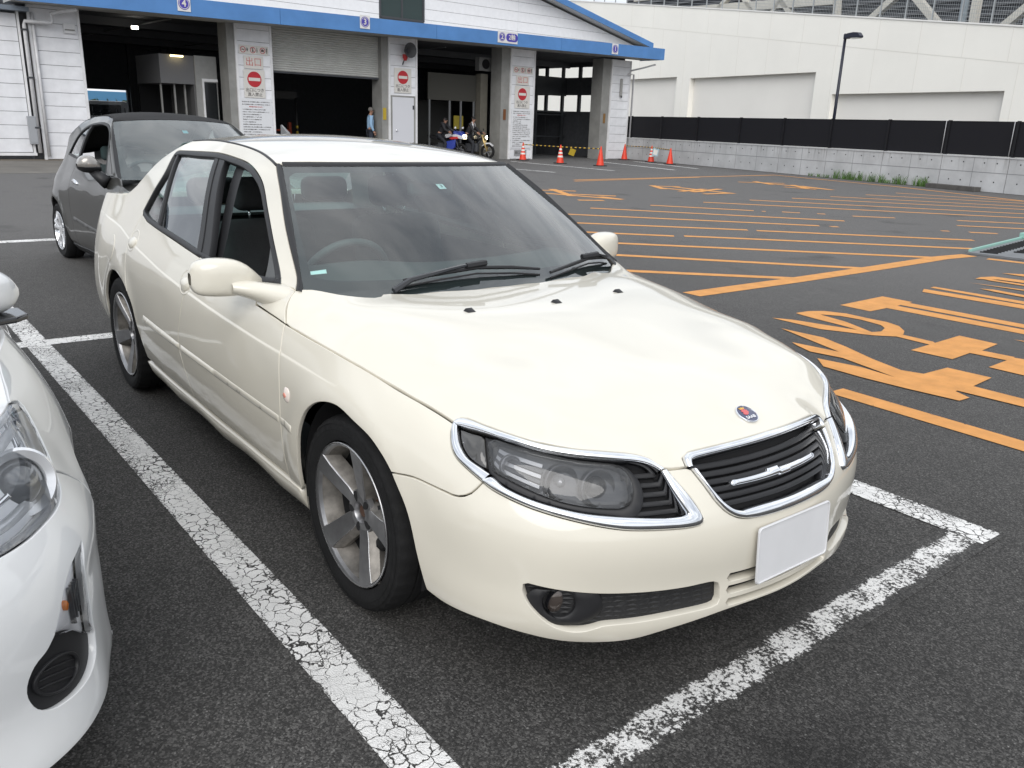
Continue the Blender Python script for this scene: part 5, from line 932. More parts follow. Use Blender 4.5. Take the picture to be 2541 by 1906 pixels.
# --- front bumper: one skin right across the nose
bot = d['bottom'] + [[0, d['bottom'][-1][1] + .004]]
arB = d['archB']; arA = d['archA']
loop_r = outline(d['archB'][::-1], d['bumpgap'], d['lampLowOut'], d['nose'], d['grLowOut'][:-1] + [[0.0, d['grLowOut'][-1][1] - .001]], step=.02)
i0 = int(np.argmin(np.abs(loop_r[:, 0]) + np.where(loop_r[:, 1] < .45, 1, 0)))
upper = loop_r[:i0 + 1]; upper[-1, 0] = 0.0
botc = curve([arB[-1]] + bot, .02); botc[-1, 0] = 0
bl = np.concatenate([upper[::-1], botc[1:]])           # from centre top, out to the arch, back along the bottom to the centre
# order: centre-top -> ... -> arch bottom -> bottom centre
right = np.concatenate([upper[::-1], botc[1:]])
leftm = (right * [-1, 1])[::-1]
bumper_loop = np.concatenate([right, leftm[1:-1]])
fog_r = outline(d['fog'], step=.015)
zs = [p[1] for p in d['slots']]
def slot(z0, z1, s1): return outline([[-s1, z0], [s1, z0]], [[s1 + .006, (z0 + z1) / 2]], [[s1, z1], [-s1, z1]], [[-s1 - .006, (z0 + z1) / 2]], step=.02)
SL = [slot(zs[0] - .010, zs[0] + .010, .225), slot(zs[1] - .011, zs[1] + .007, .225), slot(zs[2] - .010, zs[2] + .006, .225)]
bumper = panel('front_bumper', Ls, bumper_loop, [fog_r, fog_r * [-1, 1]] + SL, step=.022, lip=.03, mat=PT, parent=car, flip=True)
panel('bumper_void', Ls, outline([[-.95, .24], [.95, .24]], [[.95, .50], [-.95, .50]], step=.05), off=-.075, lip=.002, step=.05, mat=M['dark'], parent=car, flip=True)
# --- grille
def close_sym(r): r = np.asarray(r, float); r = r.copy(); r[0, 0] = 0; r[-1, 0] = 0; return np.concatenate([r, (r * [-1, 1])[::-1][1:-1]])
gtl, gti = d['grTopLo'], d['grLowIn']
gin = np.concatenate([curve([[0, gtl[0][1] + .001]] + gtl, .012), curve(gti[::-1] + [[0, gti[0][1] - .0005]], .012)])
grille_hole = close_sym(gin)
zt = d['grTopUp'][-1][1]
top_out = curve(d['grTopUp'] + [[0, zt + .002]], .012); top_in = curve([[0, gtl[0][1] + .001]] + gtl, .012)
ct = np.concatenate([top_out[::-1], top_in[::-1]]) if False else None
half_top = np.concatenate([top_in, top_out]); half_top[0, 0] = 0; half_top[-1, 0] = 0
grille = panel('grille', Ls, offset_loop(grille_hole if area2(grille_hole) > 0 else grille_hole[::-1], -.004), off=-.05, lip=.002, step=.03, mat=M['dark'], parent=car, flip=True)
gu = np.array(d['grTopUp'] + [[0, zt + .002]]); gl0 = np.array((gtl[::-1]) + [[0, gtl[0][1] + .001]])
for mi in SIDES: ribbon('grille_frame', Ls, (gu[:3], gu[2:]), (gl0[:3], gl0[2:]), .008, CHR, grille, flip=True, mirror=mi, base=.002)
low_out = curve(d['grLowOut'] + [[0, d['grLowOut'][-1][1] - .001]], .012); low_in = curve(gti[::-1] + [[0, gti[0][1] - .0005]], .012)
u_half = np.concatenate([low_in[::-1], low_out]); u_half[0, 0] = 0; u_half[-1, 0] = 0
go_ = np.array(d['grLowOut'] + [[0, d['grLowOut'][-1][1] - .001]]); gi_ = np.array(gti[::-1] + [[0, gti[0][1] - .0005]])
for mi in SIDES: ribbon('grille_surround', Ls, (go_[:3], go_[2:6], go_[5:]), (gi_[:3], gi_[2:5], gi_[4:]), .009, CHR, grille, flip=True, mirror=mi, base=.002)
def gw(z):
    l = np.asarray(gti)[1:]; l = l[np.argsort(l[:, 1])]; a = np.interp(z, l[:, 1], l[:, 0]); return a if z < gti[-1][1] else gtl[3][0] - .004
z0, z1 = gti[0][1] + .012, gtl[0][1] - .010; NB = 6
for i in range(NB):
    z = z0 + (z1 - z0) * (i + .42) / NB; hh = (z1 - z0) / NB * .36; s1 = gw(z) + .004
    panel('grille_bar', Ls, outline([[-s1, z - hh], [s1, z - hh]], [[s1, z + hh], [-s1, z + hh]], step=.02), off=-.026, crown=.010, cw=.004, rnd=.002, gap=0, lip=.03, step=.012, mat=BT, parent=grille, flip=True)
zw = z0 + (z1 - z0) * .47
wing = outline([[-.195, zw - .007], [-.1, zw - .008], [-.05, zw - .008]], [[-.05, zw - .011], [.0, zw - .011]], [[.0, zw - .008], [.1, zw - .008], [.195, zw - .007]], [[.203, zw]], [[.195, zw + .006], [.1, zw + .006], [.05, zw + .007]], [[.05, zw + .012], [.0, zw + .012]], [[.0, zw + .007], [-.1, zw + .006], [-.195, zw + .006]], [[-.203, zw]], step=.012)
panel('grille_wing_bar', Ls, wing, off=-.010, crown=.008, cw=.004, gap=0, rnd=.002, lip=.02, step=.01, mat=CHR, parent=grille, flip=True)
# --- fenders, doors, body side
archq = [[3.979, .603], [4.06, .640], [4.17, .660], [4.26, .668], [4.383, .655], [4.47, .62], [4.54, .555], [4.595, .46], [4.61, .36], [4.60, .27]]
archdoor = [[3.979, .603], [3.90, .545], [3.845, .45], [3.80, .36], [3.775, .295]]
bgap = [[2.992, .925], [3.025, .80], [3.075, .65], [3.112, .53], [3.075, .44], [3.03, .36], [3.01, .295]]
rgap = [[4.048, 1.0], [4.09, .90], [4.08, .80], [4.035, .69], [3.979, .603]]
dlo = d['dlo']; df = d['doorF'][:-1] + [[1.984, .345], [1.985, .30]]
_cs = np.arange(1.6, 5.38, .016); _cz = np.interp(np.interp(_cs, *_sx), CRX, CRZ); CROWS = np.concatenate([np.stack([_cs, _cz + o], 1) for k, o in enumerate((-.012, -.003, .0, .003, .006, .009, .018))])
foot = d['side_white'][0]
for mi in SIDES:
    kw = dict(step=.032, mat=PT, parent=car, flip=True, mirror=mi, gap=.0024, rnd=.0024, rows=CROWS)
    fen = panel('front_fender', Ls, outline(d['shut'], d['fenlamp'], d['bumpgap'][::-1], arA[::-1], [arA[0], [1.892, .27]], [[1.892, .27], [1.985, .27], [1.985, .30]], df[::-1]), **kw)
    fd = panel('front_door', Ls, outline(df, [[1.985, .295], [3.01, .295]], bgap[::-1], dlo[17:20], [dlo[19], d['doortop'][0]], d['doortop']), **kw)
    rd = panel('rear_door', Ls, outline(bgap, [[3.01, .295], [3.775, .295]], archdoor[::-1], rgap[::-1], dlo[15:18]), **kw)
    panel('mirror_base_panel', Ls, outline(d['doortop'], d['hoodrear'], [foot, dlo[0]], [dlo[0], dlo[19]], [dlo[19], d['doortop'][0]]), **kw)
    side = panel('body_side', Ls, outline(d['side_white'], d['seam'], [d['seam'][-1]] + d['csil'][1:], [d['csil'][-1], [4.42, 1.11], [4.56, 1.055], [4.80, 1.035], [5.1, 1.02], [5.38, 1.0]], [[5.38, 1.0], [5.40, .8], [5.40, .6], [5.38, .27]], [[5.38, .27], [4.60, .27]], archq[::-1], rgap[::-1], dlo[14:8:-1], dlo[8::-1]), **kw)
    # sill, rub strips
    panel('sill', Ls, outline([[1.90, .278], [2.6, .272], [3.79, .278]], [[3.79, .175], [1.90, .165]], step=.04), off=.006, crown=.006, cw=.03, lip=.03, step=.035, mat=PT, parent=car, flip=True, mirror=mi)
    for nm, par, a, b in (('rub_strip', fd, 2.0, 3.085), ('rub_strip', rd, 3.10, 3.70), ('rub_strip', fen, 1.875, 1.985)):
        zz = lambda s, t: np.interp(s, (1.9, 2.03, 3.1, 3.75), ((.490, .490, .494, .498), (.522, .520, .529, .542))[t])
        panel(nm, Ls, outline([[a, zz(a, 0)], [(a + b) / 2, zz((a + b) / 2, 0)], [b, zz(b, 0)]], [[b, zz(b, 1)], [(a + b) / 2, zz((a + b) / 2, 1)], [a, zz(a, 1)]], step=.025), off=.002, crown=.011, cw=.006, gap=.002, rnd=.003, lip=.006, step=.02, mat=PT, parent=par, flip=True, mirror=mi)
    # door handles
    for key, par in (('handleF', fd), ('handleR', rd)):
        hc = np.array(d[key][0]) + [0, -.004]; an = np.linspace(0, 2 * np.pi, 29)[:-1]; el = lambda a, b: hc + np.stack([np.cos(an) * a, np.sin(an) * b], 1)
        h = panel('handle', Ls, el(.078, .056), [el(.066, .045)], off=.001, crown=.007, cw=.006, gap=.001, rnd=.002, lip=.02, step=.012, mat=PT, parent=par, flip=True, mirror=mi)
        panel('handle_recess', Ls, el(.068, .047), off=-.022, lip=.002, gap=0, step=.02, mat=PT, parent=h, flip=True, mirror=mi)
        fl = hc + np.stack([np.cos(an) * .062, np.where(np.sin(an) > 0, np.sin(an) * .014 + .004, np.sin(an) * .040)], 1)
        panel('handle_flap', Ls, fl, off=.004, crown=.014, cw=.016, gap=.001, rnd=.003, lip=.02, step=.012, mat=PT, parent=h, flip=True, mirror=mi)
    rc = np.array(d['repeater'][0]); an = np.linspace(0, 2 * np.pi, 25)[:-1]
    rp = panel('side_repeater', Ls, rc + np.stack([np.sign(np.cos(an)) * np.abs(np.cos(an))**.7 * .024, np.sign(np.sin(an)) * np.abs(np.sin(an))**.7 * .026], 1), off=.002, crown=.008, cw=.008, gap=0, lip=.004, rnd=.002, step=.01, mat=mat('repeater_lens', (.75, .66, .6), rough=.1, coat=1), parent=fen, flip=True, mirror=mi)
    panel('repeater_bulb', Ls, rc + np.stack([np.cos(an) * .012, np.sin(an) * .009], 1), off=.0095, crown=.001, gap=0, lip=.003, rnd=.001, step=.01, mat=mat('bulb_pink', (.75, .30, .22), rough=.2, coat=1), parent=rp, flip=True, mirror=mi)
    # fuel flap line on the far rear wing (right side only)
    if not mi:
        fc = np.array(d['flap'][0]); rr = .075
        panel('fuel_flap', Ls, fc + np.stack([np.cos(an) * rr, np.sin(an) * rr], 1), off=.0025, gap=0, rnd=.0025, lip=.006, step=.025, mat=PT, parent=side, flip=True)
    # window surround, panes, pillars
    dl = outline(dlo[0:14], dlo[14:20], [dlo[19], dlo[0]]); dl = dl if area2(dl) > 0 else dl[::-1]
    sur = panel('window_trim', Ls, offset_loop(dl, .001), [offset_loop(dl, .021)], off=.001, crown=.002, gap=0, rnd=.002, lip=.03, step=.02, mat=BT, parent=car, flip=True, mirror=mi)
    br, bf = d['bglassR'], d['bfront']; qv = d['qdiv']
    pil = outline([br[0], br[1]], [bf[1], bf[0]], step=.04); panel('b_pillar', Ls, pil, off=-.003, gap=0, lip=.03, step=.04, mat=BT, parent=car, flip=True, mirror=mi)
    bmv = d['bmid']
    for q in (0.0,):
        panel('pillar_gap', Ls, outline([bmv[0], bmv[1]], [[bmv[1][0] - .008, bmv[1][1]], [bmv[0][0] - .008, bmv[0][1]]], step=.05), off=-.0005, gap=0, rnd=.001, lip=.004, step=.04, mat=M['dark'], parent=car, flip=True, mirror=mi)
    panel('quarter_divider', Ls, outline([qv[0], qv[1]], [[qv[1][0] - .030, qv[1][1]], [qv[0][0] - .026, qv[0][1]]], step=.03), off=-.002, gap=0, lip=.03, step=.04, mat=BT, parent=car, flip=True, mirror=mi)
    mt = d['mirtri']; panel('mirror_sail', Ls, outline([mt[0], mt[1]], [mt[1], mt[2]], [mt[2], mt[0]], step=.03), off=-.001, gap=-.003, lip=.03, step=.03, mat=M['plastic'], parent=fd, flip=True, mirror=mi)
    gl = offset_loop(dl, .017); G1 = M['side_glass']
    rear_w = outline([qv[0], [qv[0][0], 1.36], [br[0][0] - .01, 1.36]], [br[0], br[1]], [[br[1][0], .88], [qv[1][0] - .0, .88], [qv[1][0], qv[1][1]]], step=.04)
    def clip(loop, lo_s, hi_s):
        # straight cut of a loop between two slanted lines, done by sampling on the surface grid
        out_ = []
        for p in loop:
            a, b = lo_s(p[1]), hi_s(p[1]); out_.append([min(max(p[0], a), b), p[1]])
        o = [out_[0]]
        for p in out_[1:]:
            if np.hypot(p[0] - o[-1][0], p[1] - o[-1][1]) > 2e-3: o.append(p)
        return np.array(o)
    lin = lambda q: (lambda z: np.interp(z, (q[1][1], q[0][1]), (q[1][0], q[0][0])))
    panel('rear_door_glass', Ls, clip(gl, lin(br), lin(qv)), off=-.012, gap=-.004, rnd=.0005, lip=.001, step=.04, mat=G1, parent=rd, flip=True, mirror=mi)
    panel('quarter_glass', Ls, clip(gl, lin(qv), lambda z: 9), off=-.012, gap=-.004, rnd=.0005, lip=.001, step=.04, mat=G1, parent=rd, flip=True, mirror=mi)
    if mi: panel('front_door_glass', Ls, clip(gl, lambda z: 0, lin(bf)), off=-.012, gap=-.004, rnd=.0005, lip=.001, step=.04, mat=G1, parent=fd, flip=True, mirror=mi)
    # dark inner skins so that no gap looks through the car
    panel('inner_door_panel', Ls, outline([[1.95, .22], [3.85, .22]], [[3.9, .90], [1.95, .90]], step=.08), off=-.055, gap=0, lip=.002, step=.07, mat=M['plastic'], parent=car, flip=True, mirror=mi)
    panel('inner_quarter_panel', Ls, outline([[3.9, .70], [5.3, .70]], [[5.3, .95], [4.1, .95]], step=.08), off=-.05, gap=0, lip=.002, step=.08, mat=M['plastic'], parent=car, flip=True, mirror=mi)
# --- bonnet
def tp(l): return Lp(l)
edge = np.concatenate([tp(curve(d['hoodrear'], .05)), tp(curve(d['shut'], .08)), tp(curve(d['topChrUp'], .05)), tp(d['nose']), tp(curve(d['grTopUp'], .05))])
cr_ = np.array([(.086, -.495, .873), (.284, -.448, .842), (.487, -.407, .808), (.604, -.374, .781), (.697, -.347, .751), (-.10, -.53, .897), (-.26, -.565, .910)])
out1 = np.array([(-.35, -.75, .880), (-.137, -.75, .850), (.098, -.73, .812), (.317, -.70, .796), (.477, -.672, .762), (.625, -.595, .752)])   # where the bonnet shoulder turns over
cl = np.array([(-.42, 0, .914), (-.36, 0, .913), (-.12, 0, .903), (.086, 0, .888), (.284, 0, .860), (.487, 0, .826), (.604, 0, .801), (.697, 0, .773), (.804, 0, .729), (.872, 0, .697)])
mid_ = np.array([(.086, -.25, .885), (.487, -.2, .822), (.697, -.17, .766)])
hr = np.array([p for p in d['hoodrear3'] if p[1] < -.2])
extra = np.zeros((0, 3))
pts = np.concatenate([edge, cr_, out1, mid_, hr, extra]); pts = np.concatenate([pts, pts * [1, -1, 1], cl])
_h0 = TPS(pts[:, :2], pts[:, 2], lam=2.5e-3)                    # taut sheet ...
_eb = np.concatenate([edge, edge * [1, -1, 1]]); _er = _eb[:, 2] - _h0(_eb[:, 0], _eb[:, 1])
def _h(x, y):                                                   # ... pulled exactly onto its shut lines close to the edge
    x = np.asarray(x, float); y = np.asarray(y, float); sh = x.shape; q = np.stack([x.ravel(), y.ravel()], 1); out = _h0(q[:, 0], q[:, 1])
    for k in range(0, len(q), 4000):
        d2 = ((q[k:k + 4000, None] - _eb[None, :, :2])**2).sum(-1); w = 1 / (d2 + 4e-5)**1.5; m = d2.min(1); out[k:k + 4000] += (w * _er).sum(1) / w.sum(1) * np.exp(-m / .05**2)
    return out.reshape(sh)
def hood(x, y): return np.stack([x, y, _h(x, y)], -1)
def xy(l): return Lp(l)[:, :2]
_h3 = sorted([[abs(p[1]), p[0]] for p in d['hoodrear3'] if abs(p[1]) < .66]); hr_line = [list(xy([d['hoodrear'][-1]])[0])] + [[x, -y] for y, x in _h3[::-1] if y > .08] + [[np.mean([x for y, x in _h3[:2]]) + .004, 0]]
right_h = np.concatenate([curve(hr_line, .03)[::-1], curve(xy(d['hoodrear'][::-1]), .02)[1:], curve(xy(d['shut']), .03)[1:], curve(xy(d['topChrUp']), .02)[0:], curve(xy(d['nose']), .02)[1:], curve(np.concatenate([xy(d['grTopUp']), [[.872, 0]]]), .02)[1:]])
keep = [right_h[0]]
for p in right_h[1:]:
    if np.hypot(*(p - keep[-1])) > .006: keep.append(p)
right_h = np.array(keep); hl = np.concatenate([right_h, (right_h * [1, -1])[::-1][1:-1]])
bonnet = panel('bonnet', hood, hl, step=.022, lip=.02, gap=.0034, mat=PT, parent=car)
for y_, x_ in ((-.36, -.075), (0, -.05), (.335, -.08)):
    h0 = hood(np.array([x_]), np.array([y_]))[0]
    m = MB(); m.add([(x_ - .012, y_ - .020, h0[2]), (x_ + .016, y_ - .017, h0[2] - .003), (x_ + .016, y_ + .017, h0[2] - .003), (x_ - .012, y_ + .020, h0[2]), (x_ - .008, y_ - .012, h0[2] + .010), (x_ + .008, y_ - .008, h0[2] + .004), (x_ + .008, y_ + .008, h0[2] + .004), (x_ - .008, y_ + .012, h0[2] + .010)], [(0, 1, 5, 4), (1, 2, 6, 5), (2, 3, 7, 6), (3, 0, 4, 7), (4, 5, 6, 7)])
    m.build('washer_nozzle', BT, bonnet, smooth=True, auto=50)
# badge
bn = surf_normal(hood, np.array([[.804, 0.]]), False)[0]; bp_ = hood(np.array([.804]), np.array([0.]))[0]
zax = Vector(bn); xax = Vector((0, 1, 0)); yax = zax.cross(xax); BM = Matrix(((xax.x, yax.x, zax.x, bp_[0] + bn[0] * .001), (xax.y, yax.y, zax.y, bp_[1] + bn[1] * .001), (xax.z, yax.z, zax.z, bp_[2] + bn[2] * .001), (0, 0, 0, 1)))
bd = MB().lathe([(.0355, 0), (.0355, .003), (.0345, .0045), (.0325, .0045), (.032, .003)], 40, M=BM).build('badge', CHR, bonnet, smooth=True, auto=40)
MB().lathe([(.0325, .003), (.0001, .0036)], 40, M=BM).build('badge_disc', mat('badge_navy', (.012, .018, .075), rough=.15, coat=1), bd, smooth=True)
gp = [(-.010, -.006), (-.003, -.008), (.004, -.006), (.009, -.001), (.013, .003), (.010, .006), (.012, .010), (.006, .011), (.007, .016), (.002, .013), (-.001, .019), (-.004, .014), (-.010, .017), (-.009, .011), (-.014, .009), (-.009, .005), (-.013, .000)]
MB().prism(gp, lambda p: tuple(BM @ Vector((p[0] - .001, p[1] + .003, .0034))), lambda p: tuple(BM @ Vector((p[0] - .001, p[1] + .003, .0046)))).build('badge_emblem', mat('badge_red', (.55, .05, .05), rough=.3, coat=1), bd)
MB().prism([(-.010, 0), (.008, 0), (.010, .008), (.004, .004), (0, .009), (-.004, .004), (-.011, .008)], lambda p: tuple(BM @ Vector((p[0] - .002, p[1] + .0185, .0035))), lambda p: tuple(BM @ Vector((p[0] - .002, p[1] + .0185, .0048)))).build('badge_crown', mat('badge_gold', (.75, .45, .10), rough=.3, metal=.6), bd)
text_mesh('badge_lettering', 'SAAB', .0145, mat('badge_silver', (.8, .8, .82), rough=.25, metal=.6), BM @ Matrix.Translation((0, -.0155, .0045)), bd, ext=.0006, bold=.0004, sx=1.15)
# --- headlamps
lam = np.array(d['lens'])
for mi in SIDES:
    kw = dict(parent=None, flip=True, mirror=mi)
    tcs = outline(d['topChrUp'], d['topChrLo'], step=.012)
    hl_ = panel('headlamp', Ls, outline(d['lampHole'], step=.02), off=-.052, gap=-.006, lip=.002, step=.03, mat=M['dark'], **{**kw, 'parent': car})
    kw['parent'] = hl_
    tu, tl_ = d['topChrUp'], d['topChrLo'][::-1]
    ribbon('lamp_brow', Ls, (tu[:5], tu[4:9], tu[8:]), (tl_[:3], tl_[2:5], tl_[4:]), .008, CHR, hl_, flip=True, mirror=mi, base=.002)
    lo1, li1 = d['lampLowOut'], d['lampLowIn']
    ribbon('lamp_surround', Ls, (lo1[:8], lo1[7:11], lo1[10:]), (li1[:9], li1[8:11], li1[10:]), .010, CHR, hl_, flip=True, mirror=mi, base=.002)
    ribbon('lamp_side_trim', Ls, d['fenlamp'], d['lampSideIn'], .007, CHR, hl_, flip=True, mirror=mi, base=.002)
    panel('corner_lens', Ls, outline(d['signal'], step=.015), off=-.008, crown=.007, cw=.015, gap=.002, rnd=.002, lip=.03, step=.02, mat=mat('corner_lens', (.05, .048, .045), rough=.12, coat=1), **kw)
    lo_ = outline(d['lens'], step=.015); so_ = outline(d['surround'], step=.015)
    panel('lamp_bezel', Ls, so_, [offset_loop(lo_ if area2(lo_) > 0 else lo_[::-1], .002)], off=-.012, crown=.004, gap=0, rnd=.003, lip=.04, step=.015, mat=M['black_trim'], **kw)
    panel('lamp_lens', Ls, lo_, off=-.006, crown=.012, cw=.03, gap=.0, rnd=.002, lip=.004, step=.018, mat=M['grey_lens'], **kw)
    panel('lamp_reflector', Ls, lo_, off=-.046, gap=-.002, lip=.001, step=.03, mat=M['lampgrey'], **kw)
    # left third: ribbed position-lamp, right: projector bowl
    sp = d['lensSplit']; sA = max(lam[:, 0]); sB = min(lam[:, 0])
    sm_ = np.mean([p[0] for p in sp]); up = lam[:14]
    def zr(s):
        l1 = np.array(d['lens'][:9]); l2 = np.array(d['lens'][11:]); 
        o1 = np.argsort(l1[:, 0]); o2 = np.argsort(l2[:, 0]); return np.interp(s, l2[o2, 0], l2[o2, 1]), np.interp(s, l1[o1, 0], l1[o1, 1])
    for k in range(5):
        t = (k + .6) / 5.6; a, b = sA - .035, sm_ + .03
        pts_ = []
        for s_ in np.linspace(a, b, 6):
            z_l, z_h = zr(s_); pts_.append([s_, z_l + (z_h - z_l) * (.12 + .76 * t)])
        pu = np.array(pts_); th = .0045
        panel('reflector_rib', Ls, outline(list(map(list, pu - [0, th])), list(map(list, pu[::-1] + [0, th])), step=.02), off=-.030, gap=0, rnd=.001, lip=.012, step=.02, mat=M['lampbright'] if k % 2 == 0 else M['lampgrey'], **kw)
    def bowl(s_, zf, r, nm, m_, depth=.02, lift=-.034):
        z_l, z_h = zr(s_); p = np.array([[s_, z_l + (z_h - z_l) * zf]]); c = Lp(p)[0]; n = Ln(p)[0]; n = n * .35 + np.array([.94, -.05, 0]) * .65; n /= np.linalg.norm(n); c = c + Ln(p)[0] * lift
        if mi: c = c * [1, -1, 1]; n = n * [1, -1, 1]
        q = Vector(n).to_track_quat('Z', 'Y').to_matrix().to_4x4(); q.translation = Vector(c)
        return MB().lathe([(r * .3, -depth), (r * .7, -depth * .6), (r * .95, 0), (r, .006), (r * 1.08, .004), (r * 1.1, -.01)], 28, M=q, cap0=True).build(nm, m_, hl_, smooth=True, auto=40), q
    _, q1 = bowl(sB + (sA - sB) * .20, .50, .047, 'projector_ring', M['lampgrey'])
    MB().lathe([(.030, -.012), (.027, .002), (.018, .010), (.0001, .014)], 24, M=q1).build('projector_lens', M['gloss_black'], hl_, smooth=True)
    _, q2 = bowl(sB + (sA - sB) * .44, .50, .044, 'reflector_bowl', M['lampgrey'], .026)
    MB().lathe([(.012, -.02), (.012, 0), (.006, .006), (.0001, .008)], 14, M=q2).build('bulb_shield', M['lampbright'], hl_, smooth=True)
    _, q3 = bowl(sB + (sA - sB) * .80, .45, .026, 'position_bowl', M['lampbright'], .015, -.026)
    # louvres between lamp and nose
    li = np.array(d['lampLowIn'][-3:])[::-1]; su = np.array(d['surround'][4:11]); su = su[np.argsort(su[:, 1])]
    zl0, zl1 = d['lampLowIn'][-4][1] + .006, d['topChrLo'][2][1] - .004
    for k in range(5):
        z = zl0 + (zl1 - zl0) * (k + .45) / 5; li2 = np.array(d['lampLowIn'][-3:]); li2 = li2[np.argsort(li2[:, 1])]
        sa = float(np.interp(z, li2[:, 1], li2[:, 0])); sb = float(np.interp(z, su[:, 1], su[:, 0])) + .03; h_ = (zl1 - zl0) / 5 * .28
        if sb - sa > .02: panel('lamp_louvre', Ls, outline([[sa - .01, z - h_], [sb, z - h_]], [[sb, z + h_], [sa - .01, z + h_]], step=.02), off=-.034, crown=.010, cw=.004, gap=0, rnd=.002, lip=.012, step=.014, mat=BT, **kw)
# --- fog recess
mesh_mat = mat('honeycomb_black', (.014, .014, .015), rough=.55)
t_, b_ = nodes_of(mesh_mat); tc_ = t_.nodes.new('ShaderNodeTexCoord'); vo = t_.nodes.new('ShaderNodeTexVoronoi'); vo.feature = 'DISTANCE_TO_EDGE'; vo.inputs['Scale'].default_value = 55; vo.inputs['Randomness'].default_value = .25
mpp = t_.nodes.new('ShaderNodeMapping'); mpp.inputs['Scale'].default_value = (.8, .6, 1.4); t_.links.new(tc_.outputs['Object'], mpp.inputs[0]); t_.links.new(mpp.outputs[0], vo.inputs['Vector'])
bu = t_.nodes.new('ShaderNodeBump'); bu.inputs['Strength'].default_value = .9; bu.inputs['Distance'].default_value = .006; bu.invert = True; t_.links.new(vo.outputs['Distance'], bu.inputs['Height']); t_.links.new(bu.outputs[0], b_.inputs['Normal'])
fo = np.array(d['fog']); fs = d['foglamp'][0]
for mi in SIDES:
    ft = panel('fog_grille', Ls, offset_loop(fog_r if area2(fog_r) > 0 else fog_r[::-1], -.012), off=-.026, gap=0, lip=.002, step=.03, mat=mesh_mat, parent=bumper, flip=True, mirror=mi)
    an = np.linspace(0, 2 * np.pi, 41)[:-1]; fc = np.array([fs[0] - .012, fs[1] - .012])
    sur = fc + np.stack([np.cos(an) * .105, np.sin(an) * .062], 1); sur = np.clip(sur, fo.min(0) + .002, fo.max(0) - [0, .018])
    panel('fog_bezel', Ls, offset_loop(sur, .0), [fc + [.012, .004] + np.stack([np.cos(an) * .044, np.sin(an) * .040], 1)], off=-.014, crown=.006, cw=.03, gap=0, rnd=.002, lip=.02, step=.018, mat=BT, parent=ft, flip=True, mirror=mi)
    p = np.array([[fc[0] + .012, fc[1] + .004]]); c = Lp(p)[0] - Ln(p)[0] * .035; n = np.array([.97, -.2, 0.]); n /= np.linalg.norm(n)
    if mi: c = c * [1, -1, 1]; n = n * [1, -1, 1]
    q = Vector(n).to_track_quat('Z', 'Y').to_matrix().to_4x4(); q.translation = Vector(c)
    MB().lathe([(.043, .02), (.040, .0), (.030, -.008)], 28, M=q).build('fog_tube', M['gloss_black'], ft, smooth=True)
    MB().lathe([(.036, .002), (.025, .010), (.0001, .013)], 28, M=q).build('fog_lamp', mat('fog_lens', (.10, .08, .07), rough=.06, coat=1, metal=.5), ft, smooth=True)
# --- plate
pm = Matrix.Translation((1.008, 0, .416)) @ Matrix.Rotation(R_(-4), 4, 'Y')
m = MB(); pl_ = []
for cx, cz, a0 in ((.153, .0705, 0), (-.153, .0705, 90), (-.153, -.0705, 180), (.153, -.0705, 270)):
    for k in range(5): a = R_(a0 + k * 22.5); pl_.append((cx + .012 * math.cos(a), cz + .012 * math.sin(a)))
m.prism(pl_, lambda p: tuple(pm @ Vector((0, p[0], p[1]))), lambda p: tuple(pm @ Vector((.003, p[0], p[1]))))
np_ = m.build('number_plate', M['plate'], car)
m = MB(); m.tube([tuple(pm @ Vector((.0035, x * .982, z * .965))) for x, z in pl_], .0028, 6, closed=True); m.build('plate_rim', M['plate'], np_, smooth=True)
# --- windscreen
def WS(a, b):
    a = np.asarray(a, float); b = np.asarray(b, float); t = b / .72; ye = .75 - .191 * t; u = a / .65; bow = np.clip(1 - np.abs(u)**2.2, -.3, 1)
    return np.stack([-.524 - .594 * t + (.165 - .09 * t) * bow, u * ye, .917 + .398 * t + .014 * np.sin(np.pi * np.clip(t, 0, 1)) + .003 * bow], -1)
wso = outline([[-.65, -.04], [.65, -.04]], [[.65, .72], [-.65, .72]], step=.03)
panel('windscreen', WS, wso, gap=0, rnd=.001, lip=.003, step=.03, mat=M['windscreen'], parent=car)
wh = outline([[-.622, .085], [-.58, .066], [-.3, .056], [0, .052], [.3, .056], [.58, .066], [.622, .085]], [[.622, .085], [.632, .4], [.625, .645]], [[.625, .645], [.600, .672]], [[.600, .672], [.235, .676]], [[.205, .668], [.165, .618], [.11, .594], [-.02, .594], [-.06, .618], [-.10, .668]], [[-.13, .676], [-.600, .674]], [[-.600, .674], [-.627, .645], [-.632, .4], [-.622, .085]], step=.02)
panel('windscreen_band', WS, wso, [wh], off=-.004, gap=.001, rnd=.0005, lip=.001, step=.03, mat=mat('frit_black', (.02, .019, .022), rough=.5), parent=car)
tq = np.linspace(0, 1, 24)
sw = curve(d['side_white'], n=24); E0 = Lp(sw); E1 = WS(np.full(24, -.65), np.linspace(0.0, .72, 24))
for mi in SIDES:
    P = np.stack([E0 * (1 - k) + E1 * k + np.array([.010, -.006, .008]) * math.sin(math.pi * k) * (1 if 0 < k < 1 else 0) + (np.array([-.004, .006, -.010]) if k == 0 else 0) for k in (0, .08, .35, .5, .62, .9, 1.0)], 1)
    grid_obj('windscreen_trim', P, BT, car, mirror=mi)
P = np.stack([WS(np.linspace(-.65, .65, 40), np.full(40, b)) + np.array([0, 0, h]) for b, h in ((.712, .001), (.716, .006), (.730, .008), (.738, -.004))], 1)
grid_obj('header_trim', P, BT, car, flip=True)
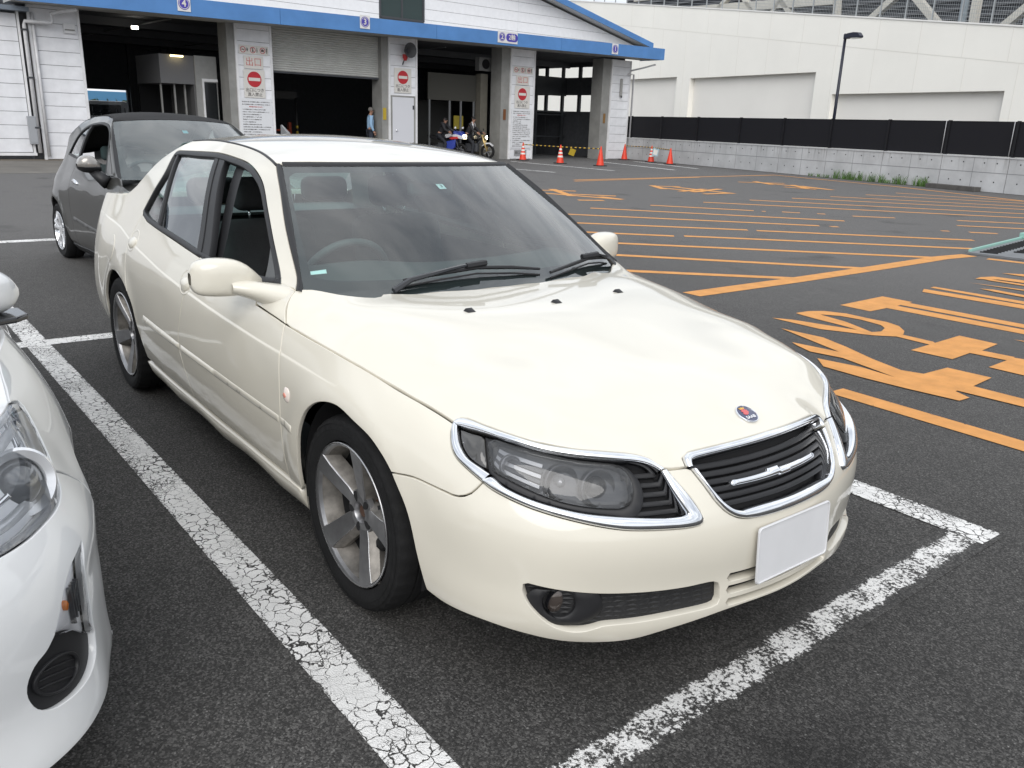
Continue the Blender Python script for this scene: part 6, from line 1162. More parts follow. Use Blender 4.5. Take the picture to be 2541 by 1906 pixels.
# wipers
wi = d['wip1']; 
def wp(a, b, up): return Vector(WS(a, b)) + Vector(surf_normal(WS, np.array([[a, b]]), False)[0]) * up
def wiper(pts_arm, pts_blade, name):
    m = MB()
    P = [wp(a, b, h) for a, b, h in pts_blade]; m.tube(P, [.006] + [.0075] * (len(P) - 2) + [.005], 6); 
    P2 = [wp(a, b - .012, h - .018) for a, b, h in pts_blade]; m.tube(P2, .004, 5)
    bl = m.build(name, BT, car, smooth=True, auto=40)
    m = MB(); P = [wp(a, b, h) for a, b, h in pts_arm]; m.tube(P, [.013, .010, .007, .006][:len(P)], 6); m.build('wiper_arm', M['gloss_black'], bl, smooth=True, auto=40)
    c = wp(*pts_arm[-1]); m = MB(); m.tube([c + Vector((0, -.045, -.008)), c + Vector((0, .045, -.002))], .012, 6); m.build('wiper_clip', BT, bl, smooth=True, auto=40)
wiper([(-.40, -.012, .012), (-.34, .020, .03), (-.20, .045, .045), (-.10, .060, .050)], [(-.36, .028, .02), (-.22, .045, .028), (-.095, .055, .032), (.04, .046, .028), (.167, .030, .02)], 'wiper_blade')
wiper([(.60, -.012, .012), (.57, .015, .03), (.50, .035, .045), (.44, .040, .050)], [(.20, .006, .02), (.33, .024, .028), (.44, .036, .032), (.52, .032, .028), (.58, .024, .02)], 'wiper_blade')
# inspection sticker and corner sticker behind the glass
stk = mat('sticker_white', (.72, .80, .80), rough=.5)
st = panel('inspection_sticker', WS, outline([[.038, .548], [.076, .548]], [[.076, .583], [.038, .583]], step=.02), off=-.002, gap=0, rnd=.0002, lip=.0004, step=.02, mat=stk, parent=car)
o_ = WS(.058, .566); n_ = Vector(surf_normal(WS, np.array([[.058, .566]]), False)[0]); x_ = Vector((0, 1, 0)); y_ = n_.cross(x_)
text_mesh('sticker_digit', '3', .028, mat('sticker_ink', (.03, .08, .09), rough=.6), Matrix(((x_.x, y_.x, n_.x, o_[0] - n_.x * .001), (x_.y, y_.y, n_.y, o_[1]), (x_.z, y_.z, n_.z, o_[2] - n_.z * .001), (0, 0, 0, 1))), st, ext=.0003)
panel('windscreen_label', WS, outline([[-.622, .088], [-.575, .094]], [[-.575, .113], [-.622, .104]], step=.02), off=-.002, gap=0, rnd=.0002, lip=.0004, step=.02, mat=stk, parent=car)
mb_ = MB(); c = Vector(WS(.06, .61)) + Vector((-.05, 0, -.035)); mb_.box(c.x - .02, c.x + .02, c.y - .11, c.y + .11, c.z - .035, c.z + .03); mb_.build('rear_view_mirror', M['plastic'], car, smooth=True, bevel=.015)
# --- roof
sm = Lp(curve(d['seam'], .06)); cs_ = Lp(curve(d['csil'], .06))
rp_ = np.concatenate([sm, cs_[1:4]]); rp_ = np.concatenate([rp_, rp_ * [1, -1, 1], [(-1.04, 0, 1.322), (-1.2, 0, 1.358), (-1.45, 0, 1.396), (-1.75, 0, 1.416), (-2.05, 0, 1.419), (-2.35, 0, 1.402), (-2.62, 0, 1.355)], WS(np.linspace(-.6, .6, 7), np.full(7, .735)) + np.array([0, 0, .004])])
_rf = TPS(rp_[:, :2], rp_[:, 2], lam=5e-5)
def roofs(x, y): return np.stack([x, y, _rf(x, y)], -1)
hd = WS(np.linspace(0, -.65, 14), np.full(14, .735))[:, :2]; rr_ = [[-2.46, -.545], [-2.55, -.40], [-2.61, -.2], [-2.62, 0]]
rl = np.concatenate([hd, curve(sm[:, :2], .04)[1:], curve(rr_, .04)]); kk = [rl[0]]
for p in rl[1:]:
    if np.hypot(*(p - kk[-1])) > .01: kk.append(p)
rl = np.array(kk); rl = np.concatenate([rl, (rl * [1, -1])[::-1][1:-1]])
roof = panel('roof', roofs, rl, step=.05, lip=.02, gap=.003, rnd=.004, mat=PT, parent=car)
rlo = offset_loop(rl if area2(rl) > 0 else rl[::-1], .05)
panel('headliner', roofs, rlo, off=-.05, gap=0, lip=.002, step=.08, mat=M['liner'], parent=car)
dseam = curve(d['seam'], .03)
for mi in SIDES:
    P = Lp(dseam); N_ = Ln(dseam); m = MB(); m.tube([tuple((p - n * .004) * (1, -1 if mi else 1, 1)) for p, n in zip(P, N_)], .0065, 6); m.build('roof_seal', BT, roof, smooth=True)
m = MB(); m.add([(-2.43, -.012, 1.405), (-2.33, -.010, 1.405), (-2.33, .010, 1.405), (-2.43, .012, 1.405), (-2.45, -.003, 1.455), (-2.44, -.003, 1.456), (-2.44, .003, 1.456), (-2.45, .003, 1.455)], [(0, 1, 5, 4), (1, 2, 6, 5), (2, 3, 7, 6), (3, 0, 4, 7), (4, 5, 6, 7)]); m.build('roof_antenna', M['grey_paint'], roof, smooth=True, auto=50)
# --- rear: window, boot, tail
def RW(a, b):
    t = b / .62; u = a / .56; ye = .535 + .10 * t; bow = 1 - u * u; return np.stack([-2.45 - .60 * t - (.17 - .02 * t) * bow, u * ye, 1.352 - .325 * t + .02 * bow + .02 * np.sin(np.pi * t)], -1)
panel('rear_window', RW, outline([[-.56, 0], [.56, 0]], [[.56, .62], [-.56, .62]], step=.05), gap=0, rnd=.001, lip=.003, step=.05, mat=M['side_glass'], parent=car, flip=True)
bpnts = []
for s_ in (4.56, 4.80, 5.1, 5.38): z_ = {4.56: 1.055, 4.80: 1.035, 5.1: 1.02, 5.38: 1.0}[s_]; bpnts.append(Lp([[s_, z_]])[0])
bpnts = np.array(bpnts); allp = np.concatenate([bpnts, bpnts * [1, -1, 1], [(-3.20, 0, 1.048), (-3.45, 0, 1.052), (-3.72, 0, 1.035), (-3.82, 0, 1.0)]])
_bt = TPS(allp[:, :2], allp[:, 2], lam=1e-5)
def boots(x, y): return np.stack([x, y, _bt(x, y)], -1)
hb = np.concatenate([curve([[-3.10, 0], [-3.07, -.35], [-3.0, -.66]], .05), curve(bpnts[:, :2], .05)[1:], curve([list(bpnts[-1, :2]), [-3.80, -.4], [-3.83, 0]], .05)[1:]]); hb = np.concatenate([hb, (hb * [1, -1])[::-1][1:-1]])
panel('boot_lid', boots, hb, step=.06, mat=PT, parent=car, lip=.03, flip=False)
for mi in SIDES:
    tl = panel('tail_panel', Ls, outline([[5.385, .27], [SMAX, .27]], [[SMAX, .99], [5.385, .995]], step=.06), step=.06, mat=PT, parent=car, flip=True, mirror=mi)
    panel('tail_lamp', Ls, outline([[5.33, .70], [5.75, .70]], [[5.75, .88], [5.33, .90]], step=.04), off=.006, crown=.01, step=.03, mat=M['red'], parent=tl, flip=True, mirror=mi)
# --- underbody, wheel housings
m = MB(); m.box(-3.7, .62, -.60, .60, .20, .30); m.box(-2.25, -.45, -.80, .80, .19, .27); m.box(-.40, .55, -.60, .60, .30, .64); m.box(-3.6, -2.9, -.62, .62, .30, .66); m.build('underbody', M['dark'], car)
for xc in (.03, -2.703):
    for sy in (-1, 1):
        V = []; F = []; n = 22
        for k in range(n + 1):
            a = R_(-12 + 204 * k / n)
            for y in (.845, .60): V.append((xc + .385 * math.cos(a), sy * y, .32 + .372 * math.sin(a)))
            V.append((xc + .02 * math.cos(a), sy * .60, .34 + .02 * math.sin(a)))
        for k in range(n): F += [(3 * k, 3 * k + 1, 3 * k + 4, 3 * k + 3), (3 * k + 1, 3 * k + 2, 3 * k + 5, 3 * k + 4)]
        mesh_obj('wheel_housing', V, F, M['dark'], car)
# --- wheels
def saloon_wheel(rz, spoke0):
    n = 120; prof = [(.238, -.098), (.262, -.108), (.290, -.108), (.306, -.100), (.3125, -.088), (.316, -.07), (.317, -.045), (.310, -.043), (.310, -.038), (.317, -.036), (.317, -.008), (.310, -.006), (.310, .006), (.317, .008), (.317, .045), (.316, .07), (.3125, .088), (.306, .1), (.290, .108), (.262, .108), (.238, .098)]
    V = []; F = []
    for i, (r, y) in enumerate(prof):
        for k in range(n):
            rr = r - (.005 if (k % 3 == 0 and r > .304 and abs(y) > .06) else 0); a = 2 * math.pi * (k + (.35 if abs(y) > .06 else 0) * (1 if y > 0 else -1)) / n
            V.append((rr * math.sin(a), y, rr * math.cos(a)))
    for i in range(len(prof) - 1):
        for k in range(n): F.append((i * n + k, i * n + (k + 1) % n, (i + 1) * n + (k + 1) % n, (i + 1) * n + k))
    w = mesh_obj('wheel', V, F, M['rubber'], None); w.data.set_sharp_from_angle(angle=R_(28))
    for nm, rad in (('sidewall_ring', .276), ('sidewall_ring', .294)):
        MB().lathe([(rad - .0015, -.1085), (rad, -.1098), (rad + .0015, -.1085)], 72, axis='y').build(nm, M['rubber'], w, smooth=True)
    rim = MB().lathe([(.228, -.085), (.2325, -.097), (.234, -.101), (.2325, -.1035), (.228, -.103), (.222, -.098), (.219, -.086)], 72, axis='y').build('rim', M['alloy'], w, smooth=True, auto=35); MB().lathe([(.219, -.086), (.206, -.05), (.199, .0), (.200, .08), (.23, .095)], 72, axis='y').build('rim_barrel', M['alloy_dirty'], w, smooth=True)
    MB().lathe([(.2285, -.1033), (.2318, -.1046), (.2332, -.1033)], 72, axis='y').build('rim_edge', M['bright_edge'], w, smooth=True)
    MB().lathe([(.199, -.025), (.196, .0), (.19, .03), (.03, .035)], 48, axis='y').build('wheel_back', M['dark'], w, smooth=True)
    MB().lathe([(.150, -.018), (.150, -.006), (.07, -.006), (.07, -.03), (.0001, -.03)], 48, axis='y').build('brake_disc', M['rust'], w, smooth=True, auto=40)
    m = MB(); m.tube([(.125 * math.sin(R_(a)), -.035, .125 * math.cos(R_(a))) for a in range(60, 131, 10)], .026, 8); m.build('brake_caliper', M['dark'], w, smooth=True)
    # hub with five lug pockets
    MB().lathe([(.075, -.045), (.072, -.062), (.058, -.066), (.036, -.066), (.033, -.06), (.031, -.04)], 48, axis='y').build('hub', M['alloy'], w, smooth=True, auto=40)
    MB().lathe([(.031, -.042), (.020, -.040), (.018, -.055), (.0001, -.055)], 24, axis='y').build('hub_bore', M['rust'], w, smooth=True, auto=40)
    for k in range(5):
        a = R_(spoke0 + 72 * k)                      # angle from +x (front) towards up
        ca, sa = math.cos(a), math.sin(a)
        def P(r, t, y): return (r * ca - t * sa, y, r * sa + t * ca)
        prof_r = [.034, .055, .085, .13, .18, .2255]
        yy = [-.064, -.067, -.072, -.083, -.094, -.1028]
        wl = [.018, .026, .031, .034, .0375, .045]; wr = [.016, .022, .026, .028, .031, .0375]
        dl_ = [.03, .032, .034, .036, .036, .03]
        V = []; F = []
        for r, y, a1, a2, dp in zip(prof_r, yy, wl, wr, dl_):
            V += [P(r, -a1 - .010, y + dp + .016), P(r, -a1, y + .004), P(r, -a1 + .002, y), P(r, a2 - .002, y + .0035), P(r, a2, y + .005), P(r, a2 + .022 * (1 - .3 * r / .22), y + dp * .9), P(r, a2 + .016, y + dp + .02)]
        for i in range(5):
            for j in range(6): F.append((7 * i + j, 7 * i + j + 1, 7 * i + 8 + j, 7 * i + 7 + j))
        mi_ = [1 if j in (0, 4, 5) else (2 if j == 3 else 0) for i in range(5) for j in range(6)]
        sp = mesh_obj('spoke', V, F, None, w, mats=[M['alloy'], M['alloy_dirty'], M['bright_edge']], mi=mi_); sp.data.set_sharp_from_angle(angle=R_(25))
        a2 = a + R_(36); 
        m = MB(); c2, s2 = math.cos(a2), math.sin(a2); hp = []
        for q in range(14):
            an_ = 2 * math.pi * q / 14; rr = .052 + .017 * math.cos(an_); tt = .0115 * math.sin(an_) * (1 + .35 * math.cos(an_)); hp.append((rr, tt))
        m.prism(hp, lambda p: (p[0] * c2 - p[1] * s2, -.0668, p[0] * s2 + p[1] * c2), lambda p: (p[0] * c2 - p[1] * s2, -.05, p[0] * s2 + p[1] * c2)); m.build('lug_pocket', M['dark'], w)
    return w
w0 = saloon_wheel(0, 7); w0.parent = car; w0.location = (0, -.758, .317); w0.rotation_euler = (0, 0, R_(.8))
for (x, y, rz, ry) in ((-2.703, -.758, 0, 25), (0, .758, 180.8, 50), (-2.703, .758, 180, 12)):
    c = copy_tree(w0, car); c.location = (x, y, .317); c.rotation_euler = (0, R_(ry), R_(rz))
# mud flap piece behind the front wheel
for sy in (-1, 1):
    MB().box(-.345, -.335, sy * .70 - .13, sy * .70 + .13, .20, .30).build('mud_flap', M['plastic'], car)
# --- door mirrors
def mirror_pod(sgn):
    ys = np.array([-.800, -.835, -.87, -.92, -.97, -1.01, -1.033, -1.041]); zc = np.array([.918, .930, .940, .945, .946, .945, .943, .942]); hz = np.array([.020, .046, .064, .070, .069, .064, .052, .022]); xf = np.array([-.775, -.755, -.748, -.748, -.757, -.775, -.800, -.815]); xb = np.array([-.80, -.825, -.845, -.86, -.865, -.868, -.86, -.85])
    rings = []
    for y, z, h, a, b in zip(ys, zc, hz, xf, xb):
        ring = []
        for k in range(20):
            t = 2 * math.pi * k / 20; c, s_ = math.cos(t), math.sin(t); e = .5
            xx = (a + b) / 2 + (a - b) / 2 * math.copysign(abs(c)**(.85 if c > 0 else .4), c); zz = z + h * math.copysign(abs(s_)**e, s_); ring.append((xx, y * -sgn if False else y, zz))
        rings.append(ring)
    P = np.array(rings); P[..., 1] *= (1 if sgn < 0 else -1)
    o = grid_obj('door_mirror', P, PT, car, closed=True, flip=(sgn > 0))
    mm = o.modifiers.new('sub', 'SUBSURF'); mm.levels = 1; mm.render_levels = 1
    # arm
    ya = np.array([-.755, -.795, -.832, -.87, -.92]); P = []
    for y, z, h, x, wd in zip(ya, (.872, .884, .896, .906, .914), (.060, .050, .040, .033, .026), (-.635, -.675, -.72, -.762, -.79), (.15, .12, .095, .078, .06)):
        P.append([(x + wd * math.cos(t) * .9, y, z + h * math.sin(t)) for t in np.linspace(0, 2 * math.pi, 13)[:-1]])
    P = np.array(P); P[..., 1] *= (1 if sgn < 0 else -1); a = grid_obj('mirror_arm', P, PT, o, closed=True, flip=(sgn > 0))
    mm = a.modifiers.new('sub', 'SUBSURF'); mm.levels = 2; mm.render_levels = 2
    yv = -.94 * (1 if sgn < 0 else -1)
    m = MB(); m.lathe([(.001, 0), (.055, 0), (.060, .006)], 28, axis='x', M=Matrix.Translation((-.868, yv, .944)) @ Matrix.Diagonal((1, 1.25, .95, 1))); m.build('mirror_glass', mat('mirror_silver', (.8, .82, .84), rough=.02, metal=1), o, smooth=True)
mirror_pod(-1); mirror_pod(1)
# --- cabin
def soft(name, x0, x1, y0, y1, z0, z1, m_, parent, tilt=0, piv=None, bev=.05):
    mb = MB().box(x0, x1, y0, y1, z0, z1); o = mb.build(name, m_, parent, smooth=True, bevel=bev, seg=4)
    if tilt:
        p = Vector(piv or ((x0 + x1) / 2, (y0 + y1) / 2, z0)); o.data.transform(Matrix.Translation(p) @ Matrix.Rotation(R_(tilt), 4, 'Y') @ Matrix.Translation(-p))
    return o
CL = M['cloth']
for yc in (-.37, .37):
    s_ = soft('seat', -1.70, -1.15, yc - .26, yc + .26, .34, .52, CL, car, -4)
    soft('seat_back', -1.80, -1.62, yc - .25, yc + .25, .46, 1.04, CL, s_, -14, (-1.70, yc, .46), .07)
    soft('headrest', -1.92, -1.81, yc - .135, yc + .135, 1.06, 1.22, CL, s_, -8, None, .05)
    m = MB(); [m.tube([(-1.845, yc + q, 1.0), (-1.87, yc + q, 1.10)], .007, 6) for q in (-.06, .06)]; m.build('headrest_post', CHR, s_, smooth=True)
rs = soft('rear_seat', -2.60, -2.10, -.66, .66, .36, .55, CL, car)
soft('seat_back', -2.66, -2.50, -.66, .66, .50, .98, CL, rs, -16, (-2.55, 0, .5), .06)
for yc in (-.36, .30): soft('headrest', -2.62, -2.50, yc - .14, yc + .14, 1.03, 1.17, CL, rs, -6, None, .05)
MB().box(-3.05, -2.60, -.66, .66, .955, .97).build('parcel_shelf', M['plastic'], car)
MB().box(-2.6, -.45, -.78, .78, .27, .30).build('cabin_floor', M['plastic'], car)
da = np.linspace(-.64, .64, 40); rows = []
for k, (dx, dz) in enumerate(((.10, -.03), (0, -.012), (-.16, .012), (-.32, .020), (-.42, .010), (-.47, -.03), (-.50, -.12), (-.46, -.35))):
    p = WS(da, np.full(40, .03)); p = p * [1, .97, 1]; hump = .025 * np.exp(-((p[:, 1] + .37) / .2)**2) * (1 if k in (3, 4) else 0); rows.append(np.stack([p[:, 0] + dx, p[:, 1], p[:, 2] + dz + hump - .012], -1))
grid_obj('dashboard', np.stack(rows, 1), M['plastic'], car)
q = Matrix.Translation((-.98, -.37, .86)) @ Matrix.Rotation(R_(-62), 4, 'Y')
m = MB(); m.tube([tuple(q @ Vector((.19 * math.cos(t), .19 * math.sin(t), 0))) for t in np.linspace(0, 2 * math.pi, 41)[:-1]], .016, 10, closed=True); stw = m.build('steering_wheel', M['plastic'], car, smooth=True)
m = MB(); m.lathe([(.07, -.02), (.075, .0), (.06, .03), (.001, .035)], 20, M=q); [m.bar(tuple(q @ Vector((0, 0, 0))), tuple(q @ Vector((.18 * math.cos(R_(t)), .18 * math.sin(R_(t)), 0))), .035, .015) for t in (90, -90, 180)]; m.tube([tuple(q @ Vector((0, 0, -.02))), (-.70, -.37, .70)], .03, 8); m.build('wheel_boss', M['plastic'], stw, smooth=True, auto=40)
for mi in SIDES:   # inner faces of the pillars
    P = Lp(curve(d['side_white'], n=12)); Q = P + np.array([-.09, .05, -.02]); Q2 = P + np.array([-.02, .06, -.03]); grid_obj('pillar_lining', np.stack([Q2, Q], 1), M['liner'], car, mirror=mi)
    qq = [[2.93, 1.33], [2.86, .92]]; A = Lp(curve([[3.20, 1.32], [2.99, .92]], .05)); A = A + np.array([0, .055, 0]); B2 = A + np.array([.10, .0, 0]); grid_obj('pillar_lining', np.stack([A, B2], 1), M['black_trim'], car, mirror=mi)
    C1 = Lp(curve([[3.86, 1.33], [4.0, 1.15], [4.10, 1.0], [4.1, .95]], .05)) + np.array([0, .05, 0]); C2_ = C1 + np.array([-.30, .06, -.06]); grid_obj('pillar_lining', np.stack([C1, C2_], 1), M['liner'], car, mirror=mi)
# ------------------------------------------------------------------ white hatchback beside the saloon
HD = {"lampR":[[1.1338,0.8485],[1.1613,0.8373],[1.154,0.8224],[1.1277,0.801],[1.0802,0.7741],[1.0338,0.7436],[0.9955,0.7115],[0.9726,0.6913],[0.9502,0.6805],[0.9057,0.6715],[0.8565,0.6688],[0.8038,0.6671],[0.8495,0.6669],[0.7902,0.6643],[0.7237,0.66],[0.6729,0.6583],[0.638,0.6589]],"lampL":[[1.1338,0.8485],[1.0809,0.8608],[0.997,0.8662],[0.9436,0.8671]],"gap":[[1.007,0.7071],[1.0816,0.6665],[1.1612,0.6087]],"signal":[[0.877,0.5814],[0.85,0.5391],[0.8468,0.4685],[0.8409,0.4062],[0.8391,0.3782],[0.8202,0.3797],[0.755,0.4283],[0.6872,0.4596],[0.7042,0.4829],[0.7244,0.5085],[0.7473,0.5329],[0.7915,0.5622]],"fog":[[0.6872,0.4596],[0.755,0.4283],[0.8207,0.3807],[0.8425,0.3718],[0.8297,0.338],[0.8134,0.3236],[0.7726,0.3105],[0.7265,0.3075],[0.678,0.3118],[0.6395,0.3207],[0.6125,0.338],[0.6002,0.3633],[0.5977,0.3875],[0.6053,0.4085],[0.6253,0.4288],[0.6585,0.4405]],"fogc":[[0.6913,0.3659],[0.7699,0.337],[0.6297,0.3841],[0.7109,0.4014],[0.6692,0.3333]],"hoodgap":[[1.2834,0.8991],[1.1897,0.8767],[1.0809,0.8608]],"proj":[[0.8144,0.7639],[0.8943,0.7363],[0.8584,0.7878]],"sil":[[1.02,0.5265],[0.9812,0.3292],[0.9868,0.2577],[0.8537,0.2347],[0.7339,0.2336],[0.6388,0.2402],[0.5648,0.2404]],"sil2":[[1.4151,0.8222],[1.3887,0.6903],[1.2509,0.6213],[1.0352,0.5762]]}
hb_ = empty('hatchback_car', (*HO[:2], 0), label='white hatchback with clear headlamp and round fog blank across the cracked bay line', cat='car')
WP = M['white_paint']
hg = HX
h_lampR = HD['lampR'][:12] + [[.72, .640], [.62, .640], [.50, .652]]
lampOut = [HD['lampL'][3], HD['lampL'][2], HD['lampL'][1], HD['lampL'][0]]
lamp_loop = lambda st=.02: outline([[.46, .69], [.55, .80], [.75, .85]] + [HD['lampL'][3], HD['lampL'][2], HD['lampL'][1]], HD['lampR'][:12] + [[.715, .66], [.62, .66], [.50, .668]], [[.46, .69]], step=st)
zb_ = [[1.10, .215], [1.0, .225], [.90, .225], [.80, .225], [.71, .222], [.6, .22], [.4, .22], [.2, .22], [0, .22]]
GA = [HX.sx(.30)]
arch_h = [[hg.sx(x), z] for x, z in ((.20, .235), (.215, .33), (.18, .46), (.09, .57), (-.04, .64), (-.18, .655), (-.33, .61), (-.45, .50), (-.515, .36), (-.52, .22))]
for mi in SIDES:
    kw = dict(parent=hb_, flip=True, mirror=not mi, step=.03, mat=WP)
    gapc = [HD['lampR'][6]] + HD['gap'] + [[hg.sx(.02), .655]]
    gapc = [HD['lampR'][6], HD['gap'][0], HD['gap'][1], [1.15, .61], [arch_h[3][0], arch_h[3][1]]]
    front = outline([[0, .22]] + zb_[::-1][1:], arch_h[:4], gapc[::-1], HD['lampR'][6:12] + [[.715, .66], [.62, .66], [.50, .668]], [[.46, .69], [.30, .70], [.0, .71]], step=.02)
    bmp = panel('front_bumper', hg.L, front, [outline(HD['signal'][:5], HD['fog'][3:] + [HD['signal'][7]], HD['signal'][7:] + [HD['signal'][0]], step=.012), outline([[.0 + .02, .30], [.42, .30]], [[.36, .52], [.02, .54]], step=.03)] , **{**kw, 'step': .022, 'lip': .02})
    panel('grille_void', hg.L, outline([[.0, .28], [.45, .28]], [[.45, .56], [.0, .56]], step=.05), off=-.04, lip=.002, gap=0, step=.06, mat=M['dark'], parent=bmp, flip=True, mirror=not mi)
    fen = panel('front_fender', hg.L, outline(HD['lampR'][:7], gapc[1:], arch_h[3:], [[arch_h[-1][0], .22], [hg.sx(-.58), .22]], [[hg.sx(-.58), .22], [hg.sx(-.58), .6], [hg.sx(-.46), .90]], [[hg.sx(-.46), .905], [1.35, .915], HD['hoodgap'][0], HD['hoodgap'][1], HD['lampL'][1]], [HD['lampL'][1], HD['lampL'][0]], step=.02), **kw)
    panel('side_door', hg.L, outline([[hg.sx(-.58), .22], [hg.sx(-.58), .6], [hg.sx(-.46), .90]], [[hg.sx(-.46), .93], [hg.sx(-1.5), .98], [hg.sx(-2.5), 1.0]], [[hg.sx(-2.5), .9], [hg.sx(-2.3), .62], [hg.sx(-2.16), .4], [hg.sx(-2.15), .22]], step=.05), **{**kw, 'step': .06})
    panel('rear_wing', hg.L, outline([[hg.sx(-2.5), 1.0], [hg.sx(-2.5), .9], [hg.sx(-2.42), .66]], [[hg.sx(-2.6), .67], [hg.sx(-2.85), .60], [hg.sx(-2.95), .4], [hg.sx(-2.97), .25]], [[hg.SMAX, .25], [hg.SMAX, 1.0]], step=.06), **{**kw, 'step': .08})
    gl_l = outline([[hg.sx(-.55), .96], [hg.sx(-1.5), 1.0], [hg.sx(-2.4), 1.03]], [[hg.sx(-2.2), 1.28], [hg.sx(-1.6), 1.34], [hg.sx(-1.2), 1.32]], [[hg.sx(-.85), 1.14], [hg.sx(-.55), .96]], step=.05)
    panel('side_window', hg.L, gl_l, off=-.008, gap=0, lip=.004, step=.08, mat=M['gloss_black'], parent=hb_, flip=True, mirror=not mi)
    panel('upper_side', hg.L, outline([[hg.sx(-.46), .935], [hg.sx(-1.5), .985], [hg.sx(-2.5), 1.005], [hg.sx(-3.0), 1.0]], [[hg.sx(-2.9), 1.26], [hg.sx(-2.2), 1.345], [hg.sx(-1.6), 1.37], [hg.sx(-1.20), 1.37]], [[hg.sx(-.80), 1.17], [hg.sx(-.46), .94]], step=.05), [gl_l], off=-.002, gap=.001, step=.08, mat=WP, parent=hb_, flip=True, mirror=not mi)
    # lamp unit
    ll = lamp_loop(); ll = ll if area2(ll) > 0 else ll[::-1]
    lm = panel('headlamp', hg.L, ll, off=-.034, gap=-.002, lip=.002, step=.025, mat=mat('lamp_tray_%d' % mi, (.84, .85, .87), rough=.35), parent=hb_, flip=True, mirror=not mi)
    panel('lamp_rim', hg.L, ll, [offset_loop(ll, .016)], off=-.003, crown=.002, gap=.002, rnd=.002, lip=.03, step=.02, mat=M['lampbright'], parent=lm, flip=True, mirror=not mi)
    panel('lamp_cover', hg.L, ll, off=-.001, crown=.012, cw=.06, gap=.002, rnd=.003, lip=.004, step=.025, mat=M['clear_lens'], parent=lm, flip=True, mirror=not mi)
    # inner sweeps of bright trim
    for off_, wd, mt in ((.030, .020, M['lampbright']), (.070, .012, M['chrome'])):
        a_ = offset_loop(ll, off_); b__ = offset_loop(ll, off_ + wd)
        panel('lamp_sweep', hg.L, a_, [b__], off=-.020 - off_ * .12, crown=.006, cw=.006, gap=0, rnd=.001, lip=.02, step=.02, mat=mt, parent=lm, flip=True, mirror=not mi)
    pc = np.mean(np.array(HD['proj'][:2]), 0); p3 = hg.Lp(pc)[0] - hg.Ln(pc)[0] * .030; n3 = hg.Ln(pc)[0] * .45 + np.array([.75, 0, .05]); n3 /= np.linalg.norm(n3)
    if not mi: p3 = p3 * [1, -1, 1]; n3 = n3 * [1, -1, 1]
    q = Vector(n3).to_track_quat('Z', 'Y').to_matrix().to_4x4(); q.translation = Vector(p3)
    MB().lathe([(.060, -.03), (.074, .0), (.078, .012), (.072, .018), (.056, .010), (.052, .0)], 40, M=q).build('projector_ring', M['lampbright'], lm, smooth=True, auto=40)
    MB().lathe([(.053, -.002), (.046, .014), (.030, .026), (.0001, .032)], 40, M=q).build('projector_lens', mat('projector_glass_%d' % mi, (.20, .205, .21), rough=.05, coat=1, metal=.3), lm, smooth=True)
    # turn signal and fog blank
    so_ = outline(HD['signal'], step=.012); so_ = so_ if area2(so_) > 0 else so_[::-1]
    sg = panel('turn_signal', hg.L, so_, off=-.024, gap=.0, lip=.002, step=.02, mat=mat('signal_tray_%d' % mi, (.80, .80, .82), rough=.3), parent=bmp, flip=True, mirror=not mi)
    panel('signal_lens', hg.L, so_, off=-.003, crown=.004, gap=.002, rnd=.002, lip=.01, step=.02, mat=M['clear_lens'], parent=sg, flip=True, mirror=not mi)
    sc_m = np.mean(so_, 0)
    for k in range(4):
        x_ = sc_m[0] - .012 + .013 * k
        panel('signal_rib', hg.L, outline([[x_, sc_m[1] - .05 + .008 * k], [x_ + .005, sc_m[1] - .052 + .008 * k]], [[x_ + .010, sc_m[1] + .035], [x_ + .005, sc_m[1] + .036]], step=.02), off=-.012, gap=0, rnd=.001, lip=.01, step=.02, mat=M['lampgrey'], parent=sg, flip=True, mirror=not mi)
    an = np.linspace(0, 2 * np.pi, 17)[:-1]; panel('signal_bulb', hg.L, sc_m + [-.028, .005] + np.stack([np.cos(an) * .007, np.sin(an) * .012], 1), off=-.016, crown=.01, cw=.008, gap=0, rnd=.001, lip=.01, step=.008, mat=M['amber'], parent=sg, flip=True, mirror=not mi)
    fo_ = outline(HD['fog'], step=.012); fo_ = fo_ if area2(fo_) > 0 else fo_[::-1]
    fg = panel('fog_blank', hg.L, fo_, off=-.016, gap=-.002, lip=.002, step=.02, mat=M['black_trim'], parent=bmp, flip=True, mirror=not mi)
    fcv = np.array(HD['fogc']); ea = (fcv[1] - fcv[2]) / 2; eb_ = (fcv[3] - fcv[4]) / 2; an = np.linspace(0, 2 * np.pi, 41)[:-1]; ring = lambda k: fcv[0] + np.cos(an)[:, None] * ea * k + np.sin(an)[:, None] * eb_ * k
    r1_ = ring(1.0); panel('blank_ring', hg.L, r1_, [ring(.86)], off=-.008, crown=.004, cw=.004, gap=0, rnd=.002, lip=.01, step=.012, mat=BT, parent=fg, flip=True, mirror=not mi)
    for t_ in (-.42, 0, .42):
        h_ = math.sqrt(1 - t_ * t_) * .78; A_ = fcv[0] + ea * -h_ + eb_ * t_; B_ = fcv[0] + ea * h_ + eb_ * t_
        panel('blank_rib', hg.L, outline([list(A_ - eb_ * .05), list(B_ - eb_ * .05)], [list(B_ + eb_ * .05), list(A_ + eb_ * .05)], step=.02), off=-.010, crown=.003, cw=.003, gap=0, rnd=.001, lip=.008, step=.02, mat=BT, parent=fg, flip=True, mirror=not mi)
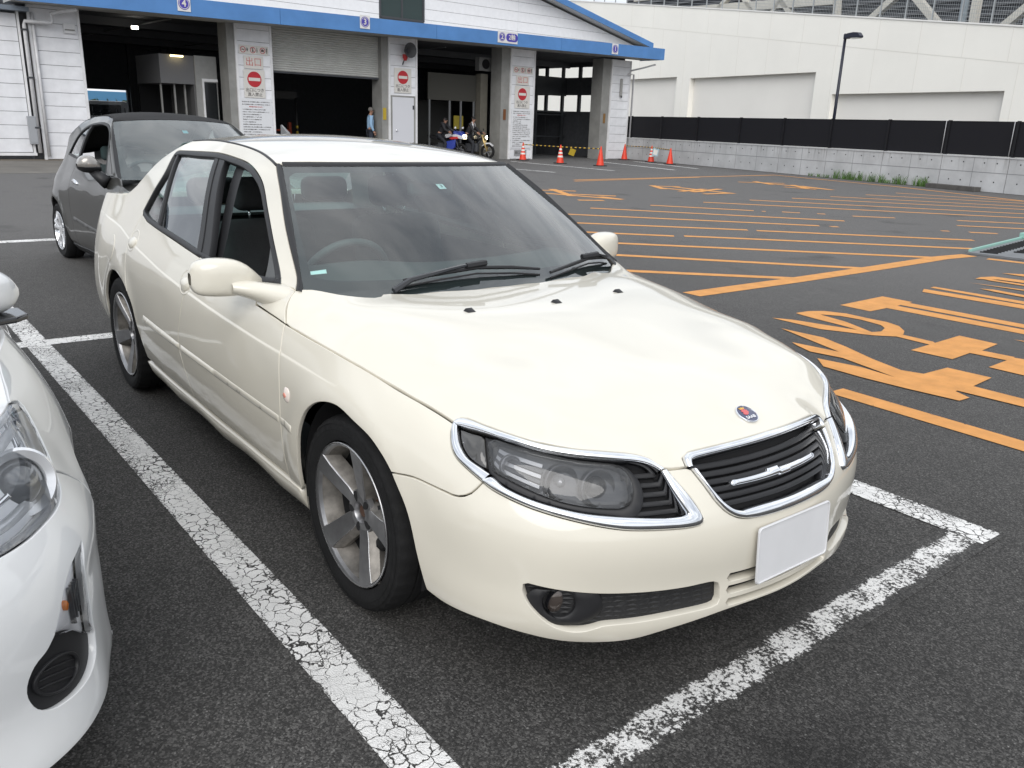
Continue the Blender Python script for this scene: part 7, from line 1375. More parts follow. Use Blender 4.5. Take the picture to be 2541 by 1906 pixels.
# bonnet, screen, roof of the hatchback
hp = np.concatenate([hg.Lp(curve([HD['hoodgap'][0], HD['hoodgap'][1], HD['lampL'][1]], .05)), hg.Lp(curve([HD['lampL'][1], HD['lampL'][2], HD['lampL'][3], [.75, .85], [.6, .82], [.46, .69]], .06)), hg.Lp([[.3, .70], [.0, .71], [1.35, .915]]), [(-.40, -.60, .965), (-.54, -.62, .965)]])
hp = np.concatenate([hp, hp * [1, -1, 1], [(.45, 0, .79), (.25, 0, .86), (0, 0, .925), (-.35, 0, .985), (.3, -.35, .83), (.3, .35, .83), (0, -.4, .91), (0, .4, .91)]])
_hh = TPS(hp[:, :2], hp[:, 2], lam=4e-3)
def hhood(x, y): return np.stack([x, y, _hh(x, y)], -1)
rgt = np.concatenate([curve([[-.34, 0], [-.40, -.35], [-.52, -.60], list(hg.Lp([[1.35, .915]])[0, :2])], .05), curve(hg.Lp([HD['hoodgap'][0], HD['hoodgap'][1], HD['lampL'][1]])[:, :2], .03)[1:], curve(hg.Lp([HD['lampL'][1], HD['lampL'][2], HD['lampL'][3], [.75, .85], [.6, .80], [.46, .70]])[:, :2], .04)[1:], curve(np.concatenate([hg.Lp([[.46, .70], [.3, .705]])[:, :2], [[.60, 0]]]), .04)[1:]])
kk = [rgt[0]]
for p in rgt[1:]:
    if np.hypot(*(p - kk[-1])) > .012: kk.append(p)
rgt = np.array(kk); lo_ = np.concatenate([rgt, (rgt * [1, -1])[::-1][1:-1]]); panel('bonnet', hhood, lo_, step=.04, lip=.02, mat=WP, parent=hb_)
def hws(a, b): t = b / .85; u = a / .62; bow = 1 - u * u; return np.stack([-.52 - .75 * t + (.22 - .12 * t) * bow, u * (.665 - .15 * t), .955 + .43 * t + .02 * np.sin(np.pi * t)], -1)
panel('windscreen', hws, outline([[-.62, 0], [.62, 0]], [[.62, .85], [-.62, .85]], step=.06), gap=0, lip=.003, step=.08, mat=M['gloss_black'], parent=hb_)
P = np.array([[(x, y, 1.435 - .05 * (y / .52)**2 - (.16 * ((x + 1.7) / 1.2)**2 if x < -1.7 else .05 * ((x + 1.7) / .55)**2)) for y in np.linspace(-.52, .52, 13)] for x in np.linspace(-1.15, -2.9, 16)]); grid_obj('roof', P, WP, hb_)
for mi in SIDES:   # pillars join bonnet corner, roof and tail
    A = hws(np.full(10, -.62), np.linspace(-.05, .85, 10)); B2 = hg.Lp([[hg.sx(x), z] for x, z in zip(np.linspace(-.50, -1.22, 10), np.linspace(.95, 1.37, 10))]); grid_obj('pillar', np.stack([A, B2], 1), WP, hb_, mirror=mi)
    A = P[:, 0]; B2 = hg.Lp([[hg.sx(x), 1.37 - (.10 * ((x + 1.7) / 1.2)**2 if x < -1.7 else 0)] for x in np.linspace(-1.15, -2.9, 16)]); grid_obj('roof_rail', np.stack([A, B2], 1), WP, hb_, mirror=mi, flip=True)
m = MB(); m.box(-2.9, .2, -.6, .6, .2, .6); m.box(-2.7, -1.3, -.45, .45, .6, 1.25); m.build('cabin_core', M['dark'], hb_)
for xc in (-.18, -2.6):
    for sy in (-1, 1):
        wv = MB().lathe([(.20, -.09), (.27, -.10), (.295, -.085), (.30, -.03), (.30, .05), (.28, .09), (.2, .09)], 40, axis='y').build('wheel', M['rubber'], hb_, smooth=True, auto=40); wv.location = (xc, sy * .69, .30); wv.rotation_euler = (0, 0, 0 if sy < 0 else math.pi)
        MB().lathe([(.205, -.09), (.19, -.06), (.06, -.08), (.001, -.08)], 30, axis='y').build('rim', M['alloy'], wv, smooth=True, auto=30)
# its door mirror
P = []
for y, zc, hz, xf, xb in ((.57, .985, .05, -.50, -.60), (.62, .992, .066, -.465, -.62), (.68, .995, .070, -.45, -.63), (.73, .993, .063, -.47, -.63), (.765, .988, .042, -.51, -.62), (.78, .985, .012, -.55, -.58)):
    P.append([((xf + xb) / 2 + (xf - xb) / 2 * math.copysign(abs(math.cos(t))**.8, math.cos(t)), y, zc + hz * math.copysign(abs(math.sin(t))**.7, math.sin(t))) for t in np.linspace(0, 2 * math.pi, 21)[:-1]])
mo = grid_obj('door_mirror', np.array(P), WP, hb_, closed=True, flip=False); md_ = mo.modifiers.new('sub', 'SUBSURF'); md_.levels = 2; md_.render_levels = 2
m = MB(); m.prism([(-.44, .52), (-.43, .67), (-.46, .755), (-.50, .79), (-.60, .78), (-.61, .52)], lambda p: (p[0], p[1], .912), lambda p: (p[0], p[1], .930)); m.build('mirror_foot', M['gloss_black'], mo, bevel=.006)
# ------------------------------------------------------------------ grey micro car with a black folding roof
FO = (-5.411, .630); fc_ = empty('micro_car', (*FO, 0), .058, label='dark grey small hatchback with black fabric roof, half hidden behind the cream saloon', cat='car')
GP = M['grey_paint']; fg_ = FX
X_ = lambda l: fg_.xs(l)
fdlo = X_([(-.66, .945), (-.70, 1.06), (-.735, 1.20), (-.80, 1.30), (-.93, 1.362), (-1.10, 1.388), (-1.28, 1.388), (-1.52, 1.360), (-1.74, 1.285), (-1.93, 1.17), (-2.07, 1.065), (-1.73, 1.045), (-1.30, 1.008), (-.87, .968)])
farch = X_([(-2.66, .22), (-2.67, .36), (-2.60, .50), (-2.48, .595), (-2.30, .635), (-2.12, .60), (-1.99, .49), (-1.93, .36), (-1.90, .20)])
farch2 = X_([(-.40, .20), (-.385, .36), (-.30, .51), (-.16, .60), (0, .632), (.17, .595), (.29, .50), (.36, .36), (.365, .20)])
for mi in SIDES:
    kw = dict(parent=fc_, flip=True, mirror=mi, step=.045, mat=GP)
    dl = outline(fdlo[:11], fdlo[10:] + [fdlo[0]], step=.03); dl = dl if area2(dl) > 0 else dl[::-1]
    dfx, drx = X_([(-.17, .90), (-.165, .70), (-.22, .40), (-.30, .19)]), X_([(-1.62, 1.04), (-1.66, .85), (-1.70, .60), (-1.66, .40), (-1.60, .19)])
    fd_ = panel('door', fg_.L, outline(dfx, drx[::-1], fdlo[11:] + [fdlo[0]], [fdlo[0], X_([(-.25, .95)])[0], dfx[0]], step=.03), **kw)
    top = X_([(-.50, .975), (-.72, 1.18), (-.84, 1.33), (-.97, 1.415), (-1.15, 1.440), (-1.4, 1.448), (-1.7, 1.42), (-2.0, 1.33), (-2.3, 1.19), (-2.5, 1.07)])
    panel('body_side', fg_.L, outline([fdlo[0]] + fdlo[:11], [fdlo[10], fdlo[11], X_([(-1.63, 1.037)])[0]], drx, [drx[-1], farch[-1]], farch[::-1], [farch[0], [fg_.SMAX - .3, .24]], [[fg_.SMAX - .3, .24], [fg_.SMAX - .3, .9]], [[fg_.SMAX - .3, .95], X_([(-2.5, 1.07)])[0]], top[::-1], [top[0], X_([(-.38, .965)])[0], fdlo[0]], step=.03), **kw)
    panel('front_wing', fg_.L, outline(dfx, [dfx[-1], farch2[0]], farch2, [farch2[-1], [.80, .2]], [[.8, .2], [.8, .62]], X_([(.30, .70), (.1, .80), (-.05, .87), (-.17, .90)]), step=.03), **kw)
    panel('sill', fg_.L, outline(X_([(-.40, .21), (-1.90, .21)]), X_([(-1.90, .14), (-.40, .14)]), step=.05), off=.008, lip=.02, gap=0, step=.05, mat=M['black_trim'], parent=fc_, flip=True, mirror=mi)
    panel('rub_strip', fg_.L, outline(X_([(-.45, .40), (-1.0, .425), (-1.6, .465)]), X_([(-1.6, .505), (-1.0, .463), (-.45, .435)]), step=.04), off=.002, crown=.012, cw=.008, gap=0, lip=.01, step=.03, mat=mat('rub_grey_%d' % mi, (.09, .09, .09), rough=.5), parent=fd_, flip=True, mirror=mi)
    panel('window_trim', fg_.L, offset_loop(dl, .0), [offset_loop(dl, .018)], off=.002, gap=0, rnd=.002, lip=.02, step=.03, mat=M['black_trim'], parent=fc_, flip=True, mirror=mi)
    lin2 = lambda z: np.interp(z, (1.0, 1.37), (fg_.sx(-1.60), fg_.sx(-1.44)))
    g_in = offset_loop(dl, .014); fr_ = np.array([[min(p[0], lin2(p[1])), p[1]] for p in g_in]); rr_g = np.array([[max(p[0], lin2(p[1])), p[1]] for p in g_in])
    def dd(l):
        o = [l[0]]
        for p in l[1:]:
            if np.hypot(*(p - o[-1])) > 3e-3: o.append(p)
        return np.array(o)
    panel('quarter_glass', fg_.L, dd(rr_g), off=-.008, gap=-.002, rnd=.0005, lip=.001, step=.05, mat=M['side_glass'], parent=fc_, flip=True, mirror=mi)
    if mi: panel('door_glass', fg_.L, dd(fr_), off=-.008, gap=-.002, rnd=.0005, lip=.001, step=.05, mat=M['side_glass'], parent=fd_, flip=True, mirror=mi)
    panel('b_pillar', fg_.L, outline(X_([(-1.585, 1.0), (-1.425, 1.375)]), X_([(-1.47, 1.372), (-1.64, 1.02)]), step=.04), off=-.003, gap=0, lip=.02, step=.05, mat=M['black_trim'], parent=fc_, flip=True, mirror=mi)
    an = np.linspace(0, 2 * np.pi, 25)[:-1]; hc = np.array(X_([(-1.45, .838)])[0])
    panel('handle', fg_.L, hc + np.stack([np.cos(an) * .085, np.sin(an) * .020 + np.cos(an) * .012], 1), off=.014, crown=.012, cw=.008, gap=0, rnd=.002, lip=.02, step=.02, mat=CHR, parent=fd_, flip=True, mirror=mi)
    panel('inner_panel', fg_.L, outline(X_([(-.3, .3), (-2.0, .66)]), X_([(-2.0, .98), (-.3, .92)]), step=.08), off=-.05, gap=0, lip=.002, step=.1, mat=M['plastic'], parent=fc_, flip=True, mirror=mi)
# screen, roof, bonnet
def fws(a, b): t = b / .62; u = a / .62; bow = np.clip(1 - np.abs(u)**2.3, -.3, 1); return np.stack([-.36 - .60 * t + (.17 - .07 * t) * bow, u * (.705 - .15 * t), .955 + .445 * t + .02 * np.sin(np.pi * np.clip(t, 0, 1)) + (.01 + .02 * t) * bow], -1)
fw = outline([[-.62, -.03], [.62, -.03]], [[.62, .62], [-.62, .62]], step=.04); panel('windscreen', fws, fw, gap=0, rnd=.001, lip=.003, step=.04, mat=glass('veiled_windscreen', (.72, .86, .84), boost=2.0, film=.09), parent=fc_)  # reflected sky partly laid on this screen as a pale diffuse veil
fh = outline([[-.50, .055], [-.25, .05], [.25, .05], [.50, .055]], [[.565, .10], [.585, .3], [.575, .57]], [[.55, .59], [.16, .585]], [[.10, .56], [.03, .50], [-.03, .50], [-.10, .56]], [[-.16, .585], [-.55, .59]], [[-.575, .57], [-.585, .3], [-.565, .10]], step=.03); panel('windscreen_band', fws, fw, [fh], off=-.004, gap=.001, rnd=.0005, lip=.001, step=.04, mat=bpy.data.materials['frit_black'], parent=fc_)
panel('inspection_sticker', fws, outline([[-.02, .455], [.03, .455]], [[.03, .49], [-.02, .49]], step=.02), off=-.002, gap=0, rnd=.0002, lip=.0004, step=.02, mat=mat('sticker_blue', (.20, .55, .62), rough=.5), parent=fc_)
for mi in SIDES:
    n = 16; E1 = fws(np.full(n, -.62), np.linspace(-.02, .62, n)); E0 = fg_.Lp(curve(top[:4] if False else X_([(-.40, .955), (-.50, .975), (-.72, 1.18), (-.84, 1.33), (-.97, 1.415)]), n=n))
    Em = E0 * .45 + E1 * .55 + [.012, -.004, .006]; grid_obj('pillar', np.stack([E0 + [0, .006, -.006], E0 * .8 + E1 * .2 + [.008, -.006, .004], Em], 1), GP, fc_, mirror=mi); grid_obj('pillar_trim', np.stack([Em - [.002, 0, .002], E1 + [.003, 0, .002]], 1), M['black_trim'], fc_, mirror=mi)
RFm = mat('fabric_roof', (.016, .016, .017), rough=.95, bump=.3, bscale=220)
hdr = fws(np.linspace(-.62, 0, 12), np.full(12, .62)); rail_ = fg_.Lp(curve(X_([(-.97, 1.415), (-1.15, 1.440), (-1.4, 1.448), (-1.7, 1.42), (-2.0, 1.33), (-2.3, 1.19), (-2.5, 1.07)]), .08))
rp2 = np.concatenate([rail_, rail_ * [1, -1, 1], [(-.88, 0, 1.432), (-1.1, 0, 1.472), (-1.4, 0, 1.490), (-1.7, 0, 1.480), (-2.0, 0, 1.420), (-2.3, 0, 1.30), (-2.6, 0, 1.14)], hdr, hdr * [1, -1, 1]])
_fr = TPS(rp2[:, :2], rp2[:, 2], lam=5e-5)
def frf(x, y): return np.stack([x, y, _fr(x, y)], -1)
rl2 = np.concatenate([hdr[::-1][:, :2], curve(rail_[:, :2], .05)[1:], curve([list(rail_[-1, :2]), [-2.58, -.3], [-2.6, 0]], .05)[1:]]); kk = [rl2[0]]
for p in rl2[1:]:
    if np.hypot(*(p - kk[-1])) > .012: kk.append(p)
rl2 = np.array(kk); rl2 = np.concatenate([rl2, (rl2 * [1, -1])[::-1][1:-1]]); panel('fabric_roof', frf, rl2, off=.004, step=.05, gap=.004, rnd=.006, lip=.03, mat=RFm, parent=fc_)
P = np.array([[(x, y, .955 + .012 - (.30 * ((x + .36) / 1.0)**2 if x > -.36 else 0) - .10 * (y / .7)**2) for y in np.linspace(-.72, .72, 15)] for x in np.linspace(-.42, .55, 14)]); grid_obj('bonnet', P, GP, fc_, flip=True)
panel('nose', fg_.L, outline([[-.82, .2], [.82, .2]], [[.82, .66], [0, .72], [-.82, .66]], step=.06), step=.07, mat=GP, parent=fc_, flip=True)
m = MB(); m.box(-2.6, .4, -.55, .55, .18, .28); m.box(-.2, .4, -.5, .5, .28, .6); m.build('underbody', M['dark'], fc_)
for yc in (-.34, .34):
    s_ = soft('seat', -1.60, -1.10, yc - .24, yc + .24, .34, .50, mat('seat_teal_%d' % (yc > 0), (.08, .10, .105), rough=.9), fc_); soft('seat_back', -1.68, -1.54, yc - .23, yc + .23, .46, 1.0, s_.data.materials[0], s_, -14, (-1.6, yc, .46), .06); soft('headrest', -1.80, -1.70, yc - .12, yc + .12, 1.02, 1.16, s_.data.materials[0], s_, 0, None, .04)
m = MB(); m.box(-.85, -.30, -.62, .62, .78, .92); m.build('dashboard', M['plastic'], fc_, smooth=True, bevel=.05, seg=3)
q = Matrix.Translation((-.92, -.34, .90)) @ Matrix.Rotation(R_(-62), 4, 'Y'); m = MB(); m.tube([tuple(q @ Vector((.18 * math.cos(t), .18 * math.sin(t), 0))) for t in np.linspace(0, 2 * math.pi, 33)[:-1]], .016, 8, closed=True); m.build('steering_wheel', M['plastic'], fc_, smooth=True)
# wheels: bright five-spoke
def micro_wheel():
    w = MB().lathe([(.195, -.085), (.215, -.098), (.255, -.10), (.275, -.085), (.285, -.06), (.286, -.02), (.281, -.018), (.281, -.008), (.286, -.006), (.286, .03), (.282, .07), (.26, .092), (.2, .085)], 60, axis='y').build('wheel', M['rubber'], None, smooth=True, auto=35)
    MB().lathe([(.186, -.07), (.197, -.093), (.199, -.098), (.194, -.1), (.188, -.09), (.178, -.04), (.175, .06)], 48, axis='y').build('rim', CHR, w, smooth=True, auto=30)
    MB().lathe([(.176, -.01), (.02, .0)], 32, axis='y').build('wheel_back', M['dark'], w)
    for k in range(5):
        for dl2 in (-9, 9):
            a = R_(18 + 72 * k); b2 = R_(18 + 72 * k + dl2); m = MB(); m.bar((.045 * math.cos(a), -.075, .045 * math.sin(a)), (.190 * math.cos(b2), -.088, .190 * math.sin(b2)), .026, .030, up=(0, 1, 0)); m.build('spoke', M['lampbright'], w, bevel=.005)
    MB().lathe([(.055, -.065), (.05, -.09), (.001, -.094)], 24, axis='y').build('hub_cap', M['lampbright'], w, smooth=True, auto=40); return w
fw0 = micro_wheel(); fw0.parent = fc_; fw0.location = (-2.3, -.695, .286)
for x, y, rz in ((0, -.695, 0), (0, .695, math.pi), (-2.3, .695, math.pi)):
    c = copy_tree(fw0, fc_); c.location = (x, y, .286); c.rotation_euler = (0, .5, rz)
for xc in (0, -2.3):
    for sy in (-1, 1):
        V = []; F = []; n = 16
        for k in range(n + 1):
            a = R_(-10 + 200 * k / n)
            for y in (.765, .52): V.append((xc + .36 * math.cos(a), sy * y, .29 + .35 * math.sin(a)))
            V.append((xc, sy * .52, .3))
        for k in range(n): F += [(3 * k, 3 * k + 1, 3 * k + 4, 3 * k + 3), (3 * k + 1, 3 * k + 2, 3 * k + 5, 3 * k + 4)]
        mesh_obj('wheel_housing', V, F, M['dark'], fc_)
for sg in (-1, 1):
    P = []
    for y, zc, hz, xf, xb in ((.80, 1.02, .030, -.56, -.64), (.83, 1.045, .062, -.535, -.67), (.88, 1.055, .078, -.525, -.69), (.93, 1.055, .072, -.535, -.69), (.965, 1.05, .048, -.56, -.68), (.98, 1.045, .01, -.60, -.64)):
        P.append([((xf + xb) / 2 + (xf - xb) / 2 * math.copysign(abs(math.cos(t))**.8, math.cos(t)), sg * y, zc + hz * math.copysign(abs(math.sin(t))**.75, math.sin(t))) for t in np.linspace(0, 2 * math.pi, 19)[:-1]])
    P = np.array(P); mo = grid_obj('door_mirror', P, mat('mirror_cap_%d' % sg, (.30, .28, .26), rough=.25, metal=.6, coat=1), fc_, closed=True, flip=(sg < 0)); mo.modifiers.new('sub', 'SUBSURF').render_levels = 2
    low = P.copy(); low[..., 2] = np.minimum(low[..., 2], 1.03); cen = low.mean((0, 1)); low = cen + (low - cen) * [1.03, 1.02, 1.04]; grid_obj('mirror_shell', low, M['black_trim'], mo, closed=True, flip=(sg < 0))
    m = MB(); m.tube([(-.60, sg * .87, 1.0), (-.55, sg * .83, .95), (-.48, sg * .785, .90)], [.035, .045, .06], 8); m.build('mirror_arm', M['black_trim'], mo, smooth=True)
# ------------------------------------------------------------------ people and motorcycles in the lanes
SKIN = mat('skin', (.36, .20, .14), rough=.6); HAIR = mat('hair_black', (.012, .010, .010), rough=.6); HAIRG = mat('hair_grey', (.16, .15, .14), rough=.7)
def skinned(name, verts, edges, radii, m_, parent, root=0, lv=2):
    me = bpy.data.meshes.new(name); me.from_pydata(verts, edges, []); o = bpy.data.objects.new(name, me); link(o, parent); me.materials.append(m_)
    sk = o.modifiers.new('skin', 'SKIN'); sk.use_smooth_shade = True
    for i, r in enumerate(radii): me.skin_vertices[0].data[i].radius = (r, r) if not hasattr(r, '__len__') else r
    me.skin_vertices[0].data[root].use_root = True; o.modifiers.new('sub', 'SUBSURF').render_levels = lv; o.modifiers['sub'].levels = 1
    return o
def person(loc, rz, J, shirt, trousers, hairm, lab, facing=0):
    """J: joint positions by name, local, facing +x"""
    root = empty('person', loc, rz, label=lab, cat='person')
    order = ['pelvis', 'waist', 'chest', 'neck0', 'neck', 'shL', 'elL', 'wrL', 'shR', 'elR', 'wrR', 'hipL', 'knL', 'anL', 'toL', 'hipR', 'knR', 'anR', 'toR', 'head0', 'head1', 'head2']
    h = J['head']; J = dict(J); J['head0'] = (h[0] + .005, h[1], h[2] - .09); J['head1'] = (h[0] + .01, h[1], h[2]); J['head2'] = (h[0], h[1], h[2] + .085)
    V = [J[k] for k in order]; ix = {k: i for i, k in enumerate(order)}; E = [(ix[a], ix[b]) for a, b in (('pelvis', 'waist'), ('waist', 'chest'), ('chest', 'neck0'), ('neck0', 'neck'), ('neck0', 'shL'), ('shL', 'elL'), ('elL', 'wrL'), ('neck0', 'shR'), ('shR', 'elR'), ('elR', 'wrR'), ('pelvis', 'hipL'), ('hipL', 'knL'), ('knL', 'anL'), ('anL', 'toL'), ('pelvis', 'hipR'), ('hipR', 'knR'), ('knR', 'anR'), ('anR', 'toR'), ('neck', 'head0'), ('head0', 'head1'), ('head1', 'head2'))]
    rad = dict(pelvis=.12, waist=.115, chest=.13, neck0=.075, neck=.052, shL=.06, elL=.043, wrL=.03, shR=.06, elR=.043, wrR=.03, hipL=.085, knL=.058, anL=.042, toL=.04, hipR=.085, knR=.058, anR=.042, toR=.04, head0=.062, head1=.085, head2=.068)
    b = skinned('body', V, E, [rad[k] for k in order], SKIN, root)
    def sub_(nm, keys, ed, grow, m_): 
        jx = {k: i for i, k in enumerate(keys)}; return skinned(nm, [J[k] for k in keys], [(jx[a], jx[c]) for a, c in ed], [rad[k] + grow for k in keys], m_, root)
    sub_('shirt', ['pelvis', 'waist', 'chest', 'neck0', 'shL', 'elL', 'wrL', 'shR', 'elR', 'wrR'], [('pelvis', 'waist'), ('waist', 'chest'), ('chest', 'neck0'), ('neck0', 'shL'), ('shL', 'elL'), ('elL', 'wrL'), ('neck0', 'shR'), ('shR', 'elR'), ('elR', 'wrR')], .016, shirt)
    sub_('trousers', ['pelvis', 'hipL', 'knL', 'anL', 'hipR', 'knR', 'anR'], [('pelvis', 'hipL'), ('hipL', 'knL'), ('knL', 'anL'), ('pelvis', 'hipR'), ('hipR', 'knR'), ('knR', 'anR')], .014, trousers)
    hm = Matrix.Translation((h[0] - .012, h[1], h[2] + .03)); MB().lathe([(.001, .085), (.05, .075), (.085, .045), (.096, .0), (.092, -.04)], 16, M=hm).build('hair', hairm, root, smooth=True)
    for s in (-1, 1):
        e = MB().lathe([(.001, .013), (.011, .006), (.013, 0), (.011, -.006), (.001, -.013)], 8, M=Matrix.Translation((h[0] + .088, h[1] + s * .032, h[2] + .008))); e.build('eye', M['dark'], root)
        m = MB(); m.tube([(h[0], h[1] + s * .088, h[2] + .02), (h[0] - .005, h[1] + s * .098, h[2]), (h[0], h[1] + s * .088, h[2] - .03)], .013, 6); m.build('ear', SKIN, root, smooth=True)
        w_, e_ = Vector(J['wrL' if s > 0 else 'wrR']), Vector(J['elL' if s > 0 else 'elR']); dv_ = (w_ - e_).normalized(); sd = dv_.cross(Vector((0, 1, 0))).normalized() if abs(dv_.y) < .9 else Vector((0, 0, 1)); hd2 = MB(); pm2 = w_ + dv_ * .045; hd2.tube([w_, pm2, w_ + dv_ * .085], [.026, .034, .030], 8)
        for f in range(4): o_ = sd * (.026 - .017 * f); hd2.tube([w_ + dv_ * .08 + o_, w_ + dv_ * (.125 - .008 * abs(f - 1)) + o_, w_ + dv_ * (.155 - .01 * abs(f - 1)) + o_ * .9 + Vector((.01, 0, -.012))], .009, 6)
        hd2.tube([w_ + dv_ * .03 + sd * .03, w_ + dv_ * .07 + sd * .055, w_ + dv_ * .10 + sd * .058], .010, 6); hd2.build('hand', SKIN, root, smooth=True)
    m = MB(); m.tube([(h[0] + .082, h[1], h[2] + .01), (h[0] + .108, h[1], h[2] - .02), (h[0] + .088, h[1], h[2] - .03)], [.008, .014, .010], 6); m.build('nose', SKIN, root, smooth=True)
    MB().box(h[0] + .078, h[0] + .094, h[1] - .025, h[1] + .025, h[2] - .056, h[2] - .050).build('mouth', mat('lip_%s' % root.name, (.25, .10, .08), rough=.6), root)
    return root
stand = dict(pelvis=(0, 0, .96), waist=(0, 0, 1.10), chest=(.01, 0, 1.30), neck0=(0, 0, 1.46), neck=(.015, 0, 1.54), shL=(0, .18, 1.43), elL=(-.02, .24, 1.16), wrL=(.10, .25, .95), shR=(0, -.18, 1.43), elR=(-.03, -.23, 1.16), wrR=(.08, -.22, .93), hipL=(0, .09, .90), knL=(.02, .10, .50), anL=(0, .10, .09), toL=(.15, .11, .05), hipR=(0, -.09, .90), knR=(.01, -.10, .50), anR=(-.02, -.10, .09), toR=(.13, -.11, .05), head=(.035, 0, 1.66))
man = person(BMx @ Vector((11.22, .55, .05)), TH - .35, stand, mat('shirt_blue', (.28, .44, .62), rough=.8), mat('trousers_navy', (.03, .035, .05), rough=.9), HAIRG, 'man in pale blue shirt standing at the edge of the shuttered lane'); man.scale = (1.06,) * 3
m = MB(); m.bar((-.03, .15, 1.47), (.03, -.12, 1.0), .04, .012); 
# motorcycles
def wheel_m(par, x, r=.31, w=.06):
    wv = MB(); wv.tube([(x + (r - .05) * math.cos(t), 0, r + (r - .05) * math.sin(t)) for t in np.linspace(0, 2 * math.pi, 33)[:-1]], .055, 8, closed=True); wo = wv.build('wheel', M['rubber'], par, smooth=True)
    MB().lathe([(r - .10, -.02), (r - .09, 0), (r - .10, .02)], 28, axis='y', M=Matrix.Translation((x, 0, r))).build('rim', M['alloy'], wo, smooth=True)
    m = MB(); [m.bar((x, 0, r), (x + (r - .095) * math.cos(a), 0, r + (r - .095) * math.sin(a)), .03, .02, up=(0, 1, 0)) for a in np.linspace(0, 2 * math.pi, 6)[:-1]]; m.build('spoke', M['alloy'], wo); return wo
LIT = mat('headlight_lit', (1, .93, .75), emit=9, ecol=(1, .86, .55)); MBL = mat('fairing_blue', (.035, .06, .33), rough=.25, coat=1); MRD = mat('fairing_red', (.50, .03, .03), rough=.25, coat=1); MWH = mat('fairing_white', (.62, .62, .64), rough=.25, coat=1)
def bike_base(lab, loc, rz):
    b = empty('motorcycle', loc, rz, label=lab, cat='motorcycle'); wheel_m(b, .72); wheel_m(b, -.68)
    m = MB(); m.box(-.25, .30, -.13, .13, .28, .62); m.tube([(.30, 0, .62), (.45, 0, .86)], .05, 8); m.bar((-.2, .1, .55), (-.68, .1, .31), .05); m.bar((-.2, -.1, .55), (-.68, -.1, .31), .05); m.build('engine', STEEL, b, bevel=.02)
    m = MB(); m.prism([(-.78, .86), (-.70, .96), (-.35, .84), (0, .80), (-.05, .72), (-.5, .74)], lambda p: (p[0], -.11, p[1]), lambda p: (p[0], .11, p[1])); m.build('saddle', M['black_trim'], b, bevel=.02)
    m = MB(); m.tube([(-.3, -.16, .34), (-.6, -.18, .40), (-.95, -.18, .50)], [.03, .05, .055], 8); m.build('exhaust', M['alloy'], b, smooth=True); return b
b1 = bike_base('blue, white and red faired motorcycle with twin round lit headlamps', BMx @ Vector((14.95, .75, .02)), TH - 1.05)
b1.scale = (1.0, 1.0, 1.0)
m = MB(); m.prism([(.98, .86), (.80, 1.10), (.52, 1.12), (.40, .92), (.55, .80), (.86, .78)], lambda p: (p[0], -.22 + (.10 if p[0] > .9 else 0), p[1]), lambda p: (p[0], .22 - (.10 if p[0] > .9 else 0), p[1])); m.build('fairing', MBL, b1, bevel=.03)
m = MB(); m.prism([(.95, .80), (.86, .78), (.40, .90), (.40, .96), (.60, .98), (.93, .90)], lambda p: (p[0], -.235, p[1]), lambda p: (p[0], .235, p[1])); m.build('fairing_band', MWH, b1, bevel=.02)
m = MB(); m.prism([(.70, .90), (.40, .86), (.30, .80), (.42, .76), (.75, .80)], lambda p: (p[0], -.245, p[1]), lambda p: (p[0], .245, p[1])); m.build('side_fairing', MRD, b1, bevel=.02)
m = MB(); m.prism([(.60, .78), (.10, .66), (.0, .30), (.35, .26), (.55, .45)], lambda p: (p[0], -.21, p[1]), lambda p: (p[0], .21, p[1])); m.build('belly_fairing', MBL, b1, bevel=.03)
m = MB(); m.prism([(.50, .34), (.0, .34), (.05, .24), (.40, .22)], lambda p: (p[0], -.215, p[1]), lambda p: (p[0], .215, p[1])); m.build('belly_stripe', MRD, b1)
m = MB(); m.prism([(.10, .80), (.05, .95), (.25, 1.0), (.48, .90)], lambda p: (p[0], -.13, p[1]), lambda p: (p[0], .13, p[1])); m.build('tank', MWH, b1, bevel=.04)
for s in (-1, 1):
    MB().lathe([(.001, .02), (.06, .015), (.088, 0), (.09, -.03)], 20, axis='x', M=Matrix.Translation((.935, s * .095, .88))).build('headlight', LIT, b1, smooth=True)
    m = MB(); m.bar((.55, s * .10, 1.02), (.45, s * .34, 1.0), .035); m.bar((.70, s * .20, 1.10), (.68, s * .36, 1.20), .02); m.build('handlebar', M['black_trim'], b1); MB().lathe([(.001, -.05), (.05, -.04), (.06, 0), (.001, .03)], 10, axis='x', M=Matrix.Translation((.68, s * .40, 1.23)) @ Matrix.Diagonal((1, 1.5, 1, 1))).build('mirror', MWH, b1, smooth=True)
    m = MB(); m.tube([(.55, s * .11, .85), (.72, s * .11, .31)], .03, 8); m.build('fork_leg', STEEL, b1, smooth=True)
b2_ = bike_base('black motorcycle with a single lit headlamp and golden fork', BMx @ Vector((16.1, .35, .02)), TH - 1.0)
MB().lathe([(.001, .02), (.06, .018), (.095, 0), (.10, -.03), (.07, -.12), (.001, -.14)], 20, axis='x', M=Matrix.Translation((.66, 0, .88))).build('headlight_shell', M['chrome'], b2_, smooth=True)
MB().lathe([(.001, .026), (.06, .023), (.09, .006)], 20, axis='x', M=Matrix.Translation((.662, 0, .88))).build('headlight', LIT, b2_, smooth=True)
m = MB(); m.prism([(.05, .76), (.0, .92), (.22, 1.0), (.46, .90), (.42, .78)], lambda p: (p[0], -.14, p[1]), lambda p: (p[0], .14, p[1])); m.build('tank', mat('tank_black', (.02, .02, .022), rough=.2, coat=1), b2_, bevel=.05)
GOLD = mat('fork_gold', (.60, .45, .20), rough=.35, metal=.5)
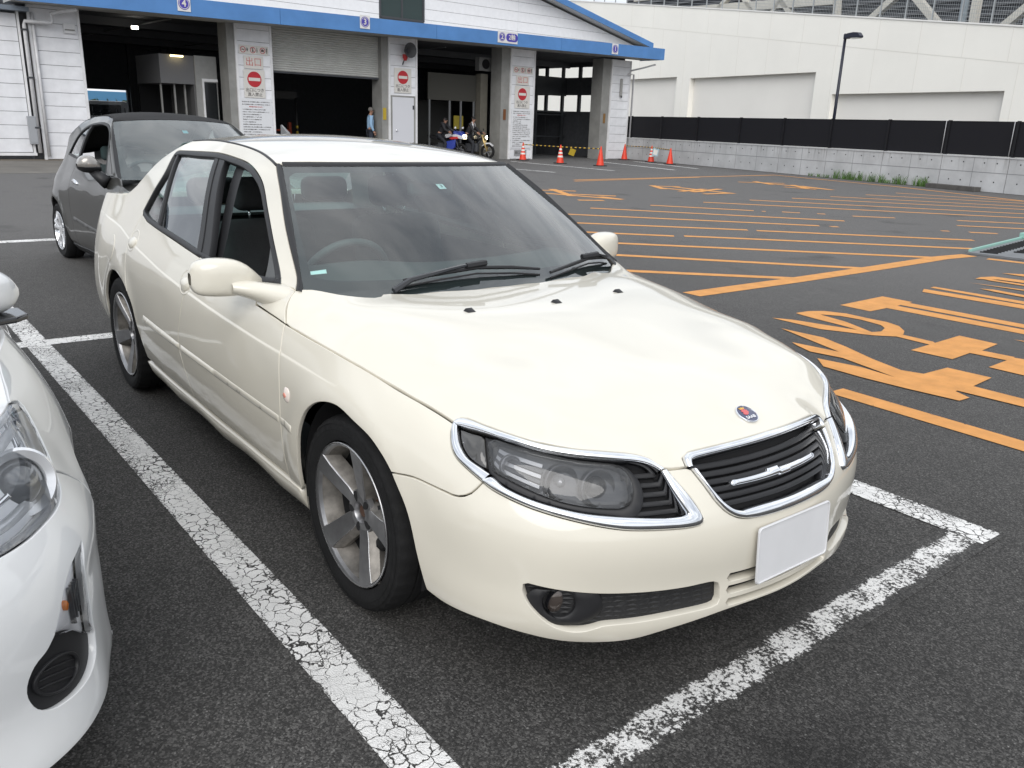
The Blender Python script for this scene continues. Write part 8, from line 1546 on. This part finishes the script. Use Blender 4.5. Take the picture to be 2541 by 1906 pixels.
for s in (-1, 1):
    m = MB(); m.tube([(.48, s * .10, .98), (.72, s * .10, .31)], .035, 8); m.build('fork_leg', GOLD, b2_, smooth=True); m = MB(); m.tube([(.45, 0, 1.0), (.42, s * .2, 1.06), (.30, s * .38, 1.05)], .018, 8); m.build('handlebar', M['black_trim'], b2_, smooth=True)
    MB().lathe([(.001, -.02), (.05, -.015), (.055, 0), (.001, .02)], 10, axis='x', M=Matrix.Translation((.40, s * .36, 1.2))).build('mirror', M['black_trim'], b2_, smooth=True)
m = MB(); m.prism([(.45, .50), (.60, .66), (.82, .68), (.98, .56), (.95, .52), (.80, .63), (.62, .60)], lambda p: (p[0], -.06, p[1]), lambda p: (p[0], .06, p[1])); m.build('mudguard', MWH, b2_)
ride = dict(pelvis=(-.22, 0, .92), waist=(-.18, 0, 1.06), chest=(-.06, 0, 1.24), neck0=(0, 0, 1.40), neck=(.03, 0, 1.47), shL=(-.01, .19, 1.37), elL=(.14, .30, 1.16), wrL=(.34, .34, 1.07), shR=(-.01, -.19, 1.37), elR=(.14, -.30, 1.16), wrR=(.34, -.34, 1.07), hipL=(-.20, .11, .88), knL=(.22, .22, .74), anL=(.05, .24, .32), toL=(.20, .26, .27), hipR=(-.20, -.11, .88), knR=(.16, -.24, .62), anR=(.10, -.30, .10), toR=(.26, -.31, .06), head=(.06, 0, 1.60))
rd_ = person(b2_.location, TH - 1.0, ride, mat('jacket_black', (.018, .018, .022), rough=.6), mat('trousers_dark', (.02, .022, .028), rough=.8), HAIR, 'rider with black hair and a black jacket with white shoulder stripes')
m = MB()
for s in (-1, 1): m.tube([(-.02, s * .06, 1.485), (.06, s * .15, 1.44), (.09, s * .20, 1.30)], .022, 6)
m.tube([(.02, -.05, 1.49), (.085, -.05, 1.36), (.085, -.06, 1.2)], .018, 6); m.build('jacket_stripe', MWH, rd_, smooth=True)
rd2 = person(b1.location, TH - 1.05, {**ride, **dict(head=(.02, 0, 1.52), neck=(0, 0, 1.42), neck0=(-.04, 0, 1.36))}, mat('jacket_dark2', (.022, .022, .026), rough=.7), mat('trousers_dark2', (.02, .022, .028), rough=.8), HAIR, 'rider in dark clothes leaning over the faired motorcycle')
